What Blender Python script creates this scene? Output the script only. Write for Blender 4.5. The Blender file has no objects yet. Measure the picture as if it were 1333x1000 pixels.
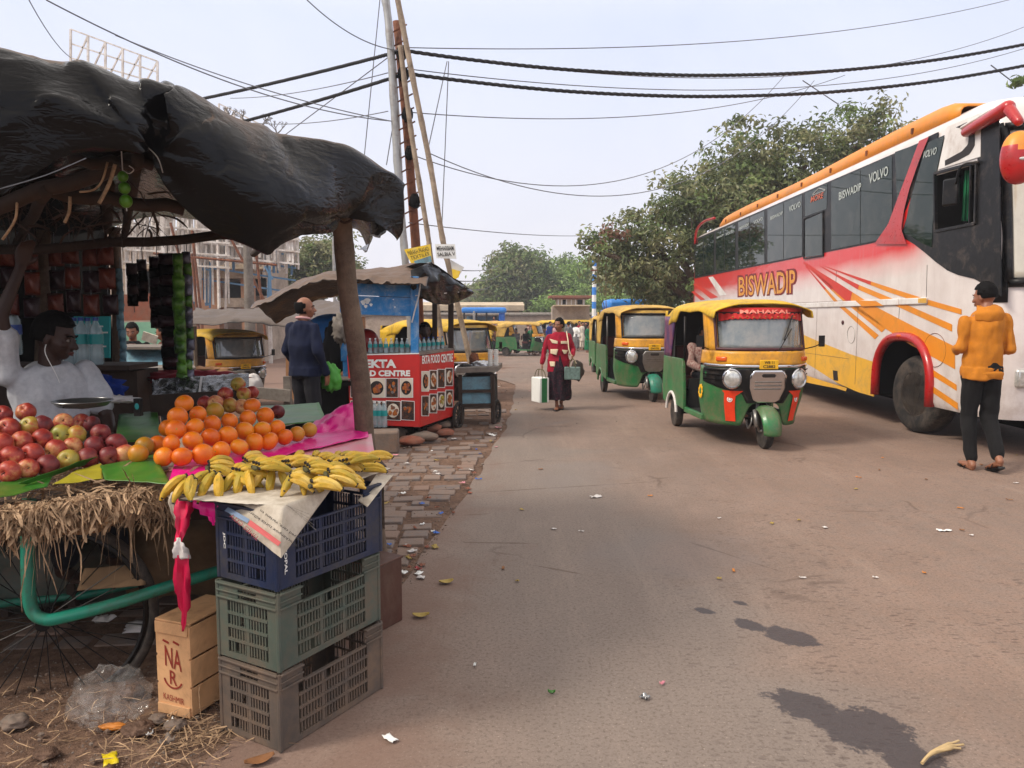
HAZE = 0.0017
import bpy, bmesh, math, random
from mathutils import Vector, Matrix, noise
D = bpy.data; SC = bpy.context.scene; COL = SC.collection
rnd = random.Random(11)
PI = math.pi; R = math.radians
F = 1000.0; CAMZ = 1.52; PITCH = R(5.13)
CP, SP = math.cos(PITCH), math.sin(PITCH)
def V(*a): return Vector(a)
def ray(px, py):
    a = (px - 666.5) / F; b = (py - 500) / F
    return Vector((a, CP - b * SP, -SP - b * CP))
def at(px, py, Y):
    d = ray(px, py); t = Y / d.y
    return Vector((d.x * t, Y, CAMZ + d.z * t))
def atz(px, py, z):
    d = ray(px, py); t = (z - CAMZ) / d.z
    return Vector((d.x * t, d.y * t, z))
def sst(a, b, x):
    t = max(0, min(1, (x - a) / (b - a))); return t * t * (3 - 2 * t)
def gz(x, y):
    return -0.55 * sst(14, 42, y) - 0.5 * sst(11, 19, y) * (1 - sst(-3.5, -1.0, x)) * (1 - sst(22, 40, y) * .9)
def gnd(px, py):
    z = 0
    for i in range(12):
        p = atz(px, py, z); z = gz(p.x, p.y)
    p.z = z; return p
def ground(x, y): return Vector((x, y, gz(x, y)))
def tag(o, label=None, cat=None, group=None, kind=None):
    if label: o['label'] = label
    if cat: o['category'] = cat
    if group: o['group'] = group
    if kind: o['kind'] = kind
    return o
def thing(name, label, cat, loc=(0, 0, 0), rz=0, group=None):
    o = D.objects.new(name, None); COL.objects.link(o); o.empty_display_size = .1
    o.location = loc; o.rotation_euler = (0, 0, rz)
    return tag(o, label, cat, group)
def pmat(o):
    m = Matrix.LocRotScale(o.location, o.rotation_euler, o.scale)
    return (pmat(o.parent) @ m) if o.parent else m
def copy_tree(o, parent=None):
    c = o.copy(); COL.objects.link(c); c.parent = parent
    for ch in o.children: copy_tree(ch, c)
    return c
def rot3(rx=0, ry=0, rz=0): return Matrix.Rotation(rz, 3, 'Z') @ Matrix.Rotation(ry, 3, 'Y') @ Matrix.Rotation(rx, 3, 'X')
def frame(d, up=Vector((0, 0, 1))):
    d = d.normalized(); a = up.cross(d)
    if a.length < 1e-4: a = Vector((1, 0, 0)).cross(d)
    a.normalize(); return a, d.cross(a)
class MB:
    def __init__(s): s.v = []; s.f = []; s.mi = []; s.k = 0
    def add(s, vs, fs):
        o = len(s.v); s.v += [Vector(p) for p in vs]
        for f in fs: s.f.append(tuple(i + o for i in f)); s.mi.append(s.k)
    def mat(s, k): s.k = k; return s
    def box(s, c, size, M=None, taper=1):
        c = Vector(c); hx, hy, hz = size[0] / 2, size[1] / 2, size[2] / 2
        vs = []
        for sz in (-1, 1):
            k = taper if sz > 0 else 1
            for sx, sy in ((-1, -1), (1, -1), (1, 1), (-1, 1)):
                p = Vector((sx * hx * k, sy * hy * k, sz * hz)); vs.append(c + (M @ p if M else p))
        s.add(vs, [(3, 2, 1, 0), (4, 5, 6, 7), (0, 1, 5, 4), (1, 2, 6, 5), (2, 3, 7, 6), (3, 0, 4, 7)]); return s
    def beam(s, a, b, w, h=None, up=Vector((0, 0, 1))):
        a, b = Vector(a), Vector(b); h = h or w; x, y = frame(b - a, up)
        vs = [p + x * (i * w / 2) + y * (j * h / 2) for p in (a, b) for i, j in ((-1, -1), (1, -1), (1, 1), (-1, 1))]
        s.add(vs, [(3, 2, 1, 0), (4, 5, 6, 7), (0, 1, 5, 4), (1, 2, 6, 5), (2, 3, 7, 6), (3, 0, 4, 7)]); return s
    def tube(s, pts, r, n=8, caps=True, closed=False):
        pts = [Vector(p) for p in pts]; m = len(pts)
        rs = r if isinstance(r, (list, tuple)) else [r] * m
        vs = []; up = Vector((0, 0, 1)); pa = None
        for i, p in enumerate(pts):
            if closed: d = pts[(i + 1) % m] - pts[i - 1]
            else: d = pts[min(i + 1, m - 1)] - pts[max(i - 1, 0)]
            if d.length < 1e-7: d = Vector((0, 0, 1))
            d.normalize()
            if pa is None: a, b = frame(d, up if abs(d.z) < .95 else Vector((1, 0, 0)))
            else:
                a = (pa - d * pa.dot(d))
                if a.length < 1e-5: a, b = frame(d)
                a.normalize(); b = d.cross(a)
            pa = a
            for k in range(n):
                t = 2 * PI * k / n; vs.append(p + (a * math.cos(t) + b * math.sin(t)) * rs[i])
        fs = []
        for i in range(m if closed else m - 1):
            j = (i + 1) % m
            for k in range(n):
                l = (k + 1) % n; fs.append((i * n + k, i * n + l, j * n + l, j * n + k))
        if caps and not closed:
            fs.append(tuple(range(n - 1, -1, -1))); fs.append(tuple((m - 1) * n + k for k in range(n)))
        s.add(vs, fs); return s
    def loft(s, secs, n=14, caps=True):
        vs = []; m = len(secs)
        for c, x, y in secs:
            for k in range(n):
                t = 2 * PI * k / n; vs.append(Vector(c) + Vector(x) * math.cos(t) + Vector(y) * math.sin(t))
        fs = [(i * n + k, i * n + (k + 1) % n, (i + 1) * n + (k + 1) % n, (i + 1) * n + k) for i in range(m - 1) for k in range(n)]
        if caps: fs.append(tuple(range(n - 1, -1, -1))); fs.append(tuple((m - 1) * n + k for k in range(n)))
        s.add(vs, fs); return s
    def cap(s, a, b, ra, rb, n=10, flat=1, side=None):
        a, b = Vector(a), Vector(b); d = (b - a); L = d.length or 1e-4; d = d / L
        x, y = frame(d, side or Vector((0, 0, 1)))
        secs = []
        for t in (-.99, -.8, -.45): secs.append((a + d * ra * t, ra * math.sqrt(1 - t * t)))
        for k in range(4): u = k / 3; secs.append((a + d * L * u, ra + (rb - ra) * u))
        for t in (.45, .8, .99): secs.append((b + d * rb * t, rb * math.sqrt(1 - t * t)))
        return s.loft([(c, x * r, y * r * flat) for c, r in secs], n)
    def ell(s, c, r, M=None, nu=14, nv=9, fn=None):
        c = Vector(c); r = Vector(r) if not isinstance(r, (int, float)) else Vector((r, r, r))
        vs = []
        def P(th, ph):
            d = Vector((math.sin(ph) * math.cos(th), math.sin(ph) * math.sin(th), math.cos(ph)))
            k = fn(d) if fn else 1
            p = Vector((d.x * r.x, d.y * r.y, d.z * r.z)) * k
            return c + (M @ p if M else p)
        vs.append(P(0, 0))
        for j in range(1, nv):
            for i in range(nu): vs.append(P(2 * PI * i / nu, PI * j / nv))
        vs.append(P(0, PI)); fs = []; e = len(vs) - 1
        for i in range(nu): fs.append((0, 1 + i, 1 + (i + 1) % nu))
        for j in range(nv - 2):
            for i in range(nu):
                a = 1 + j * nu; fs.append((a + i, a + nu + i, a + nu + (i + 1) % nu, a + (i + 1) % nu))
        a = 1 + (nv - 2) * nu
        for i in range(nu): fs.append((a + (i + 1) % nu, a + i, e))
        s.add(vs, fs); return s
    def grid(s, fn, nu, nv):
        vs = [fn(i / nu, j / nv) for j in range(nv + 1) for i in range(nu + 1)]; w = nu + 1
        s.add(vs, [(j * w + i, j * w + i + 1, (j + 1) * w + i + 1, (j + 1) * w + i) for j in range(nv) for i in range(nu)]); return s
    def prism(s, pts, vec):
        pts = [Vector(p) for p in pts]; vec = Vector(vec); n = len(pts)
        vs = pts + [p + vec for p in pts]
        s.add(vs, [tuple(range(n - 1, -1, -1)), tuple(range(n, 2 * n))] + [(i, (i + 1) % n, n + (i + 1) % n, n + i) for i in range(n)]); return s
    def poly(s, pts): s.add(pts, [tuple(range(len(pts)))]); return s
    def lathe(s, prof, n=16, c=(0, 0, 0), M=None):
        c = Vector(c); vs = []
        for r, z in prof:
            for k in range(n):
                p = Vector((r * math.cos(2 * PI * k / n), r * math.sin(2 * PI * k / n), z)); vs.append(c + (M @ p if M else p))
        m = len(prof)
        fs = [(i * n + k, i * n + (k + 1) % n, (i + 1) * n + (k + 1) % n, (i + 1) * n + k) for i in range(m - 1) for k in range(n)]
        fs += [tuple(range(n - 1, -1, -1)), tuple((m - 1) * n + k for k in range(n))]
        s.add(vs, fs); return s
    def mesh(s, name):
        me = D.meshes.new(name); me.from_pydata([tuple(v) for v in s.v], [], s.f); me.validate(); return me
    def build(s, name, mats, parent=None, world=False, smooth=35, bevel=0, solid=0, sub=0, offset=0):
        if world and parent is not None:
            M = pmat(parent).inverted(); s.v = [M @ v for v in s.v]
        me = D.meshes.new(name); me.from_pydata([tuple(v) for v in s.v], [], s.f)
        if not isinstance(mats, (list, tuple)): mats = [mats]
        for m in mats: me.materials.append(m)
        me.polygons.foreach_set('material_index', s.mi)
        me.validate()
        if smooth:
            me.shade_smooth()
            if smooth < 180: me.set_sharp_from_angle(angle=R(smooth))
        me.update()
        o = D.objects.new(name, me); COL.objects.link(o)
        if parent is not None: o.parent = parent
        if solid: m = o.modifiers.new('solid', 'SOLIDIFY'); m.thickness = solid; m.offset = offset
        if bevel: m = o.modifiers.new('bevel', 'BEVEL'); m.width = bevel; m.segments = 2; m.limit_method = 'ANGLE'; m.angle_limit = R(40)
        if sub: m = o.modifiers.new('sub', 'SUBSURF'); m.levels = sub; m.render_levels = sub
        return o
TS = D.scenes.new('scratch')     # modifiers are evaluated in a scratch scene that holds only the object at hand
def evalmesh(o, *more):
    for x in (o,) + more: TS.collection.objects.link(x)
    TS.view_layers[0].update(); dg = TS.view_layers[0].depsgraph
    me = D.meshes.new_from_object(o.evaluated_get(dg))
    for x in (o,) + more: TS.collection.objects.unlink(x)
    return me
def applied(o):
    me = evalmesh(o); o.modifiers.clear(); o.data = me; return o
def skin(mb, name, mat, parent, vox=.008, it=3, fold=0, fs=9, stretch=(1, 1, .45), extra=None):
    """joins closed shapes into ONE continuous surface"""
    o = mb.build(name, mat, None, smooth=180)
    m = o.modifiers.new('r', 'REMESH'); m.mode = 'VOXEL'; m.voxel_size = vox; m.use_smooth_shade = True
    m = o.modifiers.new('s', 'SMOOTH'); m.iterations = it; m.factor = .5
    me = evalmesh(o); o.modifiers.clear(); o.data = me
    if fold:
        me.update(); nr = [v.normal.copy() for v in me.vertices]
        for i_, v in enumerate(me.vertices):
            p = v.co.copy(); q = Vector((p.x * stretch[0], p.y * stretch[1], p.z * stretch[2])) * fs
            k = noise.noise(q) + .5 * noise.noise(q * 2.3 + Vector((3, 1, 7)))
            w = noise.noise(Vector((p.x * 3, p.y * 3, p.z * 11)) * (fs / 9) + Vector((9, 9, 9)))
            v.co = p + nr[i_] * fold * (k + .7 * w)
        me.update()
    if not me.materials: me.materials.append(mat)
    me.shade_smooth(); o.parent = parent
    return o
def text(s, mat, parent, fn, name='lettering', bold=.0, stretch=None, flip=False):
    """flat lettering; fn maps (u,v) in the unit square to a point"""
    cu = D.curves.new('t', 'FONT'); cu.body = s; cu.size = 1; cu.offset = bold; cu.resolution_u = 3
    o = D.objects.new('t', cu); COL.objects.link(o); me = evalmesh(o); D.objects.remove(o)
    xs = [v.co.x for v in me.vertices]; ys = [v.co.y for v in me.vertices]
    x0, x1, y0, y1 = min(xs), max(xs), min(ys), max(ys)
    for v in me.vertices: v.co = fn((v.co.x - x0) / (x1 - x0), (v.co.y - y0) / (y1 - y0))
    me.materials.clear(); me.materials.append(mat); me.update()
    ob = D.objects.new(name, me); COL.objects.link(ob); ob.parent = parent
    return ob
def vplane(A, B):
    A, B = Vector(A), Vector(B); n = Vector((B.y - A.y, A.x - B.x, 0)); O = Vector((0, 0, CAMZ))
    def f(px, py): d = ray(px, py); return O + d * ((A - O).dot(n) / d.dot(n))
    return f
def bil(p00, p10, p11, p01):
    p00, p10, p11, p01 = map(Vector, (p00, p10, p11, p01))
    return lambda u, v: (p00 * (1 - u) + p10 * u) * (1 - v) + (p01 * (1 - u) + p11 * u) * v
def ring(n, r, c=(0, 0, 0), ax='y', a0=0, a1=2 * PI):
    out = []
    for i in range(n):
        t = a0 + (a1 - a0) * i / n
        p = (r * math.cos(t), 0, r * math.sin(t)) if ax == 'y' else ((0, r * math.cos(t), r * math.sin(t)) if ax == 'x' else (r * math.cos(t), r * math.sin(t), 0))
        out.append(Vector(c) + Vector(p))
    return out
def sag(a, b, s, n=24):
    a, b = Vector(a), Vector(b)
    return [a.lerp(b, i / n) - Vector((0, 0, s * 4 * (i / n) * (1 - i / n))) for i in range(n + 1)]
def smoothpath(pts, k=4):
    pts = [Vector(p) for p in pts]; out = []
    for i in range(len(pts) - 1):
        p0 = pts[max(i - 1, 0)]; p1 = pts[i]; p2 = pts[i + 1]; p3 = pts[min(i + 2, len(pts) - 1)]
        for j in range(k):
            t = j / k
            out.append(.5 * ((2 * p1) + (p2 - p0) * t + (2 * p0 - 5 * p1 + 4 * p2 - p3) * t * t + (3 * p1 - p0 - 3 * p2 + p3) * t ** 3))
    out.append(pts[-1]); return out
def lin(c):
    def f(x): x = x / 255.; return x / 12.92 if x <= .04045 else ((x + .055) / 1.055) ** 2.4
    return tuple(f(x) for x in c) + (1,)
MC = {}
class NT:
    def __init__(s, tree): s.t = tree
    def n(s, typ, **kw):
        nd = s.t.nodes.new(typ)
        for k, v in kw.items():
            if k in ('inputs',):
                for i, x in v.items(): nd.inputs[i].default_value = x
            else: setattr(nd, k, v)
        return nd
    def l(s, a, b): s.t.links.new(a, b)
    def noise(s, co, scale, detail=4, rough=.6, dist=0):
        nd = s.n('ShaderNodeTexNoise'); nd.inputs['Scale'].default_value = scale; nd.inputs['Detail'].default_value = detail
        nd.inputs['Roughness'].default_value = rough; nd.inputs['Distortion'].default_value = dist
        if co is not None: s.l(co, nd.inputs['Vector'])
        return nd.outputs['Fac']
    def ramp(s, fac, stops, interp='LINEAR'):
        nd = s.n('ShaderNodeValToRGB'); cr = nd.color_ramp; cr.interpolation = interp
        while len(cr.elements) < len(stops): cr.elements.new(.5)
        for e, (p, c) in zip(cr.elements, stops):
            e.position = p; e.color = c if isinstance(c, tuple) else (c, c, c, 1)
        s.l(fac, nd.inputs['Fac']); return nd.outputs['Color']
    def mix(s, fac, a, b, typ='MIX'):
        nd = s.n('ShaderNodeMix', data_type='RGBA', blend_type=typ)
        for i, x in ((0, fac), (6, a), (7, b)):
            if hasattr(x, 'is_linked') or hasattr(x, 'links'): s.l(x, nd.inputs[i])
            else: nd.inputs[i].default_value = x
        return nd.outputs[2]
    def math(s, op, a, b=0, c=None, clamp=False):
        nd = s.n('ShaderNodeMath', operation=op, use_clamp=clamp)
        for i, x in enumerate((a, b) if c is None else (a, b, c)):
            if hasattr(x, 'links'): s.l(x, nd.inputs[i])
            else: nd.inputs[i].default_value = x
        return nd.outputs[0]
def newmat(name):
    m = D.materials.new(name); m.use_nodes = True; m.node_tree.nodes.clear()
    nt = NT(m.node_tree); out = nt.n('ShaderNodeOutputMaterial'); b = nt.n('ShaderNodeBsdfPrincipled')
    nt.l(b.outputs[0], out.inputs[0]); tc = nt.n('ShaderNodeTexCoord')
    return m, nt, b, tc, out
def mat(name, col, rough=.6, metal=0, var=.12, vs=6, bump=.15, bs=60, col2=None, c2=.5, spec=.5, coat=0, sheen=0, alpha=1, trans=0, dirt=None, dw=.35, ds=3, sub=0, rvar=.1, hue=0, dist=0.002):
    """principled surface: two-tone noise, optional dirt patches, fine bump, roughness variation"""
    if name in MC: return MC[name]
    m, nt, b, tc, out = newmat(name); co = tc.outputs['Object']
    c = lin(col)
    n1 = nt.noise(co, vs, 5, .65)
    a = lin(col2) if col2 else tuple(min(1, x * (1 + var)) for x in c[:3]) + (1,)
    d = c if col2 else tuple(x * (1 - var) for x in c[:3]) + (1,)
    colr = nt.ramp(n1, [(c2 - .18, d), (c2 + .18, a)])
    if dirt:
        n2 = nt.noise(co, ds, 6, .7, .5)
        k = nt.ramp(n2, [(.62 - dw * .5, 0.0), (.78 - dw * .3, 1.0)])
        n3 = nt.noise(co, ds * 9, 4, .7)
        k = nt.math('MULTIPLY', k, nt.ramp(n3, [(.3, .35), (.6, 1.0)]))
        colr = nt.mix(nt.math('MULTIPLY', k, .8), colr, lin(dirt))
    if hue:
        oi = nt.n('ShaderNodeObjectInfo'); hs = nt.n('ShaderNodeHueSaturation')
        nt.l(nt.math('MULTIPLY_ADD', oi.outputs['Random'], hue, .5 - hue / 2), hs.inputs['Hue'])
        nt.l(nt.math('MULTIPLY_ADD', oi.outputs['Random'], .5, .75), hs.inputs['Value'])
        nt.l(colr, hs.inputs['Color']); colr = hs.outputs[0]
    nt.l(colr, b.inputs['Base Color'])
    nr = nt.noise(co, vs * 3, 4)
    nt.l(nt.math('MULTIPLY_ADD', nr, rvar * 2, rough - rvar, clamp=True), b.inputs['Roughness'])
    b.inputs['Metallic'].default_value = metal; b.inputs['Specular IOR Level'].default_value = spec
    b.inputs['Coat Weight'].default_value = coat; b.inputs['Sheen Weight'].default_value = sheen
    b.inputs['Alpha'].default_value = alpha; b.inputs['Transmission Weight'].default_value = trans
    if sub: b.inputs['Subsurface Weight'].default_value = sub; b.inputs['Subsurface Radius'].default_value = (.02, .008, .004)
    if bump:
        bn = nt.n('ShaderNodeBump'); bn.inputs['Strength'].default_value = bump; bn.inputs['Distance'].default_value = dist
        nt.l(nt.noise(co, bs, 5, .65), bn.inputs['Height']); nt.l(bn.outputs[0], b.inputs['Normal'])
    MC[name] = m; return m
M = lambda n: MC[n]
DUST = (150, 128, 108)
mat('green_paint', (12, 112, 58), .38, var=.22, vs=3, bump=.25, bs=9, coat=.12, dirt=(112, 104, 78), dw=.5, ds=4)
mat('yellow_paint', (222, 156, 26), .4, var=.14, vs=3, bump=.25, bs=9, coat=.1, dirt=(150, 112, 60), dw=.45, ds=4)
mat('yellow_canvas', (214, 172, 30), .62, var=.16, vs=4, bump=.5, bs=180, dirt=(140, 112, 48), dw=.4, ds=3, dist=.001)
mat('tan_canvas', (205, 165, 75), .7, var=.16, vs=4, bump=.5, bs=180, dirt=(120, 100, 60), dw=.4, ds=3, dist=.001)
mat('maroon_rubber', (70, 25, 30), .5)
mat('black_plastic', (15, 15, 17), .42, spec=.3, var=.3, dirt=(86, 76, 68), dw=.2, ds=5)
mat('black_matte', (12, 11, 11), .85, var=.3, spec=.1)
mat('chrome', (205, 205, 208), .16, 1, var=.06, bump=0, rvar=.06)
mat('dull_metal', (140, 138, 134), .42, .8, var=.15, dirt=(100, 78, 60), dw=.3)
mat('tyre', (26, 25, 25), .82, var=.2, bump=.5, bs=70, dirt=(96, 84, 74), dw=.45, ds=5)
mat('rim', (120, 112, 104), .5, .6, dirt=(90, 72, 58), dw=.4, ds=9)
mat('lamp_glass', (205, 205, 200), .08, .55, var=.25, vs=26, bump=.5, bs=50, rvar=.02)
mat('amber', (215, 90, 30), .2, var=.1)
mat('red_gloss', (176, 22, 24), .3, var=.1, coat=.3, dirt=(120, 40, 34), dw=.2)
mat('red_cloth', (196, 28, 24), .7, sheen=.2)
mat('orange_red', (226, 60, 24), .35)
mat('plate_yellow', (235, 180, 20), .4)
mat('ink_dark', (32, 24, 22), .6)
mat('white_paint', (226, 222, 218), .35, var=.05, vs=2, bump=.04, coat=.2, dirt=(176, 160, 148), dw=.3, ds=1.6)
mat('text_white', (232, 232, 228), .5, var=.04)
mat('text_dull', (176, 184, 180), .5, var=.04)
mat('text_red', (180, 30, 34), .6)
mat('seat_vinyl', (84, 34, 34), .45, dirt=(60, 40, 36), dw=.3)
mat('interior', (28, 28, 27), .8)
def glassmat(name, col, rough=.04, alpha=.55, spec=.9, dust=.12, coat=.8):
    m, nt, b, tc, out = newmat(name)
    n = nt.noise(tc.outputs['Object'], 3.0, 5, .7)
    nt.l(nt.mix(nt.ramp(n, [(.45, 0.0), (.75, dust * 2)]), lin(col), lin((170, 160, 148))), b.inputs['Base Color'])
    b.inputs['Roughness'].default_value = rough; b.inputs['Specular IOR Level'].default_value = spec
    b.inputs['IOR'].default_value = 1.5
    b.inputs['Coat Weight'].default_value = coat; b.inputs['Coat Roughness'].default_value = .03
    nt.l(nt.ramp(n, [(.4, alpha), (.8, min(1, alpha + .25))]), b.inputs['Alpha'])
    MC[name] = m; return m
glassmat('windscreen', (120, 130, 134), .06, .7, dust=.35)
glassmat('coach_glass', (16, 34, 30), .03, .98, spec=.3, dust=.05, coat=.0)
glassmat('bottle_plastic', (186, 208, 214), .12, .4, dust=0)
glassmat('clear_film', (215, 212, 208), .07, .03, dust=.1, coat=.3)
_m = MC['clear_film']; _n = NT(_m.node_tree); _b = [x for x in _m.node_tree.nodes if x.type == 'BSDF_PRINCIPLED'][0]; _u = _n.n('ShaderNodeBump'); _u.inputs['Strength'].default_value = 1; _u.inputs['Distance'].default_value = .02; _t = _n.n('ShaderNodeTexCoord'); _n.l(_n.noise(_t.outputs['Object'], 11, 2, .5, .6), _u.inputs['Height']); _n.l(_u.outputs[0], _b.inputs['Normal'])
mat('skin_dark', (56, 34, 26), .52, var=.1, vs=14, bump=.25, bs=160, sub=.08)
mat('skin_mid', (140, 92, 68), .5, var=.1, vs=14, bump=.25, bs=160, sub=.08)
mat('hair', (8, 6, 6), .7, spec=.12, var=.5, vs=70, bump=1, bs=90, dist=.006)
mat('eye_white', (140, 130, 122), .4); mat('eye_dark', (18, 12, 10), .2); mat('lips', (92, 48, 42), .45)
def cloth(name, col, col2=None, vs=14, **k):
    k.setdefault('rough', .88); k.setdefault('bs', 420)
    return mat(name, col, col2=col2, vs=vs, sheen=.02, spec=.25, bump=.45, dist=.0012, **k)
cloth('ochre_hoodie', (190, 118, 34), var=.12, vs=9); cloth('charcoal_trousers', (21, 20, 21), var=.2)
cloth('navy_sweater', (16, 24, 50), var=.15); cloth('dark_trousers', (30, 30, 36), var=.2)
cloth('maroon_wool', (150, 22, 46), var=.14); cloth('cream_wool', (226, 208, 176))
cloth('print_skirt', (24, 18, 28), (104, 46, 60), vs=34, c2=.66); cloth('grey_shirt', (110, 108, 110))
cloth('white_shirt', (178, 180, 184), (200, 201, 204), vs=40, c2=.45); cloth('pink_shirt', (196, 150, 150)); cloth('olive_cloth', (92, 88, 60))
cloth('cream_kurta', (214, 204, 188)); cloth('black_cloth', (20, 19, 21)); cloth('yellow_kurta', (210, 180, 110))
cloth('brown_shirt', (92, 62, 50)); cloth('teal_shirt', (100, 140, 140)); cloth('green_sari', (20, 110, 70)); cloth('blue_cloth', (24, 52, 130))
cloth('jute_sack', (128, 102, 76)); cloth('check_shirt', (120, 60, 56), (180, 160, 150), vs=40)
mat('bamboo', (126, 108, 86), .75, var=.22, vs=5, bump=.5, bs=30, dirt=(66, 54, 44), dw=.5, ds=6, dist=.004)
mat('old_bamboo', (158, 140, 120), .75, var=.22, vs=5, bump=.5, bs=30, dirt=(84, 66, 50), dw=.4, ds=6)
mat('post_wood', (112, 94, 78), .85, var=.25, vs=7, bump=.9, bs=34, dirt=(60, 46, 38), dw=.45, ds=5, dist=.008)
mat('dark_wood', (58, 44, 36), .85, var=.3, vs=5, bump=.6, bs=30, dist=.005)
mat('grey_wood', (120, 112, 104), .85, var=.25, vs=5, bump=.6, bs=30, dirt=(70, 60, 52), dist=.004)
mat('galvanised', (168, 168, 166), .45, .5, var=.1, dirt=(120, 104, 92), dw=.3)
mat('rusty', (124, 74, 48), .8, .1, var=.3, vs=8, bump=.4, dirt=(70, 42, 32))
mat('teal_tube', (26, 132, 108), .4, var=.18, vs=8, bump=.2, dirt=(66, 70, 54), dw=.45, ds=9)
mat('blue_board', (36, 122, 186), .5, var=.14, vs=4, bump=.25, bs=26, dirt=(176, 186, 190), dw=.32, ds=5)
mat('pale_blue_board', (112, 158, 176), .6, var=.16, vs=5, bump=.3, dirt=(84, 84, 80), dw=.5, ds=6)
mat('banner_red', (196, 34, 30), .45, var=.08, vs=3, bump=.06, dirt=(150, 50, 44), dw=.25)
mat('blue_plastic', (30, 92, 178), .4, var=.15)
mat('blue_crate', (14, 34, 70), .5, var=.25, vs=9, bump=.3, dirt=(64, 62, 62), dw=.6, ds=5)
mat('green_crate', (66, 84, 76), .62, var=.18, vs=6, bump=.35, dirt=(104, 90, 76), dw=.65, ds=4)
mat('grey_crate', (76, 70, 66), .7, var=.2, vs=6, bump=.35, dirt=(120, 98, 80), dw=.6, ds=4)
mat('banana_leaf', (52, 108, 34), .4, var=.25, vs=5, bump=.3, bs=30, dirt=(108, 120, 40), dw=.3, sub=.0)
mat('leaf_yellow', (172, 160, 40), .5, var=.2, dirt=(120, 110, 50))
mat('limes', (78, 130, 26), .35, var=.2, vs=40)
mat('straw', (190, 158, 124), .85, var=.35, vs=9, bump=.3, dirt=(92, 66, 44), dw=.5, ds=14)
mat('brick', (142, 78, 58), .9, var=.2, vs=12, bump=.6, dirt=(120, 100, 84), dw=.5)
mat('stone', (112, 102, 94), .9, var=.2, vs=9, bump=.7, bs=30, dirt=(130, 100, 80), dw=.5, ds=4, dist=.006)
mat('concrete', (176, 158, 142), .9, var=.15, vs=2, bump=.5, bs=20, dirt=(110, 98, 88), dw=.5, ds=1.2)
mat('plaster', (196, 178, 152), .9, var=.12, vs=1.5, bump=.3, dirt=(140, 122, 104), dw=.4, ds=1.1)
mat('cardboard', (150, 108, 72), .85, var=.12)
mat('tin_brown', (84, 52, 42), .6, .2, var=.2, dirt=(110, 90, 76), dw=.4)
mat('magenta_paper', (222, 10, 132), .38, var=.12, vs=5, bump=.3, bs=30)
mat('pink_paper', (224, 130, 148), .45, var=.12, vs=5, bump=.3, bs=30, col2=(206, 160, 160))
mat('red_paper', (206, 18, 72), .45, var=.15, vs=6, bump=.3, bs=30)
mat('white_litter', (206, 200, 196), .6, var=.08); mat('yellow_packet', (214, 190, 30), .35)
mat('steel_pan', (150, 150, 150), .3, .9, var=.1)
mat('poster_teal', (30, 156, 160), .5, var=.1, vs=8)
mat('navy_foil', (34, 34, 40), .25, .6, var=.6, vs=26, bump=1, bs=24, dist=.01)
mat('packet_orange', (116, 56, 36), .3, .1, var=.25, vs=12, col2=(84, 30, 28), bump=.5, bs=20, dist=.006)
mat('packet_dark', (50, 30, 34), .3, .2, var=.4, vs=9, bump=.5, bs=20, dist=.006)
mat('sachet_green', (104, 156, 56), .3, var=.3, vs=14, col2=(24, 50, 26), bump=.6, bs=26, dist=.006)
mat('sachet_grey', (126, 126, 140), .3, .3, var=.3, vs=12, col2=(70, 70, 84), bump=.6, bs=26, dist=.006)
mat('cable', (30, 30, 32), .7); mat('thin_wire', (110, 112, 118), .7)
mat('blue_tarp', (44, 128, 214), .5, var=.12, vs=4); mat('sign_yellow', (240, 200, 40), .5, dirt=(210, 200, 150), dw=.3)
mat('label_teal', (30, 150, 150), .4); mat('cap_blue', (30, 70, 150), .4); mat('silver_foil', (190, 192, 196), .25, .8, var=.2, vs=20, bump=1, bs=22, dist=.01)
mat('bark', (92, 74, 58), .9, var=.25, vs=6, bump=.8, bs=24, dist=.02)
mat('oil_red', (150, 24, 20), .35); mat('food_gold', (196, 122, 40), .5, col2=(150, 60, 26), vs=40); mat('food_dark', (34, 26, 24), .5, col2=(120, 70, 40), vs=30, c2=.6)
mat('food_white', (220, 208, 190), .5); mat('scaffold', (222, 216, 210), .6, .2, dirt=(150, 130, 110), dw=.4); mat('scaffold_blue', (90, 130, 165), .6)
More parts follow.
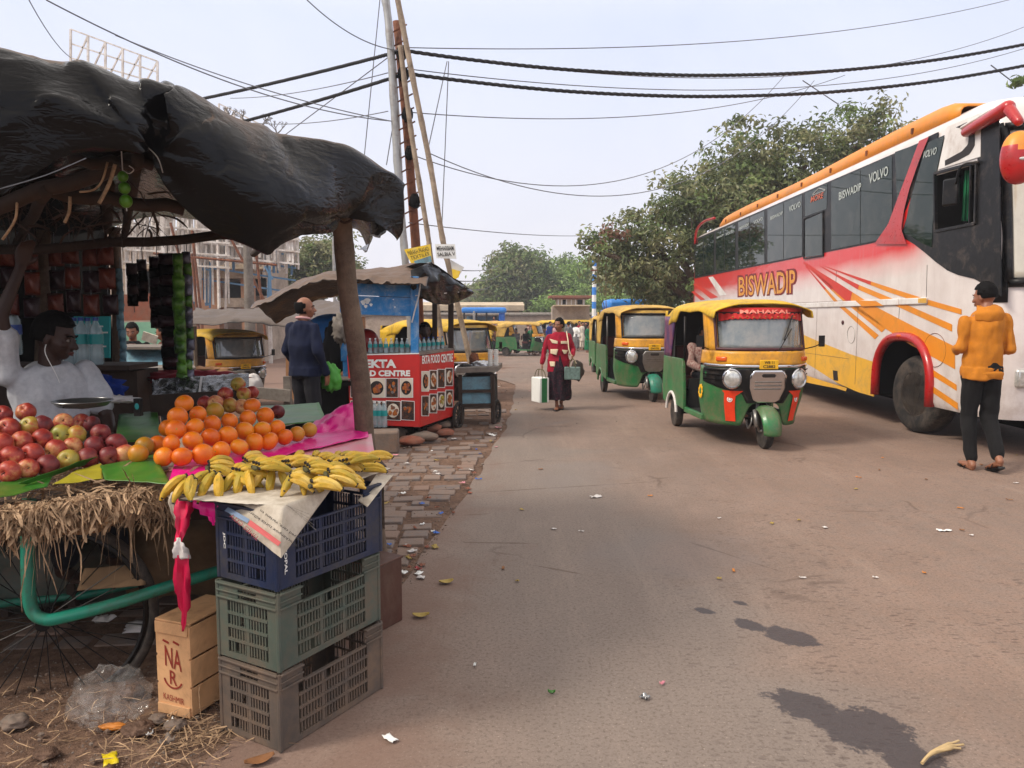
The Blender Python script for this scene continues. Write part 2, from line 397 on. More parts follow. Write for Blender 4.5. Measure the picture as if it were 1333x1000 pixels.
def tarpmat(name, base, dust, thr=.35):
    m, nt, b, tc, out = newmat(name); b.inputs['Specular IOR Level'].default_value = .2; co = tc.outputs['Object']
    g = nt.n('ShaderNodeNewGeometry'); sx = nt.n('ShaderNodeSeparateXYZ'); nt.l(g.outputs['Normal'], sx.inputs[0])
    n = nt.noise(co, 2.2, 6, .7, .6); n2 = nt.noise(co, 14, 5, .7)
    k = nt.math('ADD', sx.outputs['Z'], nt.math('MULTIPLY', nt.math('SUBTRACT', n, .5), 1.3))
    k = nt.ramp(k, [(thr, 0.0), (thr + .5, .92)])
    k = nt.math('MULTIPLY', k, nt.ramp(n2, [(.3, .55), (.6, 1.0)]))
    nt.l(nt.mix(k, lin(base), lin(dust)), b.inputs['Base Color'])
    nt.l(nt.math('MULTIPLY_ADD', k, .5, .17), b.inputs['Roughness'])
    bn = nt.n('ShaderNodeBump'); bn.inputs['Strength'].default_value = .2; bn.inputs['Distance'].default_value = .02
    mp = nt.n('ShaderNodeMapping'); mp.inputs['Scale'].default_value = (1.2, 1.2, 3); nt.l(co, mp.inputs[0])
    cr_ = nt.math('ABSOLUTE', nt.math('SUBTRACT', nt.noise(mp.outputs[0], 3.2, 3, .5, .8), .5)); cr2 = nt.math('ABSOLUTE', nt.math('SUBTRACT', nt.noise(mp.outputs[0], 9, 3, .5, .6), .5))
    nt.l(nt.math('ADD', nt.math('MINIMUM', nt.math('MULTIPLY', cr_, 5), .6), nt.math('MINIMUM', nt.math('MULTIPLY', cr2, 2.5), .25)), bn.inputs['Height']); nt.l(bn.outputs[0], b.inputs['Normal'])
    MC[name] = m
tarpmat('black_tarp', (10, 9, 10), (120, 100, 84), .86); tarpmat('dusty_tarp', (20, 18, 18), (112, 92, 78), .42); tarpmat('brown_tarp', (40, 34, 31), (112, 92, 78), .35)
tarpmat('grey_tarp', (48, 44, 43), (106, 94, 86), .3)
def fruit(name, a, b_, c, mode, rough=.35, bump=.3, bs=60):
    m, nt, b, tc, out = newmat(name); co = tc.outputs['Object']; oi = nt.n('ShaderNodeObjectInfo')
    ad = nt.n('ShaderNodeVectorMath', operation='ADD'); nt.l(co, ad.inputs[0])
    cb = nt.n('ShaderNodeCombineXYZ')
    for i in range(3): nt.l(nt.math('MULTIPLY', oi.outputs['Random'], 7 + i), cb.inputs[i])
    nt.l(cb.outputs[0], ad.inputs[1]); co2 = ad.outputs[0]
    if mode == 'apple':
        mp = nt.n('ShaderNodeMapping'); mp.inputs['Scale'].default_value = (1, 1, .3); nt.l(co2, mp.inputs[0])
        n = nt.noise(mp.outputs[0], 60, 5, .7); n0 = nt.noise(co2, 14, 3)
        k = nt.math('ADD', nt.math('MULTIPLY', n, .5), nt.math('MULTIPLY', n0, .6))
        sz = nt.n('ShaderNodeSeparateXYZ'); nt.l(co, sz.inputs[0])
        k = nt.math('ADD', k, nt.math('MULTIPLY', nt.math('ABSOLUTE', sz.outputs['Z']), 4.2))
        k = nt.math('ADD', k, nt.math('MULTIPLY', nt.math('SUBTRACT', oi.outputs['Random'], .5), .22))
        col = nt.ramp(k, [(.42, lin(a)), (.62, lin(b_)), (.82, lin(c))])
    else:
        n = nt.noise(co2, 18, 4, .6)
        k = nt.math('ADD', n, nt.math('MULTIPLY', nt.math('SUBTRACT', oi.outputs['Random'], .5), .35))
        col = nt.ramp(k, [(.3, lin(a)), (.55, lin(b_)), (.8, lin(c))])
    if mode == 'banana':
        v = nt.noise(co2, 45, 4, .75); col = nt.mix(nt.ramp(v, [(.64, 0.0), (.7, .9)]), col, lin((60, 36, 16)))
    nt.l(col, b.inputs['Base Color']); b.inputs['Roughness'].default_value = rough
    b.inputs['Subsurface Weight'].default_value = .06; b.inputs['Subsurface Radius'].default_value = (.01, .006, .002)
    bn = nt.n('ShaderNodeBump'); bn.inputs['Strength'].default_value = bump; bn.inputs['Distance'].default_value = .0015
    nt.l(nt.noise(co, bs, 3), bn.inputs['Height']); nt.l(bn.outputs[0], b.inputs['Normal']); MC[name] = m
fruit('apple_red', (126, 28, 30), (178, 66, 50), (214, 158, 100), 'apple', .46, .25)
fruit('apple_dark', (92, 28, 34), (130, 44, 44), (170, 100, 74), 'apple', .5, .25)
fruit('apple_green', (176, 60, 44), (178, 150, 60), (160, 160, 76), 'apple', .45, .25)
fruit('orange_skin', (216, 96, 8), (232, 120, 12), (226, 150, 30), 'orange', .38, .6, 240)
fruit('sweet_lime', (180, 140, 40), (196, 128, 30), (210, 120, 24), 'orange', .4, .5, 200)
fruit('banana_skin', (170, 146, 44), (208, 164, 48), (222, 190, 100), 'banana', .55, .2)
def leafmat(name, a, b_, c, tr=.25):
    m, nt, b, tc, out = newmat(name)
    n = nt.noise(tc.outputs['Object'], .9, 3); n2 = nt.noise(tc.outputs['Object'], 9, 2)
    k = nt.math('ADD', nt.math('MULTIPLY', n, .6), nt.math('MULTIPLY', n2, .4))
    col = nt.ramp(k, [(.38, lin(a)), (.5, lin(b_)), (.63, lin(c))])
    nt.l(col, b.inputs['Base Color']); b.inputs['Roughness'].default_value = .5
    t = nt.n('ShaderNodeBsdfTranslucent'); nt.l(col, t.inputs[0]); mx = nt.n('ShaderNodeMixShader'); mx.inputs[0].default_value = tr
    nt.l(b.outputs[0], mx.inputs[1]); nt.l(t.outputs[0], mx.inputs[2]); nt.l(mx.outputs[0], out.inputs[0]); MC[name] = m
leafmat('leaf_dark', (68, 82, 50), (102, 114, 70), (142, 146, 100)); leafmat('leaf_mid', (84, 104, 58), (110, 132, 74), (146, 162, 100))
leafmat('leaf_light', (100, 130, 62), (126, 158, 76), (160, 182, 100)); leafmat('leaf_red', (104, 80, 60), (132, 88, 70), (136, 124, 88))
leafmat('leaf_dusty', (104, 108, 74), (132, 134, 92), (162, 158, 118))
def blob(nt, co, P, L, Wd, ang, noisef, k=.5, sharp=.08):
    mp = nt.n('ShaderNodeMapping', vector_type='TEXTURE'); mp.inputs['Location'].default_value = (P.x, P.y, 0)
    mp.inputs['Rotation'].default_value = (0, 0, ang); mp.inputs['Scale'].default_value = (L, Wd, 1e3); nt.l(co, mp.inputs[0])
    ln = nt.n('ShaderNodeVectorMath', operation='LENGTH'); nt.l(mp.outputs[0], ln.inputs[0])
    d = nt.math('ADD', ln.outputs['Value'], nt.math('MULTIPLY', nt.math('SUBTRACT', noisef, .5), k * 4))
    return nt.math('SUBTRACT', 1, nt.ramp(d, [(1 - sharp, 0.0), (1 + sharp, 1.0)]))
def roadmat():
    m, nt, b, tc, out = newmat('asphalt'); co = tc.outputs['Object']
    nL = nt.noise(co, .28, 5, .6, .6); nM = nt.noise(co, 1.6, 6, .7, .4); nF = nt.noise(co, 60, 4, .8); nS = nt.noise(co, 9, 5, .7)
    col = nt.mix(nt.ramp(nL, [(.38, 0.0), (.62, 1.0)]), lin((126, 112, 103)), lin((144, 122, 109)))
    col = nt.mix(nt.math('MULTIPLY', nt.ramp(nM, [(.36, 0.0), (.64, 1.0)]), .8), col, lin((120, 103, 92)))
    sp = nt.n('ShaderNodeSeparateXYZ'); nt.l(co, sp.inputs[0])
    band = nt.math('ADD', nt.math('MULTIPLY', sp.outputs['X'], .5), nt.math('MULTIPLY', nt.math('SUBTRACT', nL, .5), 1.6))
    band = nt.math('ADD', band, nt.math('MULTIPLY', sp.outputs['Y'], .06))
    kb = nt.ramp(band, [(.0, 0.0), (.28, 1.0), (.72, 1.0), (.95, 0.0)])
    col = nt.mix(nt.math('MULTIPLY', kb, .6), col, lin((126, 117, 110)))  # canopy shadow put into the road colour as a grey band
    kr = nt.ramp(nt.math('MULTIPLY', sp.outputs['X'], .2), [(.2, 0.0), (.45, 1.0)])
    col = nt.mix(nt.math('MULTIPLY', nt.math('MULTIPLY', kr, nt.ramp(nS, [(.35, .3), (.65, 1.0)])), .4), col, lin((150, 117, 98)))
    col = nt.mix(nt.ramp(nF, [(.36, .8), (.5, 0.0)]), col, lin((92, 80, 72)))
    col = nt.mix(nt.ramp(nt.noise(co, 110, 2), [(.62, 0.0), (.72, .5)]), col, lin((186, 168, 156)))
    vo = nt.n('ShaderNodeTexVoronoi'); vo.inputs['Scale'].default_value = 24; vo.inputs['Randomness'].default_value = 1
    mp = nt.n('ShaderNodeMapping'); mp.inputs['Scale'].default_value = (.55, 1.3, 1); mp.inputs['Rotation'].default_value = (0, 0, .35); nt.l(co, mp.inputs[0]); nt.l(mp.outputs[0], vo.inputs['Vector'])
    pit = nt.math('MULTIPLY', nt.ramp(vo.outputs['Distance'], [(.2, 1.0), (.3, 0.0)]), nt.ramp(nt.noise(co, 1.3, 5, .7), [(.42, 0.0), (.6, 1.0)]))
    pit = nt.math('MULTIPLY', pit, nt.ramp(nt.math('MULTIPLY', sp.outputs['X'], .3), [(.08, .15), (.4, 1.0)]))
    col = nt.mix(nt.math('MULTIPLY', pit, .55), col, lin((78, 64, 60)))
    ck = nt.n('ShaderNodeTexVoronoi', feature='DISTANCE_TO_EDGE'); ck.inputs['Scale'].default_value = .75
    dm = nt.n('ShaderNodeMixRGB'); dm.inputs[0].default_value = .18; nt.l(co, dm.inputs[1]); nz = nt.n('ShaderNodeTexNoise'); nz.inputs['Scale'].default_value = 3; nz.inputs['Detail'].default_value = 6
    nt.l(co, nz.inputs['Vector']); nt.l(nz.outputs['Color'], dm.inputs[2]); nt.l(dm.outputs[0], ck.inputs['Vector'])
    crack = nt.math('MULTIPLY', nt.ramp(ck.outputs['Distance'], [(.004, 1.0), (.012, 0.0)]), nt.ramp(nt.noise(co, .8, 3), [(.54, 0.0), (.6, 1.0)]))
    col = nt.mix(nt.math('MULTIPLY', crack, .4), col, lin((74, 60, 54)))
    mp2 = nt.n('ShaderNodeMapping'); mp2.inputs['Scale'].default_value = (2.2, .22, 1); mp2.inputs['Rotation'].default_value = (0, 0, -.03); nt.l(co, mp2.inputs[0])
    sk_ = nt.noise(mp2.outputs[0], 1.6, 6, .7); col = nt.mix(nt.ramp(sk_, [(.48, 0.0), (.68, .25)]), col, lin((104, 92, 86))); col = nt.mix(nt.ramp(sk_, [(.3, .16), (.44, 0.0)]), col, lin((172, 154, 140)))
    for (a, b_, w_) in (((560, 645), (905, 624), .012), ((585, 672), (650, 668), .01), ((600, 706), (715, 708), .012), ((690, 735), (760, 748), .01), ((880, 700), (1010, 742), .008)):
        A = gnd(*a); B = gnd(*b_); d = B - A; k1 = blob(nt, co, (A + B) / 2, d.length / 2, w_ * 1.3, math.atan2(d.y, d.x) , nt.noise(co, 5, 5, .8), .9, .4); col = nt.mix(nt.math('MULTIPLY', k1, .6), col, lin((84, 68, 60)))
    nO = nt.noise(co, 11, 8, .8, .4)
    st = None
    for (a, b_, w, k) in (((958, 806), (998, 822), .06, .5), ((995, 818), (1065, 840), .10, .5), ((1000, 900), (1100, 940), .10, .55), ((1075, 925), (1185, 978), .16, .6), ((1030, 918), (1052, 930), .04, .5), ((905, 792), (932, 799), .035, .5), ((955, 783), (975, 788), .03, .5), ((1150,968),(1230,1010),.1,.7)):
        A = gnd(*a); B = gnd(*b_); d = B - A
        k1 = blob(nt, co, (A + B) / 2, d.length / 2, w, math.atan2(d.y, d.x), nO, k)
        st = k1 if st is None else nt.math('MAXIMUM', st, k1)
    for (a, b_, w) in (((700, 640), (800, 600), .5), ((760, 740), (980, 700), .6), ((690,556),(740,548),.12)):
        A = gnd(*a); B = gnd(*b_); d = B - A
        k1 = blob(nt, co, (A + B) / 2, d.length / 2, w, math.atan2(d.y, d.x), nM, .5, .5)
        col = nt.mix(nt.math('MULTIPLY', k1, .3), col, lin((116, 110, 108)))
    col = nt.mix(nt.math('MULTIPLY', st, .88), col, lin((58, 52, 54)))
    kl = nt.ramp(nt.math('ADD', nt.math('MULTIPLY', sp.outputs['X'], -1), nt.math('MULTIPLY', nt.math('SUBTRACT', nM, .5), 2.2)), [(.12, 0.0), (.85, 1.0)])
    col = nt.mix(nt.math('MULTIPLY', kl, .75), col, lin((122, 96, 84)))
    nt.l(col, b.inputs['Base Color'])
    nt.l(nt.math('SUBTRACT', .88, nt.math('MULTIPLY', st, .45)), b.inputs['Roughness']); b.inputs['Specular IOR Level'].default_value = .3
    bn = nt.n('ShaderNodeBump'); bn.inputs['Strength'].default_value = .7; bn.inputs['Distance'].default_value = .006
    h = nt.math('ADD', nt.math('MULTIPLY', nF, .6), nt.math('MULTIPLY', nS, 1.2)); h = nt.math('SUBTRACT', h, nt.math('MULTIPLY', nt.math('ADD', crack, pit), .8))
    nt.l(h, bn.inputs['Height']); nt.l(bn.outputs[0], b.inputs['Normal']); MC['asphalt'] = m; return m
def soilmat():
    m, nt, b, tc, out = newmat('soil'); co = tc.outputs['Object']
    n = nt.noise(co, 1.3, 6, .7, .5); n2 = nt.noise(co, 22, 6, .75); n3 = nt.noise(co, 5, 5, .7)
    col = nt.ramp(n, [(.3, lin((92, 72, 60))), (.5, lin((118, 93, 78))), (.7, lin((146, 118, 100)))])
    col = nt.mix(nt.ramp(n2, [(.4, .5), (.55, 0.0)]), col, lin((60, 46, 40)))
    col = nt.mix(nt.ramp(n3, [(.55, 0.0), (.7, .4)]), col, lin((150, 124, 108)))
    nt.l(col, b.inputs['Base Color']); b.inputs['Roughness'].default_value = .95; b.inputs['Specular IOR Level'].default_value = .2
    bn = nt.n('ShaderNodeBump'); bn.inputs['Strength'].default_value = .9; bn.inputs['Distance'].default_value = .02
    nt.l(nt.math('ADD', n2, nt.math('MULTIPLY', n3, 1.5)), bn.inputs['Height']); nt.l(bn.outputs[0], b.inputs['Normal']); MC['soil'] = m; return m
roadmat(); soilmat()
def lerpline(tab, y):
    for (y0, x0), (y1, x1) in zip(tab, tab[1:]):
        if y <= y1: return x0 + (x1 - x0) * (y - y0) / (y1 - y0)
    return tab[-1][1]
EDGE = [(-6, -1.3), (1.5, -1.25), (2.6, -1.05), (3.4, -.80), (4.6, -.57), (7, -.36), (10.1, -.08), (13, .0), (17, .1), (19.5, -.6), (21, -4), (24, -14), (28, -40)]
mb = MB()
xs = [-110, -60, -30, -18, -12, -9, -7, -5.5, -4.5, -3.8, -3.2, -2.6, -2.1, -1.6, -1.2, -.8, -.4, 0, .5, 1, 2, 4, 8, 16, 30, 60, 110]
ys = [-40, -10, -3, 0, 1, 2, 3, 4, 5, 6, 7, 8, 9, 10, 11, 12, 13, 14, 15, 16, 17, 18, 19, 20, 22, 24, 26, 28, 30, 33, 36, 39, 42, 46, 60, 90, 140]
mb.add([(x, y, gz(x, y) - .012) for y in ys for x in xs], [(j * len(xs) + i, j * len(xs) + i + 1, (j + 1) * len(xs) + i + 1, (j + 1) * len(xs) + i) for j in range(len(ys) - 1) for i in range(len(xs) - 1)])
tag(mb.build('ground', M('soil'), smooth=180), kind='structure')
mb = MB(); yr = [-8 + i * .25 for i in range(100)] + [17 + i * .5 for i in range(22)] + [28 + i for i in range(26)]
nx = 28
vs = []
for y in yr:
    e = lerpline(EDGE, y)
    j = noise.noise(Vector((y * 1.7, 2.3, 0))) * .06 + noise.noise(Vector((y * 6, 9, 0))) * .025
    for i in range(nx + 1):
        u = i / nx; x = e + j * (1 - u) + (34 - e) * u ** 2.2
        vs.append((x, y, gz(x, y)))
mb.add(vs, [(j * (nx + 1) + i, j * (nx + 1) + i + 1, (j + 1) * (nx + 1) + i + 1, (j + 1) * (nx + 1) + i) for j in range(len(yr) - 1) for i in range(nx)])
tag(mb.build('road', M('asphalt'), smooth=180), kind='structure')
m, nt, b, tc, out = newmat('setts'); co = tc.outputs['Object']; g = nt.n('ShaderNodeNewGeometry')
rc = nt.ramp(g.outputs['Random Per Island'], [(0, lin((88, 86, 88))), (.5, lin((112, 107, 106))), (.85, lin((124, 110, 102))), (1, lin((134, 104, 90)))])
col = nt.mix(nt.ramp(nt.noise(co, 12, 6, .7), [(.34, .15), (.6, .9)]), rc, lin((126, 104, 90)))
nt.l(col, b.inputs['Base Color']); b.inputs['Roughness'].default_value = .85
bn = nt.n('ShaderNodeBump'); bn.inputs['Strength'].default_value = .8; bn.inputs['Distance'].default_value = .01
nt.l(nt.noise(co, 25, 6, .7), bn.inputs['Height']); nt.l(bn.outputs[0], b.inputs['Normal']); MC['setts'] = m
mb = MB(); rr = random.Random(3); y = 3.5
while y < 12.5:
    e = lerpline(EDGE, y); h = .15 + rr.random() * .06; x = e - .03 - rr.random() * .05; n = 0
    wmax = 1.5 if y < 9 else 1.0
    while x > e - wmax:
        w = .16 + rr.random() * .13
        if rr.random() > .10 + .5 * sst(7, 12, y):
            t = rr.uniform(-.006, .007) - .002 * n
            Mr = rot3(rr.uniform(-.04, .04), rr.uniform(-.04, .04), .05 + rr.uniform(-.06, .06))
            mb.box((x - w / 2, y + h / 2 + .08 * (x - e) + rr.uniform(-.01, .01), t - .03), (w * .93, h * .9, .07), Mr, taper=.9)
        x -= w; n += 1
    y += h
tag(mb.build('pavement', M('setts'), smooth=0, bevel=.008), kind='structure')
def person(label, loc, rz, H=1.7, J=None, top=None, bottom=None, skinm='skin_mid', hair='short', hy=0, hp=0, vox=.007, curl=.5,
           group=None, kind_bottom='trousers', sleeve='long', hem=.84, cat='person', feet='sandal', bulk=1.0, lean=0, detail=True):
    t = thing('person', label, cat, loc, rz, group); k = H / 1.7
    j = dict(hipL=(.085, 0, .9), hipR=(-.085, 0, .9), knL=(.1, -.03, .49), knR=(-.1, -.03, .49), anL=(.1, .02, .085), anR=(-.1, .02, .085),
             ftL=(.115, -.17, .03), ftR=(-.115, -.17, .03), shL=(.168, .01, 1.372), shR=(-.168, .01, 1.372), elL=(.225, .04, 1.12), elR=(-.225, .04, 1.12),
             wrL=(.235, -.03, .87), wrR=(-.235, -.03, .87), hdL=(0, -.2, -1), hdR=(0, -.2, -1), pnL=(-1, 0, 0), pnR=(1, 0, 0),
             pelvis=(0, 0, .92), waist=(0, .005, 1.06), chest=(0, .0, 1.28), neck=(0, .01, 1.45), head=(0, -.02, 1.585))
    if J: j.update(J)
    j = {a: (Vector(b) * (1 if a[:2] in ('hd', 'pn') else k)) for a, b in j.items()}
    X = (j['shL'] - j['shR']).normalized(); X2 = (j['hipL'] - j['hipR']).normalized()
    up = (j['neck'] - j['pelvis']).normalized(); Yf = X.cross(up) * -1   # Yf points to local back
    Yf = up.cross(X).normalized(); Y2 = Vector((0, 0, 1)).cross(X2).normalized()
    def torso(mb, e, z0=None, n=16):
        P, Wd, Ch, N = j['pelvis'], j['waist'], j['chest'], j['neck']; b = bulk
        rows = [(P - up * .06 * k, .15, .105, X2, Y2), (P, .165 * (1 + (b - 1) * .6), .118, X2, Y2), (Wd, .14 * b, .10 * b, X, Yf), (Wd.lerp(Ch, .55), .152 * b, .108 * b, X, Yf),
                (Ch, .168 * b, .115, X, Yf), (Ch.lerp(N, .5), .176, .098, X, Yf), (Ch.lerp(N, .78), .135, .078, X, Yf), (N, .066, .062, X, Yf)]
        mb.loft([(c, x * (rx * k + e), y * (ry * k + e)) for c, rx, ry, x, y in rows], n)
    def legs(mb, e, low=1.0, ank=None):
        for s in 'LR':
            h, kn, an = j['hip' + s], j['kn' + s], j['an' + s]
            mb.cap(h, kn, .088 * k + e, .058 * k + e, 12); en = kn.lerp(an, low)
            mb.cap(kn, en, .057 * k + e, (ank if ank else .04 * k + e), 12)
    def arms(mb, e, upto=2.0):
        for s in 'LR':
            sh, el, wr = j['sh' + s], j['el' + s], j['wr' + s]
            if upto < 1: mb.cap(sh, sh.lerp(el, upto), .05 * k + e, .054 * k + e * 1.3, 12)
            else:
                mb.cap(sh, el, .047 * k + e, .038 * k + e, 12); mb.cap(el, el.lerp(wr, upto - 1), .038 * k + e, .027 * k + e, 12)
            mb.ell(sh - X * 0 + Vector((0, 0, -.01 * k)), (.05 * k + e, .05 * k + e, .052 * k + e))
    def hand(mb, s):
        w = j['wr' + s]; d = j['hd' + s].normalized(); n = j['pn' + s].normalized(); n = (n - d * n.dot(d)).normalized()
        q = d.cross(n); sg = 1 if s == 'R' else -1      # thumb side
        q = q * sg
        if q.dot(Vector((0, -1, 0))) < 0: q = -q
        a = w + d * .012 * k
        mb.loft([(w - d * .01, q * .024 * k, n * .017 * k), (w + d * .02 * k, q * .03 * k, n * .015 * k), (w + d * .06 * k, q * .041 * k, n * .014 * k), (w + d * .09 * k, q * .039 * k, n * .012 * k)], 12)
        for i, L in enumerate((.068, .078, .072, .056)):
            o = w + d * .085 * k + q * (.03 - .02 * i) * k; dd = d.copy(); pts = [o - dd * .012]; c = curl * (1 + .12 * i)
            for seg, f in enumerate((.42, .32, .26)):
                pts.append(o); dd = (dd * math.cos(c * .6) + n * math.sin(c * .6)).normalized(); o = o + dd * L * f * k
            pts.append(o); mb.tube(smoothpath(pts, 2), [.0088 * k] * 5 + [.0078 * k] * 3 + [.0066 * k], 8)
        o = w + d * .028 * k + q * .026 * k; dd = (d * .6 + q * .75 + n * .25).normalized()
        mb.tube([o - dd * .01, o, o + dd * .035 * k, o + dd * .035 * k + (d * .9 + n * .3 + q * .2) * .028 * k], [.011 * k, .0125 * k, .0105 * k, .0075 * k], 8)
    Mh = rot3(0, 0, R(hy)) @ rot3(R(hp), 0, 0); hc = j['head']
    hpnt = lambda x, y, z: hc + Mh @ (Vector((x, y, z)) * k)
    b = MB(); torso(b, -.018 * k if top else 0); legs(b, -.010 * k if bottom else 0); arms(b, -.007 * k if sleeve == 'long' else -.003); hand(b, 'L'); hand(b, 'R')
    b.cap(j['neck'] - up * .05 * k, hpnt(0, .02, -.06), .058 * k, .05 * k, 12)
    b.ell(hpnt(0, .012, .025), (.076 * k, .093 * k, .098 * k), Mh, 18, 12)
    b.loft([(hpnt(0, -.012, .03), Mh @ V(.067 * k, 0, 0), Mh @ V(0, .07 * k, 0)), (hpnt(0, -.03, -.02), Mh @ V(.066 * k, 0, 0), Mh @ V(0, .062 * k, 0)),
            (hpnt(0, -.034, -.06), Mh @ V(.052 * k, 0, 0), Mh @ V(0, .054 * k, 0)), (hpnt(0, -.045, -.092), Mh @ V(.03 * k, 0, 0), Mh @ V(0, .032 * k, 0)), (hpnt(0, -.048, -.102), Mh @ V(.012 * k, 0, 0), Mh @ V(0, .014 * k, 0))], 14)
    b.cap(hpnt(0, -.086, .012), hpnt(0, -.108, -.026), .0085 * k, .0145 * k, 8)
    b.cap(hpnt(-.014, -.096, -.03), hpnt(.014, -.096, -.03), .0085 * k, .0085 * k, 8)
    b.cap(hpnt(-.045, -.076, .026), hpnt(.045, -.076, .026), .009 * k, .009 * k, 8)
    b.cap(hpnt(-.018, -.086, -.058), hpnt(.018, -.086, -.058), .009 * k, .009 * k, 8)
    for sx in (-1, 1):
        b.ell(hpnt(sx * .075, .008, -.008), (.012 * k, .02 * k, .032 * k), Mh @ rot3(0, 0, sx * .4)); b.ell(hpnt(sx * .04, -.06, -.02), (.026 * k, .02 * k, .024 * k), Mh)
    for s in 'LR':
        an, ft = j['an' + s], j['ft' + s]; d = (ft - an); dn = Vector((d.x, d.y, 0)).normalized(); sd = Vector((-dn.y, dn.x, 0)); hl = an - dn * .045 * k - Vector((0, 0, .055 * k))
        upv = sd.cross(d.normalized()); upv = upv if upv.z > 0 else -upv
        tip = ft + (ft - hl).normalized() * .07 * k
        b.loft([(hl - dn * .015, sd * .022, upv * .02), (hl, sd * .032 * k, upv * .034 * k), (hl.lerp(tip, .45), sd * .038 * k, upv * .032 * k), (hl.lerp(tip, .78), sd * .046 * k, upv * .02 * k), (tip, sd * .03 * k, upv * .012 * k)], 12)
        b.cap(an, hl + Vector((0, 0, .02 * k)), .038 * k, .034 * k, 10)
        if feet:
            f = MB(); n = upv.normalized(); base = lambda u, w: hl.lerp(tip, u) + sd * w - n * .036 * k * (1 - .45 * max(0, u - .4) / .6)
            out = [(-.1, .0), (-.06, .03), (.2, .036), (.5, .04), (.85, .052), (1.05, .03), (1.1, 0), (1.05, -.03), (.85, -.052), (.5, -.04), (.2, -.036), (-.06, -.03)]
            f.prism([base(u, w * k) for u, w in out], -n * .018 * k)
            for u0 in (.62, .3):
                arc = [hl.lerp(tip, u0) + sd * math.cos(a) * .05 * k + n * (math.sin(a) * .045 - .03) * k for a in [PI * i / 8 for i in range(9)]]
                for p, q in zip(arc, arc[1:]): f.beam(p, q, .022 * k, .005, up=n)
            f.build('sandal', M('black_plastic' if feet == 'sandal' else feet), t)
    skin(b, 'body', M(skinm), t, vox, 3)
    if detail:
        for sx in (-1, 1):
            e = MB(); e.ell(hpnt(sx * .03, -.079, .006), (.013 * k, .009 * k, .0075 * k), Mh, 10, 7); e.mat(1).ell(hpnt(sx * .03, -.085, .006), (.006 * k, .005 * k, .006 * k), Mh, 8, 6)
            e.build('eye', [M('eye_white'), M('eye_dark')], t)
            e = MB(); e.tube([hpnt(sx * .014, -.092, .026), hpnt(sx * .032, -.09, .033), hpnt(sx * .052, -.075, .026)], .0042 * k, 6); e.build('eyebrow', M('hair'), t)
        e = MB(); e.tube([hpnt(-.024, -.09, -.058), hpnt(0, -.0985, -.055), hpnt(.024, -.09, -.058)], [.003, .0065 * k, .003], 6); e.tube([hpnt(-.02, -.089, -.064), hpnt(0, -.096, -.067), hpnt(.02, -.089, -.064)], [.003, .007 * k, .003], 6)
        e.build('lips', M('lips'), t)
    if hair:
        hb = MB(); rr_ = random.Random(hash(label) % 999)
        def fn(d):
            face = d.y < -.15
            lim = .42 if hair != 'balding' else .9
            if hair == 'balding': cover = (d.z < .38 + .1 * d.y and d.z > -.75 and d.y > -.25)
            elif hair == 'bun': cover = (d.z > (.5 if d.y < -.5 else -.1 if d.y < -.1 else -.72))
            else: cover = (d.z > (.46 if d.y < -.45 else (-.05 if d.y < -.05 else -.42 + .1 * noise.noise(d * 9))))
            q = d * 5
            return (1.17 + .05 * noise.noise(q) + .06 * noise.noise(d * 13) + .04 * noise.noise(d * 30)) if cover else .82
        hb.ell(hpnt(0, .014, .024), (.076 * k, .094 * k, .1 * k), Mh, 36, 24, fn)
        if hair == 'bun': hb.ell(hpnt(0, .115, -.02), (.038 * k, .034 * k, .038 * k), Mh)
        hb.build('hair', M('hair'), t, smooth=180)
    if bottom:
        c = MB()
        if kind_bottom == 'trousers':
            legs(c, .017 * k, .93, .062 * k); c.loft([(j['pelvis'] - up * .1 * k, X2 * .155 * k, Y2 * .125 * k), (j['pelvis'], X2 * .178 * k, Y2 * .132 * k), (j['waist'] - up * .02, X * (.128 * bulk * k + .006), Yf * (.09 * bulk * k + .006))], 16)
            skin(c, 'trousers', M(bottom), t, max(vox, .010), 1, .013 * k, 9)
        elif kind_bottom == 'skirt':
            a = (j['anL'] + j['anR']) / 2; hm = a * 1; hm.z += .09 * k; w = abs(j['anL'].y - j['anR'].y) * .5
            sec = []
            for u in (0, .12, .3, .5, .7, .86, 1):
                cc = j['waist'].lerp(hm, u); rx = (.14 + .06 * min(1, u * 3) + .02 * u) * k; ry = (.11 + .05 * min(1, u * 3)) * k + w * u * .8
                sec.append((cc, X2 * rx, Y2 * ry))
            c.loft(sec, 28); o = skin(c, 'skirt', M(bottom), t, max(vox, .011), 1, 0)
            nr = [v.normal.copy() for v in o.data.vertices]
            for i_, v in enumerate(o.data.vertices):
                an_ = math.atan2(v.co.y, v.co.x); v.co += nr[i_] * (.018 * k * math.sin(an_ * 9 + 3 * noise.noise(v.co * 4)) * sst(1.0 * k, .5 * k, v.co.z) + .008 * noise.noise(v.co * 9))
        elif kind_bottom == 'kurta': pass
    if top:
        c = MB(); e = .017 * k if sleeve == 'long' else .015 * k
        torso(c, e)
        hz = Vector((0, 0, 1)) * 0; P = j['pelvis']; hemp = P + (j['pelvis'] - j['waist']).normalized() * (.92 - hem) * k
        if hem < .86:
            c.loft([(P + up * .02, X2 * (.172 * k * (1 + (bulk - 1) * .6) + e), Y2 * (.125 * k + e)), (hemp, X2 * ((.18 + .1 * max(0, .8 - hem)) * k + e), Y2 * ((.13 + .08 * max(0, .8 - hem)) * k + e))], 18)
        arms(c, e * .95, {'long': 1.93, 'short': .62, 'mid': 1.25}[sleeve])
        skin(c, 'shirt' if sleeve != 'long' else 'sweater', M(top), t, max(vox, .0085), 1, .021 * k, 8.5)
    t['_j'] = 0; del t['_j']
    return t, j, k, hpnt
def W(t, p): return pmat(t) @ Vector(p)
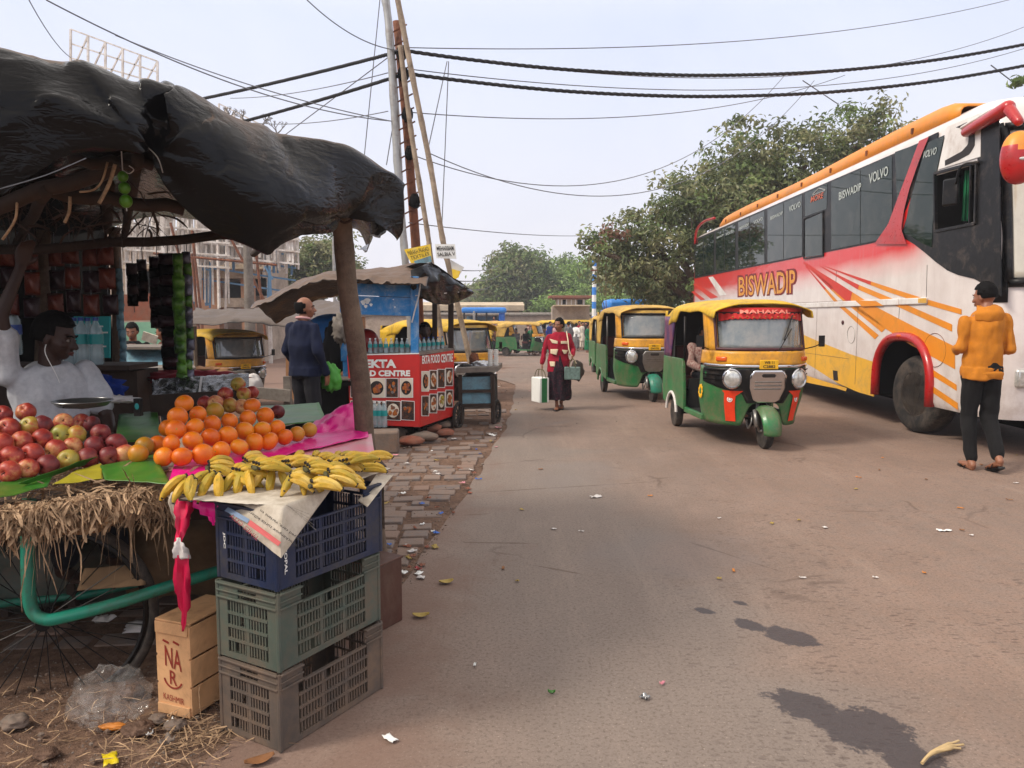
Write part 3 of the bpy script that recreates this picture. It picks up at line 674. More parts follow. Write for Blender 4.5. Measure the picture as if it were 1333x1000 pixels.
def lerp_(a, b, t): return a + (b - a) * t
LA = math.atan2(.46, .27)
def make_crate(name, label, m, z, dx=0, dy=0, dr=0, hgt=.278, dip=1):
    t = thing(name, label, 'crate', (-.799 + dx, 2.86 + dy, z), LA + dr, 'plastic crates stacked under the bananas')
    L, Wd = .535, .30; b = MB(); rm = MB()
    def wall(O, U, N, w, cols, e, long):
        U, N = Vector(U), Vector(N); O = Vector(O); tk = .006
        def bar(u0, u1, z0, z1, off=0, t_=tk, tgt=b):
            fl = lambda zz: 1 + .02 * zz / hgt
            c = O + U * ((u0 + u1) / 2) + N * off; tgt.box((c.x, c.y, (z0 + z1) / 2), (abs(U.x) * (u1 - u0) + abs(N.x) * t_, abs(U.y) * (u1 - u0) + abs(N.y) * t_, z1 - z0))
        bar(0, w, 0, .022); bar(0, e, .022, hgt - .06); bar(w - e, w, .022, hgt - .06)
        zt = hgt - .06; cw = (w - 2 * e) / cols
        if long: cw = (w - 2 * e) / cols
        for i in range(1, cols): bar(e + i * cw - .008, e + i * cw + .008, .022, zt)
        rows = 4; rh = (zt - .022) / rows
        for r_ in range(1, rows): bar(e, w - e, .022 + r_ * rh - .005, .022 + r_ * rh + .005, .001, .009)
        for i in range(cols):
            n = int((cw - .016) / .0135)
            for r_ in range(rows):
                for q in range(n):
                    if rnd.random() < .03: continue
                    u = e + i * cw + .008 + (q + .5) * (cw - .016) / n
                    bar(u - .003, u + .003, .022 + r_ * rh + .004, .022 + (r_ + 1) * rh - .004, -.001, .005)
        for z0, z1, o_, tt in ((hgt - .06, hgt - .052, .004, .016), (hgt - .052, hgt - .008, 0, tk), (hgt - .034, hgt - .028, .005, .014), (hgt - .008, hgt, .005, .018)):
            if long and dip:
                bar(0, w * .2, z0, z1, o_, tt, rm); bar(w * .82, w, z0, z1, o_, tt, rm)
                if z1 < hgt - .03 : bar(w * .2 + .001, w * .82 - .001, z0 - .006, z1 - .006, o_, tt, rm)
            elif z0 == hgt - .052 and not long:
                bar(0, w / 2 - .045, z0, z1, o_, tt, rm); bar(w / 2 + .045, w, z0, z1, o_, tt, rm); bar(w / 2 - .045, w / 2 + .045, hgt - .02, z1, o_, tt, rm)
            else: bar(0, w, z0, z1, o_, tt, rm)
    wall((-L / 2, -Wd / 2, 0), (1, 0, 0), (0, -1, 0), L, 3, .085, True); wall((-L / 2, Wd / 2, 0), (1, 0, 0), (0, 1, 0), L, 3, .085, True)
    wall((-L / 2, -Wd / 2, 0), (0, 1, 0), (-1, 0, 0), Wd, 2, .05, False); wall((L / 2, -Wd / 2, 0), (0, 1, 0), (1, 0, 0), Wd, 2, .05, False)
    for sx in (-1, 1):
        for sy in (-1, 1): b.tube([(sx * L / 2, sy * Wd / 2, 0), (sx * L / 2, sy * Wd / 2, hgt)], .009, 8)
    b.box((0, 0, .012), (L - .02, Wd - .02, .008))
    b.build('shell', M(m), t, smooth=0); rm.build('rim', M(m), t, smooth=0, bevel=.002)
    return t
make_crate('plastic_crate', 'dusty grey broken plastic crate at the very bottom of the stack on the road', 'grey_crate', .004)
make_crate('plastic_crate', 'dusty green-grey plastic crate in the middle of the stack', 'green_crate', .287, -.006, .01, .02)
bc = make_crate('plastic_crate', 'dark blue plastic crate topmost under the banana newspaper', 'blue_crate', .572, .0, .02, -.015)
def bq(px0, px1, py0, py1): pass
text('GOPAL', M('text_white'), bc, lambda u, v: Vector((-.535 / 2 + .03 + .013 * v, -.157, .15 - .1 * u)), 'lettering', .03)
text('JDC', M('text_white'), bc, lambda u, v: Vector((-.5355 / 2 - .004, .12 - .013 * v, .17 - .06 * u)), 'lettering', .03)
wb = gnd(249, 935); wl = gnd(206, 920); wd = (wl - wb); wa = math.atan2(-wd.y, -wd.x)
t = thing('wooden_box', 'upright orange pine fruit box with red stencilled letters beside the plastic crates', 'box', (wb.x, wb.y, 0), wa + .12)
Wx, Wy, Wz = .155, .27, .36      # local: front face spans -x, depth +y
b = MB(); b.box((-Wx / 2, .009, Wz / 2), (Wx, .018, Wz)); b.box((-Wx / 2, Wy - .009, Wz / 2), (Wx, .018, Wz)); b.build('end_board', M('pine') if 'pine' in MC else mat('pine', (220, 170, 122), .75, var=.16, vs=4, bump=.4, bs=30, dirt=(120, 76, 46), dw=.3), t, smooth=0, bevel=.002)
for x in (-.004, -Wx + .004):
    for i, (z0, z1) in enumerate(((.004, .112), (.120, .222), (.231, .352))):
        p = MB(); p.box((x + (.0055 if x > -.05 else -.0055), Wy / 2, (z0 + z1) / 2), (.008, Wy - .002, z1 - z0)); p.build('slat', M('pine'), t, smooth=0, bevel=.002)
p = MB(); p.box((-Wx / 2, Wy / 2, Wz + .005), (Wx + .01, Wy, .008)); p.build('lid', M('pine'), t, smooth=0, bevel=.002); p = MB(); p.box((-Wx / 2, -.004, Wz - .02), (Wx, .007, .045)); p.build('rail', M('pine'), t, smooth=0, bevel=.002); p = MB(); p.box((-Wx / 2, -.004, .02), (Wx, .007, .04)); p.build('rail', M('pine'), t, smooth=0, bevel=.002)
mat('stencil', (150, 50, 36), .8, var=.3, vs=30)
text('NA', M('stencil'), t, bil((-.115, -.0022, .19), (-.035, -.0022, .175), (-.035, -.0022, .255), (-.115, -.0022, .27)), 'lettering', .01)
text('R', M('stencil'), t, bil((-.095, -.0022, .12), (-.06, -.0022, .115), (-.06, -.0022, .17), (-.095, -.0022, .175)), 'lettering', .01)
text('KASHMIR', M('stencil'), t, bil((-.13, -.0022, .055), (-.03, -.0022, .045), (-.03, -.0022, .07), (-.13, -.0022, .08)), 'lettering')
b = MB()
for a0, a1 in ((-2.9, -.3),):
    pts = ring(14, .045, (-.078, -.0025, .15), 'y', a0, a1)
    for p, q in zip(pts, pts[1:]): b.beam(p, q, .0015, .006)
for x0 in (-.12, -.07): b.box((x0 + .012, -.0025, .285), (.03, .001, .008), rot3(0, .3, 0))
b.build('stencil_mark', M('stencil'), t, smooth=0)
p0, p1 = gnd(497, 822), gnd(538, 800)
t = thing('metal_box', 'rusty brown tin box standing behind the crates at the road edge', 'box', (p0.x, p0.y, 0), math.atan2(p1.y - p0.y, p1.x - p0.x))
b = MB(); b.box((.06, .12, .16), (.20, .24, .32)); b.build('body', M('tin_brown'), t, smooth=0, bevel=.006)
b = MB(); b.box((.06, .12, .326), (.212, .252, .012)); b.build('lid', M('tin_brown'), t, smooth=0, bevel=.003)
def sheet(px, z, wr=.006, n=14, name=None, fs=18, seed=0):
    c = [atz(x, y, zz) for (x, y), zz in zip(px, z if isinstance(z, (list, tuple)) else [z] * 4)]
    f = bil(*c)
    def g(u, v):
        p = f(u, v); return p + Vector((0, 0, wr * (noise.noise(Vector((p.x * fs, p.y * fs, seed))) + .5 * noise.noise(Vector((p.x * fs * 2.3, p.y * fs * 2.3, seed + 5))))))
    b = MB(); b.grid(g, n, n); return b
FA = V(-3.3, 2.66, 0); FB = V(-1.36, 3.22, 0); fd = (FB - FA).normalized(); fn_ = V(-fd.y, fd.x, 0)
cart = thing('fruit_cart', 'green framed wooden fruit barrow with spoked wheels and straw covered top', 'cart', (FA.x, FA.y, 0), math.atan2(fd.y, fd.x))
CL = (FB - FA).length + .1
b = MB()
for i in range(7): b.box((CL / 2, .1 + i * .17, .76), (CL, .16, .028))
b.build('deck', M('dark_wood'), cart, smooth=0, bevel=.003)
b = MB(); b.box((CL / 2, .0, .70), (CL, .05, .1)); b.box((CL / 2, 1.2, .70), (CL, .05, .1)); b.box((CL, .6, .7), (.05, 1.2, .1)); b.box((.5, .6, .7), (.05, 1.15, .08)); b.box((1.4, .6, .7), (.05, 1.15, .08)); b.build('deck_frame', M('dark_wood'), cart, smooth=0, bevel=.004)
Yt = 2.88
path = [at(38, 650, 2.86), at(36, 700, 2.86), at(37, 760, 2.84), at(42, 795, 2.84), at(58, 806, 2.84), at(80, 804, 2.86), at(150, 786, 2.95), at(215, 765, 3.05), at(300, 738, 3.2), at(360, 715, 3.4)]
b = MB(); b.tube(smoothpath(path, 4), .024, 12); b.build('tube_frame', M('teal_tube'), cart, world=True, smooth=180)
b = MB(); b.tube([at(30, 690, 4.0), at(30, 800, 4.0)], .024, 10); b.tube([at(-40, 790, 3.6), at(110, 775, 3.8), at(290, 735, 4.1)], .02, 10); b.build('tube_frame', M('teal_tube'), cart, world=True, smooth=180)
def wheel(c, r, ang, tilt=0):
    M3 = rot3(0, 0, ang) @ rot3(tilt, 0, 0)
    P = lambda v: Vector(c) + M3 @ Vector(v)
    b = MB(); b.tube([P(v) for v in ring(40, r)], .021, 8, closed=True); o = b.build('wheel', M('tyre'), cart, world=True, smooth=180)
    b = MB(); b.tube([P(v) for v in ring(40, r - .03)], .012, 6, closed=True); rim = b.build('rim', M('black_plastic'), o); rim.parent = o
    rim.data.transform(pmat(cart).inverted())
    b = MB()
    for i in range(32):
        a = 2 * PI * i / 32; a2 = a + (.35 if i % 2 else -.35)
        b.tube([P((.03 * math.cos(a2), .03 * (1 if i % 4 < 2 else -1), .03 * math.sin(a2))), P(((r - .03) * math.cos(a), 0, (r - .03) * math.sin(a)))], .0022, 4, caps=False)
    b.tube([P((0, -.06, 0)), P((0, .06, 0))], .028, 10)
    s = b.build('spokes', M('black_plastic'), o); s.data.transform(pmat(cart).inverted())
wheel(at(60, 806, 3.02), .40, math.atan2(fd.y, fd.x) + .05, .04); wheel(at(80, 790, 4.1), .40, math.atan2(fd.y, fd.x), 0)
b = MB(); b.tube([at(60, 806, 2.95), at(80, 790, 4.15)], .018, 8); b.build('axle', M('rusty'), cart, world=True)
E0, E1 = atz(-60, 672, .86), atz(228, 628, .87)
def straws(name, n, src, wd, mt, seed):
    r_ = random.Random(seed); vs = []; fs = []
    for i in range(n):
        p, d, L, w, g = src(r_); side = V(r_.uniform(-1, 1), r_.uniform(-1, 1), r_.uniform(-.4, .4)).normalized() * w
        k = len(vs); sg = 4; tw = r_.uniform(-.6, .6)
        for q in range(sg + 1):
            vs += [p - side, p + side]; d = (d + V(r_.uniform(-.25, .25), r_.uniform(-.25, .25), r_.uniform(-.2, .1) - g)).normalized(); p = p + d * L / sg
            if q == sg - 1: side = side * .35
        fs += [(k + 2 * q, k + 2 * q + 1, k + 2 * q + 3, k + 2 * q + 2) for q in range(sg)]
    b = MB(); b.add(vs, fs); return b
def s1(r_):
    u = r_.random(); p = E0.lerp(E1, u) + V(r_.uniform(-.02, .02), r_.uniform(-.05, .06), -abs(r_.gauss(0, .05)) + .005); g = .05 if noise.noise(V(u * 14, p.z * 9, 0)) > -.05 else .3
    return p, V(r_.uniform(-1, 1), r_.uniform(-1, .1), r_.uniform(-.9, .3)), r_.uniform(.02, .09), r_.choice((.001, .0015, .0025, .004, .006)), g
def s2(r_):
    u = r_.choice((.12, .2, .35, .42, .46, .7, .8, .93)) + r_.gauss(0, .03); p = E0.lerp(E1, u) + V(0, r_.uniform(-.06, 0), r_.uniform(-.12, -.03))
    return p, V(r_.uniform(-.2, .2), r_.uniform(-.3, 0), -1), r_.uniform(.08, .3), r_.uniform(.0015, .003), .5
def s3(r_):
    u = r_.random(); p = E0.lerp(E1, u) + V(r_.uniform(-.3, .1), r_.uniform(0, .9), r_.uniform(-.05, .02))
    return p, V(r_.uniform(-1, 1), r_.uniform(-1, 1), r_.uniform(-.2, .2)), r_.uniform(.05, .2), r_.uniform(.003, .006), .02
b = straws('s', 4200, s1, 0, 0, 1); b2 = straws('s', 50, s2, 0, 0, 2); b3 = straws('s', 700, s3, 0, 0, 3)
b.add(b2.v, b2.f); b.add(b3.v, b3.f); b.mi = [0] * len(b.f)
tag(b.build('straw', M('straw'), smooth=0), 'dry straw fringe hanging from the edge of the fruit barrow', 'straw', kind='stuff')
o = sheet([(-40, 700), (128, 694), (225, 640), (-40, 670)], [.72, .72, .80, .80], .01, seed=4).build('cardboard_sheet', M('cardboard'), smooth=180, solid=.003); tag(o, 'brown cardboard flap showing below the straw fringe at far left', 'cardboard')
def leaf(label, px, z, seed, m='banana_leaf'):
    b = sheet(px, z, .006, 16, seed=seed, fs=9); o = b.build('banana_leaf', M(m), smooth=180, solid=.0015); tag(o, label, 'leaf', 'banana leaf pieces lining the barrow edge')
leaf('long green banana leaf strip along the straw edge under the leftmost apples', [(-60, 662), (62, 634), (70, 615), (-60, 640)], [.885, .89, .905, .9], 1)
leaf('green banana leaf blade folded upward in front of the middle apples', [(22, 630), (36, 631), (130, 598), (126, 594)], [.91, .895, .92, .945], 2)
leaf('yellowing banana leaf piece under the middle of the leaf edge', [(68, 632), (134, 623), (132, 604), (100, 612)], [.888, .89, .915, .91], 3, 'leaf_yellow')
leaf('broad green banana leaf piece at the right end of the apples', [(136, 624), (224, 632), (200, 592), (130, 606)], [.888, .888, .93, .915], 4)
leaf('dark green banana leaf lying behind the oranges', [(300, 560), (425, 548), (415, 524), (330, 530)], [.90, .90, .92, .92], 5)
leaf('dull green banana leaf in shade between apples and oranges', [(150, 575), (210, 575), (205, 535), (155, 540)], [.93, .93, .97, .97], 6)
t = thing('display_board', 'plank board laid on the crates carrying the bananas and oranges', 'board', (-.9, 3.2, 0), 0)
q = [atz(232, 645, .865), atz(369, 652, .865), atz(503, 606, .865), atz(440, 540, .865), atz(230, 585, .865)]
b = MB(); b.prism([p - V(0, 0, .02) for p in q], (0, 0, .018)); b.build('plank', M('dark_wood'), t, world=True, smooth=0)
b = MB(); b.beam(atz(494, 625, .84), gnd(498, 712) + V(0, 0, 0), .035); b.build('leg', M('grey_wood'), t, world=True, smooth=0)
b = MB(); b.beam(atz(440, 560, .84), V(-1.05, 4.3, 0), .035); b.build('leg', M('grey_wood'), t, world=True, smooth=0)
def paper(name, label, px, z, m, wr=.008, seed=0, n=20, fs=14, cat='paper'):
    o = sheet(px, z, wr, n, seed=seed, fs=fs).build(name, M(m), smooth=180, solid=.0008); return tag(o, label, cat)
def newsprint():
    m, nt, b, tc, out = newmat('newsprint'); co = tc.outputs['Object']; n = nt.noise(co, 20, 4)
    nt.l(nt.ramp(n, [(.35, lin((176, 164, 146))), (.65, lin((208, 198, 182)))]), b.inputs['Base Color']); b.inputs['Roughness'].default_value = .9; MC['newsprint'] = m
newsprint()
paper('newspaper', 'newspaper sheet spread under the bananas', [(234, 650), (369, 659), (508, 610), (380, 585)], [.872, .872, .878, .872], 'newsprint', .004, 1)
paper('pink_paper', 'pale pink wrapping paper between the bananas and the oranges', [(212, 632), (488, 592), (482, 556), (222, 600)], [.878, .882, .888, .880], 'pink_paper', .004, 7)
o = paper('magenta_paper', 'bright magenta paper spread under the oranges', [(220, 626), (480, 568), (474, 545), (232, 590)], [.892, .898, .912, .90], 'magenta_paper', .007, 3)
C0 = [at(395, 592, 3.72), at(476, 556, 4.25), at(474, 531, 4.32), at(425, 524, 4.35), at(400, 548, 4.1)]
def mg(u, v):
    lo = at(380 + 96 * u, 594 - 38 * u, 3.6 + .68 * u); hi = at(398 + 76 * u, 556 - 30 * u - 12 * math.sin(u * PI * .9) * (.4 + .6 * u), 4.15 + .22 * u)
    p = lo.lerp(hi, v); return p + V(0, 0, .022 * noise.noise(p * 13) + .012 * noise.noise(p * 31))
b = MB(); b.grid(mg, 26, 16); tag(b.build('magenta_paper', M('magenta_paper'), smooth=60, solid=.0008), 'crumpled bright magenta paper end rising beside the wooden post', 'paper')
K = [at(284, 655, 2.76), at(369, 658, 2.52), at(432, 636, 2.78), at(366, 727, 2.46)]
def flap(u, v):
    top = K[0].lerp(K[1], u * 2) if u < .5 else K[1].lerp(K[2], u * 2 - 1)
    if u < .5: e = (K[0].lerp(K[3], v)).lerp(K[1].lerp(K[3], v), u * 2)
    else: e = (K[1].lerp(K[3], v)).lerp(K[2].lerp(K[3], v), u * 2 - 1)
    return e + V(0, -1, 0) * .012 * math.sin(v * PI) + V(.3, -1, 0).normalized() * .006 * noise.noise(e * 16)
nf = thing('newspaper', 'creased newspaper corner hanging over the dark blue crate', 'newspaper', K[1], 0)
b = MB(); b.grid(flap, 24, 16); b.build('page', M('newsprint'), nf, world=True, smooth=180, solid=.0006)
def fl(px, py):   # point just in front of the flap
    u = (px - 286) / (432 - 286); Y = 2.78 + (2.5 - 2.78) * u * 2 if u < .55 else 2.5 + (2.74 - 2.5) * (u * 2 - 1)
    w = max(0, min(1, (py - 655) / 72)); Y = Y * (1 - w) + 2.46 * w
    return at(px, py, Y - .026)
def nt_text(s, a, b_, hgt, m, bold=0):
    inv = pmat(nf).inverted()
    def f(u, v):
        x = a[0] + (b_[0] - a[0]) * u; y = a[1] + (b_[1] - a[1]) * u
        L = math.hypot(b_[0] - a[0], b_[1] - a[1]); nx, ny = (b_[1] - a[1]) / L, -(b_[0] - a[0]) / L
        return inv @ fl(x + nx * v * hgt, y + ny * v * hgt)
    text(s, m, nf, f, 'newsprint_text', bold)
nt_text('Chickenpox turns killer;', (388, 708), (326, 664), 5, M('ink_dark'), .01)
nt_text('delayed care, variant to', (396, 704), (340, 662), 4.6, M('ink_dark'), .01)
b = MB()
def stripe(pts, m, h): 
    b = MB(); b.poly([pmat(nf).inverted() @ fl(*p) for p in pts]); b.build('printed_band', m, nf, smooth=0)
stripe([(297, 660), (325, 676), (322, 681), (292, 665)], mat('band_blue', (120, 140, 166), .9), 0); stripe([(326, 677), (366, 706), (362, 711), (322, 683)], mat('band_pink', (196, 96, 96), .9), 0)
nt_text('TIMES CITY', (338, 700), (302, 668), 5.5, mat('print_maroon', (140, 60, 70), .9))
for i in range(7): nt_text('murmurs and other lines of words set', (404 - i * 3 + 8, 690 - i * 7), (372 - i * 2 + 6, 660 - i * 1.0), 1.5, mat('print_grey', (120, 112, 106), .9)) if i < 4 else None
o = paper('newspaper', 'small folded newspaper corner drooping at the right end of the bananas', [(466, 652), (478, 660), (512, 618), (490, 618)], [.80, .79, .87, .875], 'newsprint', .003, 5)
def ribbon(label, pts, w, m, name='paper_strip'):
    b = MB(); P = smoothpath([at(*p) for p in pts], 5); n = len(P)
    W_ = [w[min(len(w) - 1, int(i / n * len(w)))] for i in range(n)]
    vs = []; 
    for i, p in enumerate(P):
        ww = W_[i]; a = .5 * math.sin(i * .5)
        for q in range(5): 
            s_ = (q / 4 - .5); vs.append(p + V(math.cos(a * .6) * ww * s_, .25 * ww * math.sin(s_ * 9 + i * .4) * .6, .012 * noise.noise(V(i * .7, q * 1.3, 3))))
    b.add(vs, [(i * 5 + q, i * 5 + q + 1, i * 5 + q + 6, i * 5 + q + 5) for i in range(n - 1) for q in range(4)])
    tag(b.build(name, m, smooth=60, solid=.0007), label, 'paper strip')
ribbon('red paper strip hanging off the board left of the newspaper', [(243, 642, 2.83), (240, 660, 2.8), (236, 690, 2.78), (231, 706, 2.77)], [.075, .07, .05, .035, .03], M('red_paper'))
ribbon('white paper twist knotted halfway down the hanging pink strip', [(232, 700, 2.76), (234, 712, 2.75), (237, 727, 2.75)], [.018, .04, .055, .062], M('white_litter'))
ribbon('long crimson paper tail dangling in front of the wooden box', [(237, 722, 2.76), (237, 755, 2.76), (240, 790, 2.77), (238, 822, 2.77)], [.058, .065, .055, .045, .02, .01], M('red_paper'))
ribbon('bright pink paper triangle drooping below the leftmost bananas', [(270, 644, 2.76), (274, 655, 2.74), (276, 672, 2.73), (278, 684, 2.73)], [.15, .12, .08, .03, .01], M('magenta_paper'))
ribbon('cream paper curl at the left corner of the banana board', [(228, 640, 2.84), (224, 655, 2.83), (230, 680, 2.83)], [.03, .03, .02, .01], M('newsprint'))
def appf(d):
    a = abs(d.z); k = 1 - .30 * math.exp(-((1 - a) / .02)) - .12 * math.exp(-((1 - a) / .1)); return k * (1 + .03 * math.sin(5 * math.atan2(d.y, d.x)) * (d.z < 0))
def apple(mt, lab):
    b = MB(); b.ell((0, 0, 0), (.0425, .0425, .040), None, 20, 14, appf); t = thing('apple', lab, 'apple'); b.build('flesh', M(mt), t, smooth=180)
    b = MB(); b.tube([(0, 0, .026), (.002, 0, .036), (.006, 0, .045)], .0016, 6); b.build('stem', M('dark_wood'), t)
    return t
protos = {'r': apple('apple_red', ''), 'd': apple('apple_dark', ''), 'g': apple('apple_green', '')}; usedp = set()
def place(kind, p, lab, group, cat, sc=1):
    o = protos[kind]
    if kind in usedp: o = copy_tree(o)
    usedp.add(kind); o.location = p; o.scale = (sc,) * 3; tag(o, lab, cat, group)
    if not group and 'group' in o: del o['group']
    return o
rowsA = [('front row', .935, [(45, 460, 'r'), (135, 445, 'r'), (230, 430, 'd'), (425, 393, 'd'), (525, 385, 'd'), (605, 378, 'r')]),
         ('second row', .975, [(-55, 400, 'r'), (55, 390, 'r'), (155, 375, 'r'), (270, 352, 'r'), (350, 340, 'r'), (455, 335, 'd'), (560, 325, 'd')]),
         ('third row', 1.017, [(-80, 335, 'r'), (10, 325, 'r'), (105, 312, 'r'), (205, 300, 'r'), (295, 282, 'g'), (370, 282, 'g'), (485, 275, 'd')]),
         ('fourth row', 1.06, [(-55, 260, 'r'), (40, 250, 'r'), (145, 240, 'g'), (205, 235, 'd'), (305, 222, 'r')]),
         ('top row', 1.10, [(10, 185, 'r'), (125, 172, 'r')]),
         ('hidden back row', .975, [(60, 240, 'd'), (160, 225, 'r'), (260, 225, 'd'), (350, 230, 'r'), (400, 240, 'd')])]
for nm, z, L in rowsA:
    for cx, cy, kd in L:
        p = atz(cx / 3.703, 490 + cy / 3.703, z); col = {'r': 'red', 'd': 'dark red', 'g': 'yellowish'}[kd]
        if nm == 'hidden back row': p += V(0, .08, 0)
        o = place(kd, p, '%s apple in the %s of the apple heap by the straw edge' % (col, nm if 'hidden' not in nm else 'rear'), 'apples heaped on the barrow', 'apple', rnd.uniform(.94, 1.06))
        o.rotation_euler = (R(90) + rnd.gauss(0, .35), rnd.gauss(0, .4), rnd.gauss(0, .5)) if rnd.random() < .75 else (rnd.uniform(0, 6), rnd.uniform(0, 6), 0)
o = place('g', atz(330 / 3.703, 490 + 403 / 3.703, .935), 'green and red apple at the centre of the front row behind the leaf', 'apples heaped on the barrow', 'apple', 1.02); o.rotation_euler = (R(60), .4, 0)
b = MB(); b.ell((0, 0, 0), (.0415, .0415, .0385), None, 18, 12, lambda d: 1 - .05 * math.exp(-((1 - abs(d.z)) / .03))); t = thing('orange', '', 'orange'); b.build('peel', M('orange_skin'), t, smooth=180)
b = MB(); b.ell((0, 0, .0375), (.003, .003, .0015), None, 8, 4); b.build('navel', M('leaf_yellow'), t); protos['o'] = t
b = MB(); b.ell((0, 0, 0), (.0385, .0385, .038), None, 18, 12); t = thing('sweet_lime', '', 'citrus'); b.build('peel', M('sweet_lime'), t, smooth=180); b = MB(); b.ell((0, 0, .0375), (.003, .003, .0015), None, 8, 4); b.build('navel', M('leaf_yellow'), t); protos['s'] = t
q = lambda *L: [(180 + x / 3.703, 480 + y / 3.703) for x, y in L]
rowsO = [('front row', .943, q((210, 425), (312, 413), (400, 395), (487, 377), (562, 355), (632, 350), (707, 330)), 'o'),
         ('second row', .985, q((160, 362), (262, 348), (350, 330), (432, 322), (513, 300), (597, 293), (670, 285)), 'o'),
         ('third row', 1.028, q((180, 295), (272, 282), (357, 268), (440, 252), (528, 240), (612, 228)), 'o'),
         ('fourth row', 1.07, q((190, 232), (288, 220), (548, 178)), 'o'), ('very top', 1.115, q((222, 167),), 'o'),
         ('left flank', .985, q((120, 292),), 'o'), ('left foot', .945, q((95, 365), (122, 425)), 'o')]
for nm, z, L, kd in rowsO:
    for x, y in L:
        p = atz(x, y, z); 
        if nm == 'left flank': p += V(0, .04, 0)
        o = place(kd, p, 'orange in the %s of the orange pile on magenta paper' % nm, 'oranges piled on the magenta paper', 'orange', rnd.uniform(.93, 1.08)); o.rotation_euler = (rnd.uniform(0, 6), rnd.uniform(0, 6), rnd.uniform(0, 6)); o.scale.z *= rnd.uniform(.9, 1)
for x, y in q((765, 315), (825, 295)):
    o = place('s', atz(x, y, .943), 'greenish yellow sweet lime at the right end of the orange row', 'sweet limes ending the orange row', 'citrus'); o.rotation_euler = (rnd.uniform(0, 6), 1, 0)
for x, y in q((370, 203),):
    o = place('s', atz(x, y, 1.05), 'mottled orange-yellow citrus near the top of the orange pile', None, 'citrus', 1.1); o.rotation_euler = (rnd.uniform(0, 6), 1, 0)
for x, y in q((30, 372), (0, 410)):
    o = place('s', atz(x, y, .95), 'dull orange citrus between the apples and the orange pile', 'dull citrus beside the apples', 'citrus', 1.05); o.rotation_euler = (rnd.uniform(0, 6), 1, 0)
for (x, y), z, kd in zip(q((463, 80), (400, 130), (490, 128), (300, 172), (422, 183), (480, 190), (350, 170), (655, 215), (530, 120)), (1.13, 1.09, 1.09, 1.06, 1.05, 1.04, 1.07, .98, 1.085), 'grgrgrrdr'):
    o = place(kd, atz(x, y, z) + V(0, .06, 0), 'blotchy apple in the little heap behind the oranges', 'apples heaped behind the oranges', 'apple', rnd.uniform(.9, 1)); o.rotation_euler = (R(90) + rnd.gauss(0, .4), rnd.gauss(0, .4), 0)
b = MB(); b.loft([(V(-1.33, 3.62, .87), V(.2, .45, 0), V(-.16, .07, 0)), (V(-1.36, 3.64, .93), V(.14, .3, 0), V(-.1, .05, 0)), (V(-1.40, 3.62, .97), V(.08, .2, 0), V(-.06, .03, 0))], 20)
tag(b.build('newspaper_mound', M('newsprint'), smooth=180), 'crumpled paper mound holding up the orange pile from behind', 'paper')
def hand_of(name, lab, n, yawspread, p, rz, tilt=0, roll=0, sc=1, layers=2):
    t = thing('banana_bunch', lab, 'bananas', p, 0, 'banana bunches on the newspaper'); t.rotation_euler = (roll, tilt, rz); t.scale = (sc,) * 3
    c = MB(); c.ell((-.002, 0, .012), (.010, .008 + n * .0025, .011)); c.build('crown', M('olive_cloth'), t, smooth=180)
    i = 0
    for ly in range(layers):
        m_ = n // layers + (n % layers if ly == 0 else 0)
        for k_ in range(m_):
            u = (k_ / (m_ - 1) - .5) if m_ > 1 else 0
            a = u * yawspread + rnd.gauss(0, .04); y0 = u * .03 * m_ * .55; L = .138 * rnd.uniform(.9, 1.1); cu = 1.0 + rnd.gauss(0, .08)
            pts = []; x = .0; z = .012 + ly * .022; an = .35 - .1 * ly
            o = V(.004, y0, z)
            for s_ in range(11):
                pts.append(o.copy()); an2 = an - cu * s_ / 10 * 1.0
                o = o + V(math.cos(an2) * math.cos(a), math.cos(an2) * math.sin(a), math.sin(an2)) * L / 10
            rs = [x_ * 1.05 for x_ in (.006, .008, .0135, .0162, .0172, .0172, .017, .016, .014, .0095, .005)]
            bb = MB(); bb.tube(pts, rs, 7); 
            bb.mat(1).tube([pts[-1], pts[-1] + (pts[-1] - pts[-2]).normalized() * .006], .0052, 6); bb.tube([pts[0] - V(.004, 0, 0), pts[0] + (pts[1] - pts[0]) * .35], .0075, 6)
            bb.build('banana', [M('banana_skin'), M('ink_dark')], t, smooth=50)
    return t
Bdir = LA
def bz(px, py, z): return atz(px, py, z)
for (x, y, n, lab, a, ti) in ((252, 612, 5, 'at the left end of the front row', -2.0, .55), (282, 606, 6, 'second from the left in the front row', -1.85, .65), (322, 603, 6, 'upright in the middle of the front row', -1.7, .75), (356, 600, 6, 'above the newspaper fold in the front row', -1.5, .75), (392, 606, 5, 'at the right of the upright front row', -1.25, .5)):
    hand_of('b', 'stubby banana bunch ' + lab, n, .9, bz(x, y + 14, .925), a, ti, rnd.uniform(-.2, .2), .86)
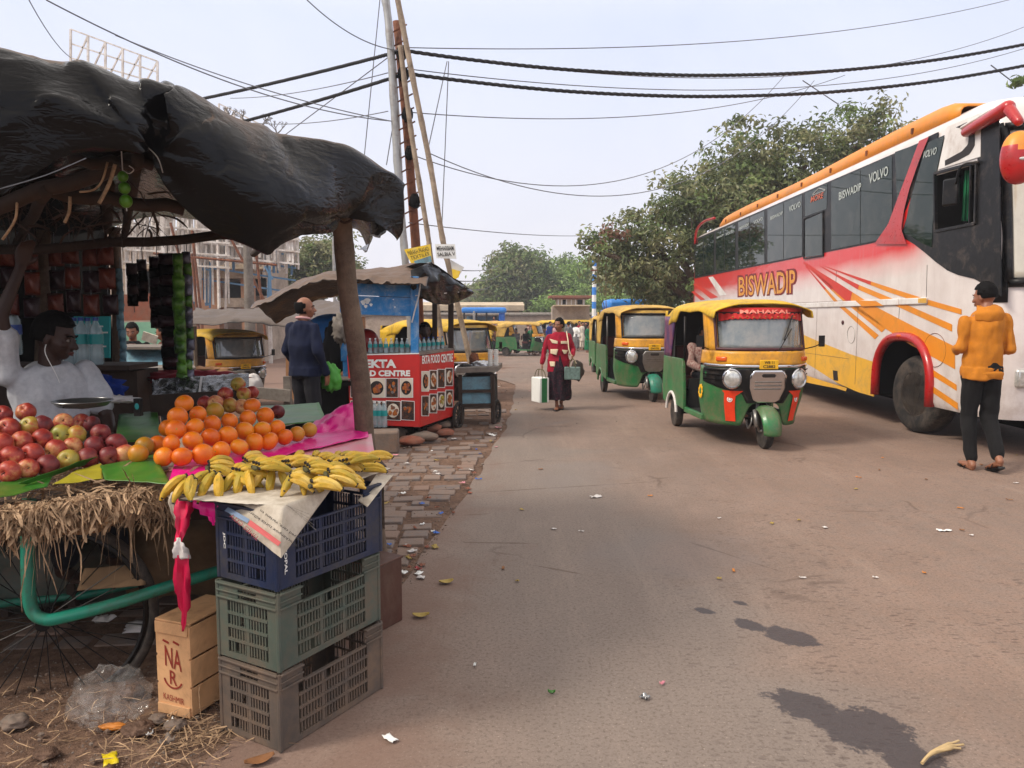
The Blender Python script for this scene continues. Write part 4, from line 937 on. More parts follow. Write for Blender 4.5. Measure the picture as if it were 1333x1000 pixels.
for (x, y, z, n, lab, a, ti) in ((306, 606, .955, 7, 'at the back left of the bananas pointing right', .9, .1), (332, 598, .985, 7, 'lying over the upright row in the middle', .75, .1),
        (372, 595, .965, 7, 'in the middle behind, under a second bunch', .8, .0), (398, 600, .99, 7, 'with pale ribs topmost in the centre', .6, .1), (430, 596, .96, 7, 'right of the centre, lying flat', .75, .05),
        (448, 594, .975, 7, 'topmost at the right, tips over the post side', .9, .0), (404, 622, .945, 7, 'curled at the front right above the newspaper', .35, .1), (432, 618, .935, 6, 'at the lower right corner with blunt tips', .6, .05),
        (462, 600, .925, 6, 'at the far right end with long thin fingers', .85, .0), (470, 592, .945, 6, 'uppermost at the far right end', 1.0, .0), (424, 606, .98, 6, 'wedged across the right half of the pile', .5, .15), (345, 596, .945, 7, 'behind the upright row, half under another', .95, .05), (318, 592, .94, 6, 'lowest at the back left beside the oranges', .7, 0), (385, 594, .94, 6, 'flat along the back beside the magenta paper', .95, 0), (412, 590, .945, 7, 'nearest the post on the back row', 1.05, 0), (442, 588, .945, 6, 'pointing toward the post at the back right', 1.1, .05), (376, 612, .955, 6, 'crossing over the right end of the upright row', .2, .15), (270, 598, .95, 6, 'tucked behind the leftmost bunch', .5, .1), (300, 612, .935, 6, 'lying low across the left half of the front', .1, .25)):
    hand_of('b', 'yellow banana bunch ' + lab, n, 1.0, bz(x, y + 15, z - .035), a, ti, rnd.uniform(-.3, .3), .84)
can = thing('stall_canopy', 'black tarpaulin canopy on rough wooden posts over the fruit stall', 'canopy', (-.75, 4.1, 0))
ST = [((-260, 22, 2.2), (-260, 120, 2.15), (-260, 200, 2.15), (-260, 330, 2.2)),
      ((-110, 40, 2.35), (-110, 130, 2.3), (-110, 190, 2.3), (-110, 290, 2.3)),
      ((0, 60, 2.46), (0, 120, 2.38), (0, 178, 2.36), (0, 247, 2.38)),
      ((60, 72, 2.56), (58, 125, 2.45), (60, 170, 2.44), (62, 229, 2.46)),
      ((110, 83, 2.64), (112, 130, 2.54), (115, 165, 2.52), (118, 208, 2.56)),
      ((160, 96, 2.72), (160, 130, 2.63), (165, 160, 2.62), (172, 192, 2.66)),
      ((208, 105, 2.80), (196, 140, 2.74), (190, 165, 2.73), (190, 190, 2.76)),
      ((222, 108, 2.84), (222, 135, 2.76), (218, 180, 2.74), (208, 226, 2.80)),
      ((240, 118, 2.90), (250, 150, 2.82), (244, 200, 2.78), (236, 268, 2.84)),
      ((275, 136, 3.00), (290, 178, 2.92), (285, 235, 2.88), (275, 300, 2.94)),
      ((310, 155, 3.10), (330, 205, 3.02), (330, 262, 2.98), (318, 318, 3.04)),
      ((345, 172, 3.20), (368, 228, 3.14), (362, 280, 3.10), (350, 329, 3.16)),
      ((372, 181, 3.32), (400, 250, 3.26), (392, 290, 3.24), (388, 320, 3.28)),
      ((412, 181, 3.46), (432, 268, 3.42), (420, 292, 3.42), (418, 305, 3.44)),
      ((450, 196, 3.60), (456, 272, 3.60), (444, 282, 3.62), (440, 288, 3.64)),
      ((485, 214, 3.76), (478, 250, 3.72), (474, 272, 3.72), (476, 286, 3.74)),
      ((512, 226, 3.92), (503, 255, 3.88), (500, 280, 3.86), (505, 300, 3.88)),
      ((527, 240, 4.02), (524, 262, 3.98), (520, 288, 3.98), (514, 311, 4.00))]
cols = []
rnt = random.Random(5)
for i, c in enumerate(ST):
    P = [at(*p) for p in c]; r0 = P[0]; back = []
    w = (i / (len(ST) - 1)); bx, by = lerp_(-2.2, -.5, min(1, w * 1.6)), .95
    for k_, d in enumerate((5.0, 3.1, 1.6, .7, .3)):
        d *= lerp_(1, .42, min(1, w * 1.5))
        zz = r0.z - .02 * d - .03 * d + .05 * math.sin(i * 1.7 + k_ * 2)
        zz = max(zz, 1.95) if w < .5 else zz
        back.append(V(r0.x + bx * d * .55, r0.y + by * d, zz))
    cols.append(back + P)
def tarp_pt(u, v):
    x = u * (len(cols) - 1); i = min(int(x), len(cols) - 2); fx = x - i
    def cr(a, b_, c_, d_, t): return .5 * ((2 * b_) + (c_ - a) * t + (2 * a - 5 * b_ + 4 * c_ - d_) * t * t + (3 * b_ - a - 3 * c_ + d_) * t ** 3)
    def colp(col):
        y = v * (len(col) - 1); j_ = min(int(y), len(col) - 2); fy = y - j_
        return cr(col[max(j_ - 1, 0)], col[j_], col[j_ + 1], col[min(j_ + 2, len(col) - 1)], fy)
    p = cr(colp(cols[max(i - 1, 0)]), colp(cols[i]), colp(cols[i + 1]), colp(cols[min(i + 2, len(cols) - 1)]), fx)
    fr = sst(.5, .72, v)
    tie = cols[6][-1]; dv = p - tie; ang = math.atan2(dv.z, dv.x + dv.y * .4); r_ = dv.length
    f = .03 * math.sin(ang * 9 + 2 * noise.noise(p * 2)) * math.exp(-r_ / .9) * min(1, r_ * 4)
    f += .04 * noise.noise(V(p.x * 3 + p.y * 2, p.z * 1.2 - p.x * 1.5, p.y * 2)) + .006 * noise.noise(p * 6)
    f += .02 * abs(noise.noise(V(p.x * 5, p.y * 5, p.z * 2)))
    f += .05 * fr * (abs(noise.noise(V(u * 9 + v * 2, v * 1.6 + u * 4, 4))) - .2) - .02 * abs(noise.noise(V(u * 12 - v * 4, v * 3, 7)))
    s_ = v * 9 + u * 4 + 1.3 * noise.noise(V(u * 5, v * 3, 2)); f += .030 * fr * (1 - abs(math.sin(s_ * 1.9))) ** 3 * (.4 + noise.noise(V(u * 7, v * 4, 6)))
    s_ = v * 3 - u * 34 + 1.5 * noise.noise(V(u * 8, v * 5, 12)); f += .022 * fr * (1 - abs(math.sin(s_))) ** 4 * max(0, .3 + noise.noise(V(u * 9, v * 4, 16)))
    return p + V(-.35, -.6, .35).normalized() * f * (.4 + .9 * fr) + (V(0, 0, -.03) if 0 else V(0, 0, 0))
b = MB(); b.grid(tarp_pt, 210, 110)
for n_ in range(210 * 110):
    i_, j_ = n_ % 210, n_ // 210
    if i_ / 210 > .50 + .05 * noise.noise(V(j_ * .2, 1, 1)) and j_ / 110 < .752 + .01 * noise.noise(V(i_ * .15, 5, 1)): b.mi[n_] = 1
b.build('tarpaulin', [M('black_tarp'), M('dusty_tarp')], can, world=True, smooth=180, solid=.003)
b = MB()
def wing(u, v):
    a = cols[-1][5 - min(5, int(u * 5))]; a = cols[-1][5].lerp(cols[-1][0], u); lo = a + V(-.05, 0, -.16 + .1 * u + .03 * math.sin(u * 14))
    p = a.lerp(lo, v); return p + V(.03, 0, 0) * noise.noise(p * 6)
b.grid(wing, 40, 8); b.build('tarpaulin_side', M('black_tarp'), can, world=True, smooth=180, solid=.003)
def post(pts, r, m='post_wood'):
    b = MB(); P = smoothpath(pts, 6); n = len(P)
    b.tube([p + V(noise.noise(p * 3), noise.noise(p * 3 + V(5, 5, 5)), 0) * .012 for p in P], [r * (1.02 - .1 * i / n + .06 * noise.noise(V(i * .9, r * 90, 0))) for i in range(n)], 14); b.build('post', M(m), can, world=True, smooth=180)
pb = V(-.735, 4.2, 0)
post([pb, at(478, 590, 4.12), at(468, 480, 4.05), at(455, 380, 3.98), at(444, 284, 3.9), at(441, 262, 3.86)], .052)
post([at(150, 620, 5.6), at(154, 480, 5.6), at(153, 380, 5.6), at(150, 296, 5.6)], .04)
post([V(-4.2, 3.2, 0), V(-4.2, 3.2, 2.2)], .05); post([V(-4.3, 6.4, -.0), V(-4.3, 6.4, 2.2)], .05)
post([at(52, 560, 5.2), at(58, 300, 5.2)], .045)
def rafter(a, b_, r=.03, m='dark_wood'):
    bb = MB(); bb.tube([Vector(a).lerp(Vector(b_), i / 8) + V(0, 0, .01 * math.sin(i * 2)) for i in range(9)], r, 10); bb.build('rafter', M(m), can, world=True, smooth=180)
rafter(at(-100, 300, 3.0), at(205, 200, 3.05)); rafter(at(40, 248, 3.1), at(240, 272, 3.3), .028); rafter(at(90, 210, 2.9), at(200, 215, 3.0), .022)
rafter(at(-50, 330, 4.6), at(330, 305, 4.9), .03); rafter(at(140, 240, 3.3), at(140, 300, 6.2), .03); rafter(at(441, 270, 3.9), at(330, 330, 6.6), .03); rafter(at(60, 250, 3.0), at(20, 320, 5.6), .025); rafter(at(180, 205, 2.9), at(160, 318, 5.4), .022)
def vine(px, w, m='straw'):
    bb = MB(); bb.tube(smoothpath([at(*p) for p in px], 5), w, 5); bb.build('rope', M(m), can, world=True, smooth=180)
vine([(140, 211, 2.85), (133, 235, 2.85), (122, 247, 2.85), (104, 250, 2.86)], .004); vine([(150, 214, 2.85), (142, 240, 2.85), (129, 265, 2.85)], .007); vine([(0, 246, 2.34), (60, 228, 2.42), (112, 206, 2.5)], .0016, 'thin_wire')
vine([(22, 255, 3.0), (20, 285, 3.0), (3, 312, 3.0)], .005); vine([(91, 256, 2.95), (90, 275, 2.95), (84, 290, 2.95)], .006); vine([(190, 190, 2.74), (205, 205, 2.72), (212, 225, 2.74)], .002, 'grey_wood'); vine([(438, 283, 3.8), (448, 290, 3.8), (458, 285, 3.8), (450, 279, 3.85)], .007, 'dark_wood')
def s4(r_):
    p = at(r_.uniform(-20, 215), r_.uniform(240, 300), r_.uniform(3.2, 5.2)); return p, V(r_.uniform(-1, 1), r_.uniform(-.5, .5), r_.uniform(-.6, .3)), r_.uniform(.06, .2), r_.uniform(.002, .007), .12
b = straws('s', 200, s4, 0, 0, 9); tag(b.build('thatch', mat('thatch', (56, 40, 32), .9, var=.4), smooth=0), 'torn dark thatch and rags hanging under the canopy roof', 'thatch', kind='stuff')
t = thing('shade_wall', 'dark cloth wall added to darken the stall interior at far left', 'wall', (-4.6, 6.6, 0))  # black sheets added to block light and darken the stall interior
b = MB(); b.grid(lambda u, v: V(-7 + 3.62 * u, 6.55 + .05 * math.sin(u * 30), 2.35 * v + .0), 40, 8); b.build('back_shade', M('black_matte'), t, world=True, smooth=180, solid=.01)
b = MB(); b.grid(lambda u, v: V(-5.1 + .04 * math.sin(u * 25), 1.6 + 5.0 * u, 2.3 * v), 40, 8); b.build('side_shade', M('black_matte'), t, world=True, smooth=180, solid=.01)
t = thing('lime_string', 'string of three green limes hanging from the canopy front', 'charm', at(160, 205, 2.9))
for i, (x, y, r) in enumerate(((160, 230, .019), (162, 245, .021), (164, 262, .023))):
    b = MB(); b.ell(at(x, y, 2.9), (r, r, r * 1.08), None, 16, 10, lambda d: 1 + .12 * max(0, -d.z - .85)); b.build('lime', M('limes'), t, world=True, smooth=180)
b = MB(); b.tube([at(158, 196, 2.9), at(160, 230, 2.9), at(165, 275, 2.9)], .0022, 5); b.tube(smoothpath([at(160, 222, 2.9), at(168, 226, 2.9), at(174, 221, 2.9), at(168, 216, 2.9)], 4), .002, 5); b.build('string', M('white_litter'), t, world=True)
def packet(mb, c, w, h, d=.03):
    mb.grid(lambda u, v: Vector(c) + V((u - .5) * w, -d * (math.sin(u * PI) * math.sin(v * PI)) ** .5 * (1 + .2 * math.sin(u * 9 + v * 5)), (v - .5) * h), 8, 8)
packs = []
def strip(x, y0, n, Y, w, h, m, lab, first=[None], nm='snack_strip', grp='snack packet strips hung in the shop'):
    t = thing(nm, lab, 'snacks', at(x, y0, Y), 0, grp)
    for i in range(n):
        b = MB(); packet(b, (rnd.uniform(-.012, .012), rnd.uniform(-.02, .02), -i * h * 1.04 - h / 2 + rnd.uniform(-.008, .008)), w * rnd.uniform(.8, 1), h * rnd.uniform(.85, .98)); b.build('packet', M(m[i % len(m)]), t, smooth=180, solid=.001)
    b = MB(); b.tube([(0, .004, .08), (0, .004, -n * h)], .003, 4); b.build('string', M('thin_wire'), t)
for i, x in enumerate((8, 38, 70, 90, 115, 137)):
    strip(x, 318 + rnd.uniform(-3, 3), 3, 5.0 + rnd.uniform(-.1, .1), .115, .15, ['packet_orange', 'packet_orange', 'packet_dark'] if i % 2 else ['packet_orange', 'packet_dark'], 'hanging strip of orange and brown snack packets, %s from the left in the dark shop' % ('first', 'second', 'third', 'fourth', 'fifth', 'sixth')[i])
def garland(x, y, L, Y, w, m, lab, grp=None, nm='sachet_strip', sd=0):
    t = thing(nm, lab, 'snacks', at(x, y, Y), 0, grp); n = int(L / .07)
    for i in range(n):
        b = MB(); k = .75 + .5 * abs(noise.noise(V(i * .9, sd, 3))); a = .5 * noise.noise(V(i * .6, sd, 8)); z = -i * .07
        b.grid(lambda u, v: V((u - .5) * w * k * math.cos(a) + .02 * noise.noise(V(z * 5, sd, 1)), -.035 * math.sin(u * PI) * math.sin(v * PI) + (u - .5) * w * math.sin(a) + .012 * noise.noise(V(u * 5, v * 5, i + sd)), z - .085 * v), 7, 6)
        b.build('sachet', M(m[i % len(m)]), t, smooth=60, solid=.006)
    b = MB(); b.tube([(0, .012, .08), (0, .012, -L)], .003, 4); b.build('string', M('thin_wire'), t)
for i, (x, y, Y, L, w) in enumerate(((171, 343, 5.4, .34, .10), (184, 338, 5.5, .30, .09), (203, 334, 5.5, .5, .13), (217, 330, 5.3, .86, .15))):
    garland(x, y, L, Y, w, ['packet_dark', 'black_matte'], 'dark clump of hanging sachets, %s from the left' % ('first', 'second', 'third', 'fourth')[i], 'dark sachet strips', sd=i * 5)
garland(231, 330, .86, 5.0, .085, ['sachet_green'], 'bright green sachet strip hanging in front of the yellow rickshaw', sd=31)
garland(242, 328, .86, 5.1, .07, ['sachet_grey', 'sachet_green', 'sachet_grey'], 'silver grey sachet strip hanging right beside the green one', sd=47)
garland(155, 350, .75, 5.45, .055, ['pale_blue_board'], 'narrow pale blue sachet strip taped to the inner post', sd=60)
def bottle(label, loc, h=.26, m='bottle_plastic', liq='label_teal', cap='cap_blue', group=None, proto={}):
    key = (m, liq, cap)
    if key in proto: t = copy_tree(proto[key]); t.location = loc; t.scale = (h / .26,) * 3; return tag(t, label, 'bottle', group)
    t = thing('bottle', label, 'bottle', loc, 0, group); t.scale = (h / .26,) * 3
    b = MB(); b.lathe([(.03, 0), (.035, .01), (.035, .06), (.032, .09), (.035, .12), (.035, .17), (.03, .2), (.014, .232), (.013, .245)], 14); b.build('flask', M(m), t, smooth=60)
    b = MB(); b.lathe([(.0362, .115), (.0362, .17)], 14); b.build('wrapper', M(liq), t, smooth=60)
    b = MB(); b.lathe([(.0155, .243), (.0155, .262)], 12); b.build('cap', M(cap), t, smooth=60); proto[key] = t; return t
for i, x in enumerate((90, 99, 108, 117, 127)):
    p = at(x, 475, 4.9 + .03 * (i % 2)); bottle('clear water bottle with teal wrapper in the row behind the seller', p, .30, group='water bottles behind the seller')
for i, x in enumerate((3, 12, 21)):
    p = at(x, 462, 5.0); bottle('blue tinted water bottle standing at far left behind the raised arm', p, .30, liq='cap_blue', group='water bottles at far left of the shop')
t = thing('counter', 'dark wooden shop counter behind the seller', 'counter', (-2.6, 5.1, 0)); b = MB(); b.box((-3.35, 5.0, 1.19), (1.9, .4, .03)); b.build('top', M('dark_wood'), t, world=True, smooth=0)
b = MB(); b.box((-3.35, 5.1, .58), (1.85, .3, 1.16)); b.build('front', M('dark_wood'), t, world=True, smooth=0)
t = thing('poster', 'turquoise printed shop poster behind the water bottles', 'poster', at(120, 470, 6.2)); b = MB(); c4 = [at(96, 466, 6.2), at(143, 466, 6.2), at(143, 412, 6.2), at(96, 412, 6.2)]; b.prism(c4, (0, .01, 0)); b.build('sheet', M('poster_teal'), t, world=True, smooth=0)
for yy, w in ((424, 30), (432, 36), (441, 24), (450, 34)):
    b = MB(); b.prism([at(104, yy + 2, 6.19), at(104 + w, yy + 2, 6.19), at(104 + w, yy, 6.19), at(104, yy, 6.19)], (0, .004, 0)); b.build('printed_line', M('text_white'), t, world=True, smooth=0)
def lump(name, lab, cat, c, r, m, a=.25, f=4, seed=0, M3=None, base=None):
    b = MB(); b.ell((0, 0, 0), r, M3, 28, 18, lambda d: 1 + a * noise.noise(d * f * .5 + V(seed, 0, 0)) + a * .4 * noise.noise(d * f * 1.4 + V(0, seed, 0)))
    o = b.build(name, M(m), smooth=180); o.location = c; return tag(o, lab, cat)
lump('cloth_bundle', 'blue cloth bundle heaped on the cart beside the seller', 'cloth', at(128, 508, 4.5), (.14, .12, .08), 'blue_cloth', .5, 6, 2)
t = thing('fruit_box', 'open box of black grapes under shiny plastic film behind the oranges', 'box', at(262, 515, 4.6)); b = MB()
for dx in (-.16, .16):
    pass
b.grid(lambda u, v: at(198 + 126 * u, 524 - 30 * v - 8 * u, 4.4 + .5 * v) + V(0, 0, .02 * noise.noise(V(u * 14, v * 9, 2))), 40, 16); b.build('film_cover', M('navy_foil'), t, world=True, smooth=60, solid=.004)
b = MB(); b.beam(at(196, 528, 4.35), at(330, 520, 4.35), .02, .12); b.build('front_board', M('dark_wood'), t, world=True, smooth=0); b = MB(); b.beam(at(258, 526, 4.33), at(262, 492, 4.8), .012, .012); b.build('divider', M('white_litter'), t, world=True, smooth=0)
lump('red_cloth', 'faded red cloth folded behind the grape box', 'cloth', at(245, 492, 5.2), (.34, .12, .05), mat('dull_red_cloth', (130, 34, 46), .9) and 'dull_red_cloth', .5, 7, 3)
t = thing('weighing_pan', 'shallow steel weighing pan lying in front of the seller', 'pan', at(108, 532, 3.5)); b = MB(); b.lathe([(.02, 0), (.10, .012), (.125, .035), (.122, .037), (.098, .016), (.02, .005)], 28); b.build('dish', M('steel_pan'), t, smooth=60)
b = MB(); b.tube(ring(28, .125, (0, 0, .036), 'z'), .003, 6, closed=True); b.build('rim', M('steel_pan'), t)
lump('apron_bag', 'pale crumpled plastic sheet lying beside the scale', 'sheet', at(150, 520, 4.1), (.1, .05, .02), 'white_litter', .6, 6, 5)
t = thing('carton', 'black and green medicine sized carton on the cart behind the oranges', 'carton', at(180, 530, 3.9)); b = MB(); b.box((0, 0, 0), (.035, .03, .09)); b.build('box', M('black_plastic'), t, bevel=.002); b = MB(); b.ell((0, -.0155, .005), (.011, .001, .016)); b.build('logo', M('label_teal'), t)
lump('sack', 'bulging jute sack stored under the fruit barrow', 'sack', V(-1.9, 4.2, .2), (.45, .3, .28), 'jute_sack', .3, 4, 1); lump('sack', 'dark sack leaning under the barrow behind the crates', 'sack', V(-1.15, 4.0, .25), (.3, .3, .3), 'black_cloth', .3, 4, 8)
leaf('brown withered banana leaf lying under the barrow on the lower tube', [(100, 768), (190, 762), (185, 735), (110, 740)], [.40, .40, .47, .47], 9, 'jute_sack')
lump('sack', 'green plastic sack lying beneath the barrow wheel', 'sack', V(-2.5, 4.0, .2), (.5, .3, .22), 'green_crate', .3, 4, 3)
b = MB()
b.ell((0, 0, 0), (.135, .10, .12), None, 34, 22, lambda d: 1 + .2 * noise.noise(d * 2.2) + .22 * abs(noise.noise(d * 4.5)) - .2 * abs(noise.noise(d * 8 + V(3, 0, 0))) - .1 * abs(noise.noise(d * 17)) + (.25 * max(0, -d.x - .6) * (d.z < 0)))
bg = b.build('plastic_bag', M('clear_film'), smooth=18); p = gnd(135, 945); bg.location = (p.x, p.y + .05, .085); bg.rotation_euler = (0, .1, .2); tag(bg, 'crumpled clear plastic bag lying on the soil by the cart wheel', 'bag')
sd, J_, k_, hp_ = person('seller in a pale printed shirt with earphones sitting behind the apples, one arm raised', at(66, 560, 3.95) - V(0, 0, .0), R(52), 1.68,
    dict(hipL=(.09, 0, .70), hipR=(-.09, 0, .70), knL=(.12, -.4, .68), knR=(-.12, -.4, .68), anL=(.12, -.4, .3), anR=(-.12, -.4, .3), ftL=(.12, -.55, .25), ftR=(-.12, -.55, .25),
         pelvis=(0, 0, .72), waist=(0, 0, .86), chest=(0, -.02, 1.08), neck=(0, -.03, 1.25), head=(.02, -.07, 1.385), shL=(.185, -.02, 1.2), shR=(-.185, -.02, 1.22),
         elL=(.24, -.12, .95), wrL=(.16, -.34, .86), hdL=(-.3, -1, -.2), elR=(-.22, -.06, 1.50), wrR=(-.12, -.06, 1.74), hdR=(.2, -.2, 1), pnR=(0, -1, .2)),
    top='white_shirt', bottom='dark_trousers', skinm='skin_dark', hy=42, hp=14, sleeve='short', hem=.86, feet=None, bulk=1.1, vox=.0065)
hz_ = 1.385 * k_; want = at(70, 440, 3.95).z; sd.location.z = want - hz_
b = MB(); b.tube(smoothpath([hp_(.078, .0, -.03), hp_(.07, -.02, -.1), hp_(.03, -.09, -.22), hp_(0, -.12, -.36)], 5), .0022, 5); b.build('earphone_wire', M('text_white'), sd)
b = MB(); b.tube(smoothpath([hp_(-.08, .0, -.03), hp_(-.085, -.01, -.08), hp_(-.05, -.08, -.2), hp_(-.01, -.12, -.34)], 5), .0022, 5); b.build('earphone_wire', M('text_white'), sd)
t = thing('stool', 'rough wooden stool under the seller', 'stool', (sd.location.x, sd.location.y, 0)); zt = sd.location.z + .58
b = MB(); b.box((0, 0, zt), (.4, .4, .04)); b.build('seat', M('dark_wood'), t, smooth=0)
for sx in (-1, 1):
    for sy in (-1, 1): b = MB(); b.box((sx * .17, sy * .17, zt / 2 - .01), (.04, .04, zt - .02)); b.build('leg', M('dark_wood'), t, smooth=0)
def cowlP(a, z, off=0):
    s = 1 if a >= 0 else -1; A = abs(a)
    xf = 1.90 + .12 * sst(.25, .95, z); w = .57 + .07 * sst(.22, .62, z)
    if A <= 1:
        th = A; x = xf - .42 * A ** 3.2; y = w * (1 - (1 - A) ** 1.25); 
        y = w * (A ** .92 if A > .001 else 0)
        nx, ny = 1.0, 1.6 * A ** 1.8
    else: x = xf - .42 - (A - 1) * .55; y = w; nx, ny = 0, 1
    n = Vector((nx, ny * s, 0)).normalized()
    return Vector((x, y * s, z)) + n * off
def cowl_patch(pts, off, n=1):
    """polygon strip given as list of (a0,a1,z): quads between successive rows, following the cowl"""
    b = MB()
    def f(u, v):
        x = v * (len(pts) - 1); i = min(int(x), len(pts) - 2); t = x - i
        a0 = pts[i][0] + (pts[i + 1][0] - pts[i][0]) * t; a1 = pts[i][1] + (pts[i + 1][1] - pts[i][1]) * t; z = pts[i][2] + (pts[i + 1][2] - pts[i][2]) * t
        z2 = (pts[i][3] + (pts[i + 1][3] - pts[i][3]) * t) if len(pts[i]) > 3 else z
        return cowlP(a0 + (a1 - a0) * u, z + (z2 - z) * u, off)
    b.grid(f, 14, max(6, 3 * (len(pts) - 1))); return b
def make_auto(label, fancy=False, canopy='yellow_canvas', roof=None, group='auto rickshaws'):
    t = thing('auto_rickshaw', label, 'auto rickshaw', (0, 0, 0), 0, group)
    zb = lambda a: .25 + .27 * math.exp(-(abs(a) / .36) ** 6) + .03 * max(0, abs(a) - .8)
    b = MB(); b.grid(lambda u, v: (lambda a: cowlP(a, zb(a) + (.93 - zb(a)) * v))(-1.32 + 2.64 * u), 48, 14); b.build('front_cowl', M('green_paint'), t, smooth=60, solid=.018)
    b = MB(); b.grid(lambda u, v: cowlP(-1.32 + 2.64 * u, .955 + .155 * v, .004 - .02 * v), 40, 5); up = b.build('upper_panel', M('yellow_paint'), t, smooth=60, solid=.02)
    b = MB(); b.grid(lambda u, v: cowlP(-1.0 + 2.0 * u, .925 + .035 * v, .012 + .01 * math.sin(v * PI)), 40, 4); b.build('chrome_strip', M('chrome'), t, smooth=60, solid=.01)
    b = cowl_patch([(-1.02, 1.02, .915), (-1.08, 1.08, .86), (-1.02, 1.02, .75), (-.80, .80, .69), (-.42, .42, .63), (-.33, .33, .52)], .014); b.build('grille_panel', M('black_plastic'), t, smooth=60, solid=.012)
    for i in range(5):
        for s in (-1, 1): b = cowl_patch([(s * .66, s * 1.0, .775 + .028 * i), (s * .66, s * 1.0, .785 + .028 * i)], .03); b.build('grille_bar', M('black_matte'), t, smooth=0, solid=.01) if i in (0, 2, 4) else None
    b = cowl_patch([(-.24, .24, .90), (-.31, .31, .84), (-.30, .30, .70), (-.22, .22, .56), (-.14, .14, .53)], .035); b.build('centre_grille', M('chrome' if fancy else 'dull_metal'), t, smooth=60, solid=.02)
    for z in (.76, .72, .68):
        b = cowl_patch([(-.22, .22, z), (-.22, .22, z + .012)], .05); b.build('grille_bar', M('dull_metal'), t, smooth=60, solid=.008)
    b = cowl_patch([(-.09, .09, .86), (-.11, .11, .84), (-.09, .09, .82)], .05); b.build('badge', M('ink_dark'), t, smooth=60, solid=.005)
    for s in (-1, 1):
        c = cowlP(s * .60, .80, .02); nrm = (cowlP(s * .58, .80, .1) - c).normalized(); x, y = frame(nrm); M3 = Matrix((x, y, nrm)).transposed()
        b = MB(); b.lathe([(.118, 0), (.12, .02), (.104, .032), (.095, .012), (.06, .004)], 24, c, M3); b.ell(c + x * .0 + nrm * .012, (.03, .03, .02), M3); hb = b.build('headlight', M('chrome'), t, smooth=60)
        b = MB(); b.ell(c + nrm * .012, (.1, .1, .034), M3, 20, 10); b.build('lens', M('lamp_glass'), hb, smooth=180)
        c = cowlP(s * .78, 1.02, .004); nrm = (cowlP(s * .78, 1.02, .1) - c).normalized(); x, y = frame(nrm); M3 = Matrix((x, y, nrm)).transposed()
        b = MB(); b.box(c + nrm * .014, (.15, .055, .03), M3, .85); b.build('indicator', M('amber'), t, bevel=.01)
    c = cowlP(0, .965, .03); b = MB(); b.box(c, (.012, .23, .105)); pl = b.build('number_plate', M('plate_yellow'), t, bevel=.006)
    pm = lambda y0, y1, z0, z1: (lambda u, v: Vector((c.x + .0085, c.y + y0 + (y1 - y0) * u, c.z + z0 + (z1 - z0) * v)))
    text('WB 11', M('ink_dark'), pl, pm(-.06, .06, .008, .038), 'lettering', .02); text('C2882' if fancy else 'D4170', M('ink_dark'), pl, pm(-.075, .075, -.038, -.006), 'lettering', .02)
    def ws(a, v, off=0):
        z = 1.115 + .465 * v; x = 1.99 - .14 * v - .34 * abs(a) ** 3; y = .605 * a; n = Vector((1, .9 * a * abs(a), .3)).normalized(); return Vector((x, y, z)) + n * off
    b = MB(); b.grid(lambda u, v: ws(-.86 + 1.72 * u, .05 + .83 * v), 24, 8); b.build('windscreen', M('windscreen'), t, smooth=180, solid=.005)
    fr = [ws(-.9 + 1.8 * i / 20, .03, .01) for i in range(21)] + [ws(.9, .03 + .86 * i / 8, .01) for i in range(1, 8)] + [ws(.9 - 1.8 * i / 20, .91, .01) for i in range(21)] + [ws(-.9, .91 - .88 * i / 8, .01) for i in range(1, 8)]
    b = MB(); b.tube(fr, .019, 8, closed=True); b.build('windscreen_frame', M('maroon_rubber' if fancy else 'black_plastic'), t, smooth=180)
    for s in (-1, 1):
        b = MB(); b.grid(lambda u, v: ws(s * (.88 + .14 * u), v * 1.0, -.005), 4, 8); b.grid(lambda u, v: Vector((lerp_(1.65, 1.42, u), s * .6, 1.1 + .45 * v)) if False else ws(s * 1.02, v, -.005) + Vector((-.12 * u, 0, 0)), 4, 8); b.build('pillar', M('yellow_paint'), t, smooth=60, solid=.02)
    b = MB(); b.tube([ws(.22, .0, .03), ws(.22, .02, .05), ws(-.32 + .85, .52, .035)], .006, 6); b.tube([ws(.34, .25, .03), ws(.58, .84, .03)], .009, 6); b.build('wiper', M('black_plastic'), t)
    b = MB(); b.grid(lambda u, v: ws(-1.0 + 2.0 * u, .88 + .16 * v, .012), 30, 4); b.build('visor_band', M('red_cloth' if fancy else 'tan_canvas'), t, smooth=60, solid=.012)
    if fancy:
        b = MB(); b.grid(lambda u, v: ws(-.84 + 1.68 * u, .9 - (.13 + .02 * math.sin(u * 60) ** 2 + .05 * math.exp(-((u - .0) / .08) ** 2) + .05 * math.exp(-((u - 1) / .08) ** 2)) * (1 - v), .025 + .006 * math.sin(u * 90)), 90, 6); cv = b.build('pelmet', M('red_cloth'), t, smooth=60, solid=.003)
        text('MAHAKAL', M('text_white') if 0 else mat('salmon', (236, 140, 120), .6), cv, lambda u, v: ws(-.5 + 1.0 * u, .875 + .09 * v, .058), 'lettering', .03)
        for i in range(21): 
            b = MB(); b.ell(ws(-.62 + .062 * i, .80 + .01 * math.sin(i * 2), .034), (.008, .014, .008)); b.build('tassel', M('food_gold'), cv) if i % 2 == 0 else None
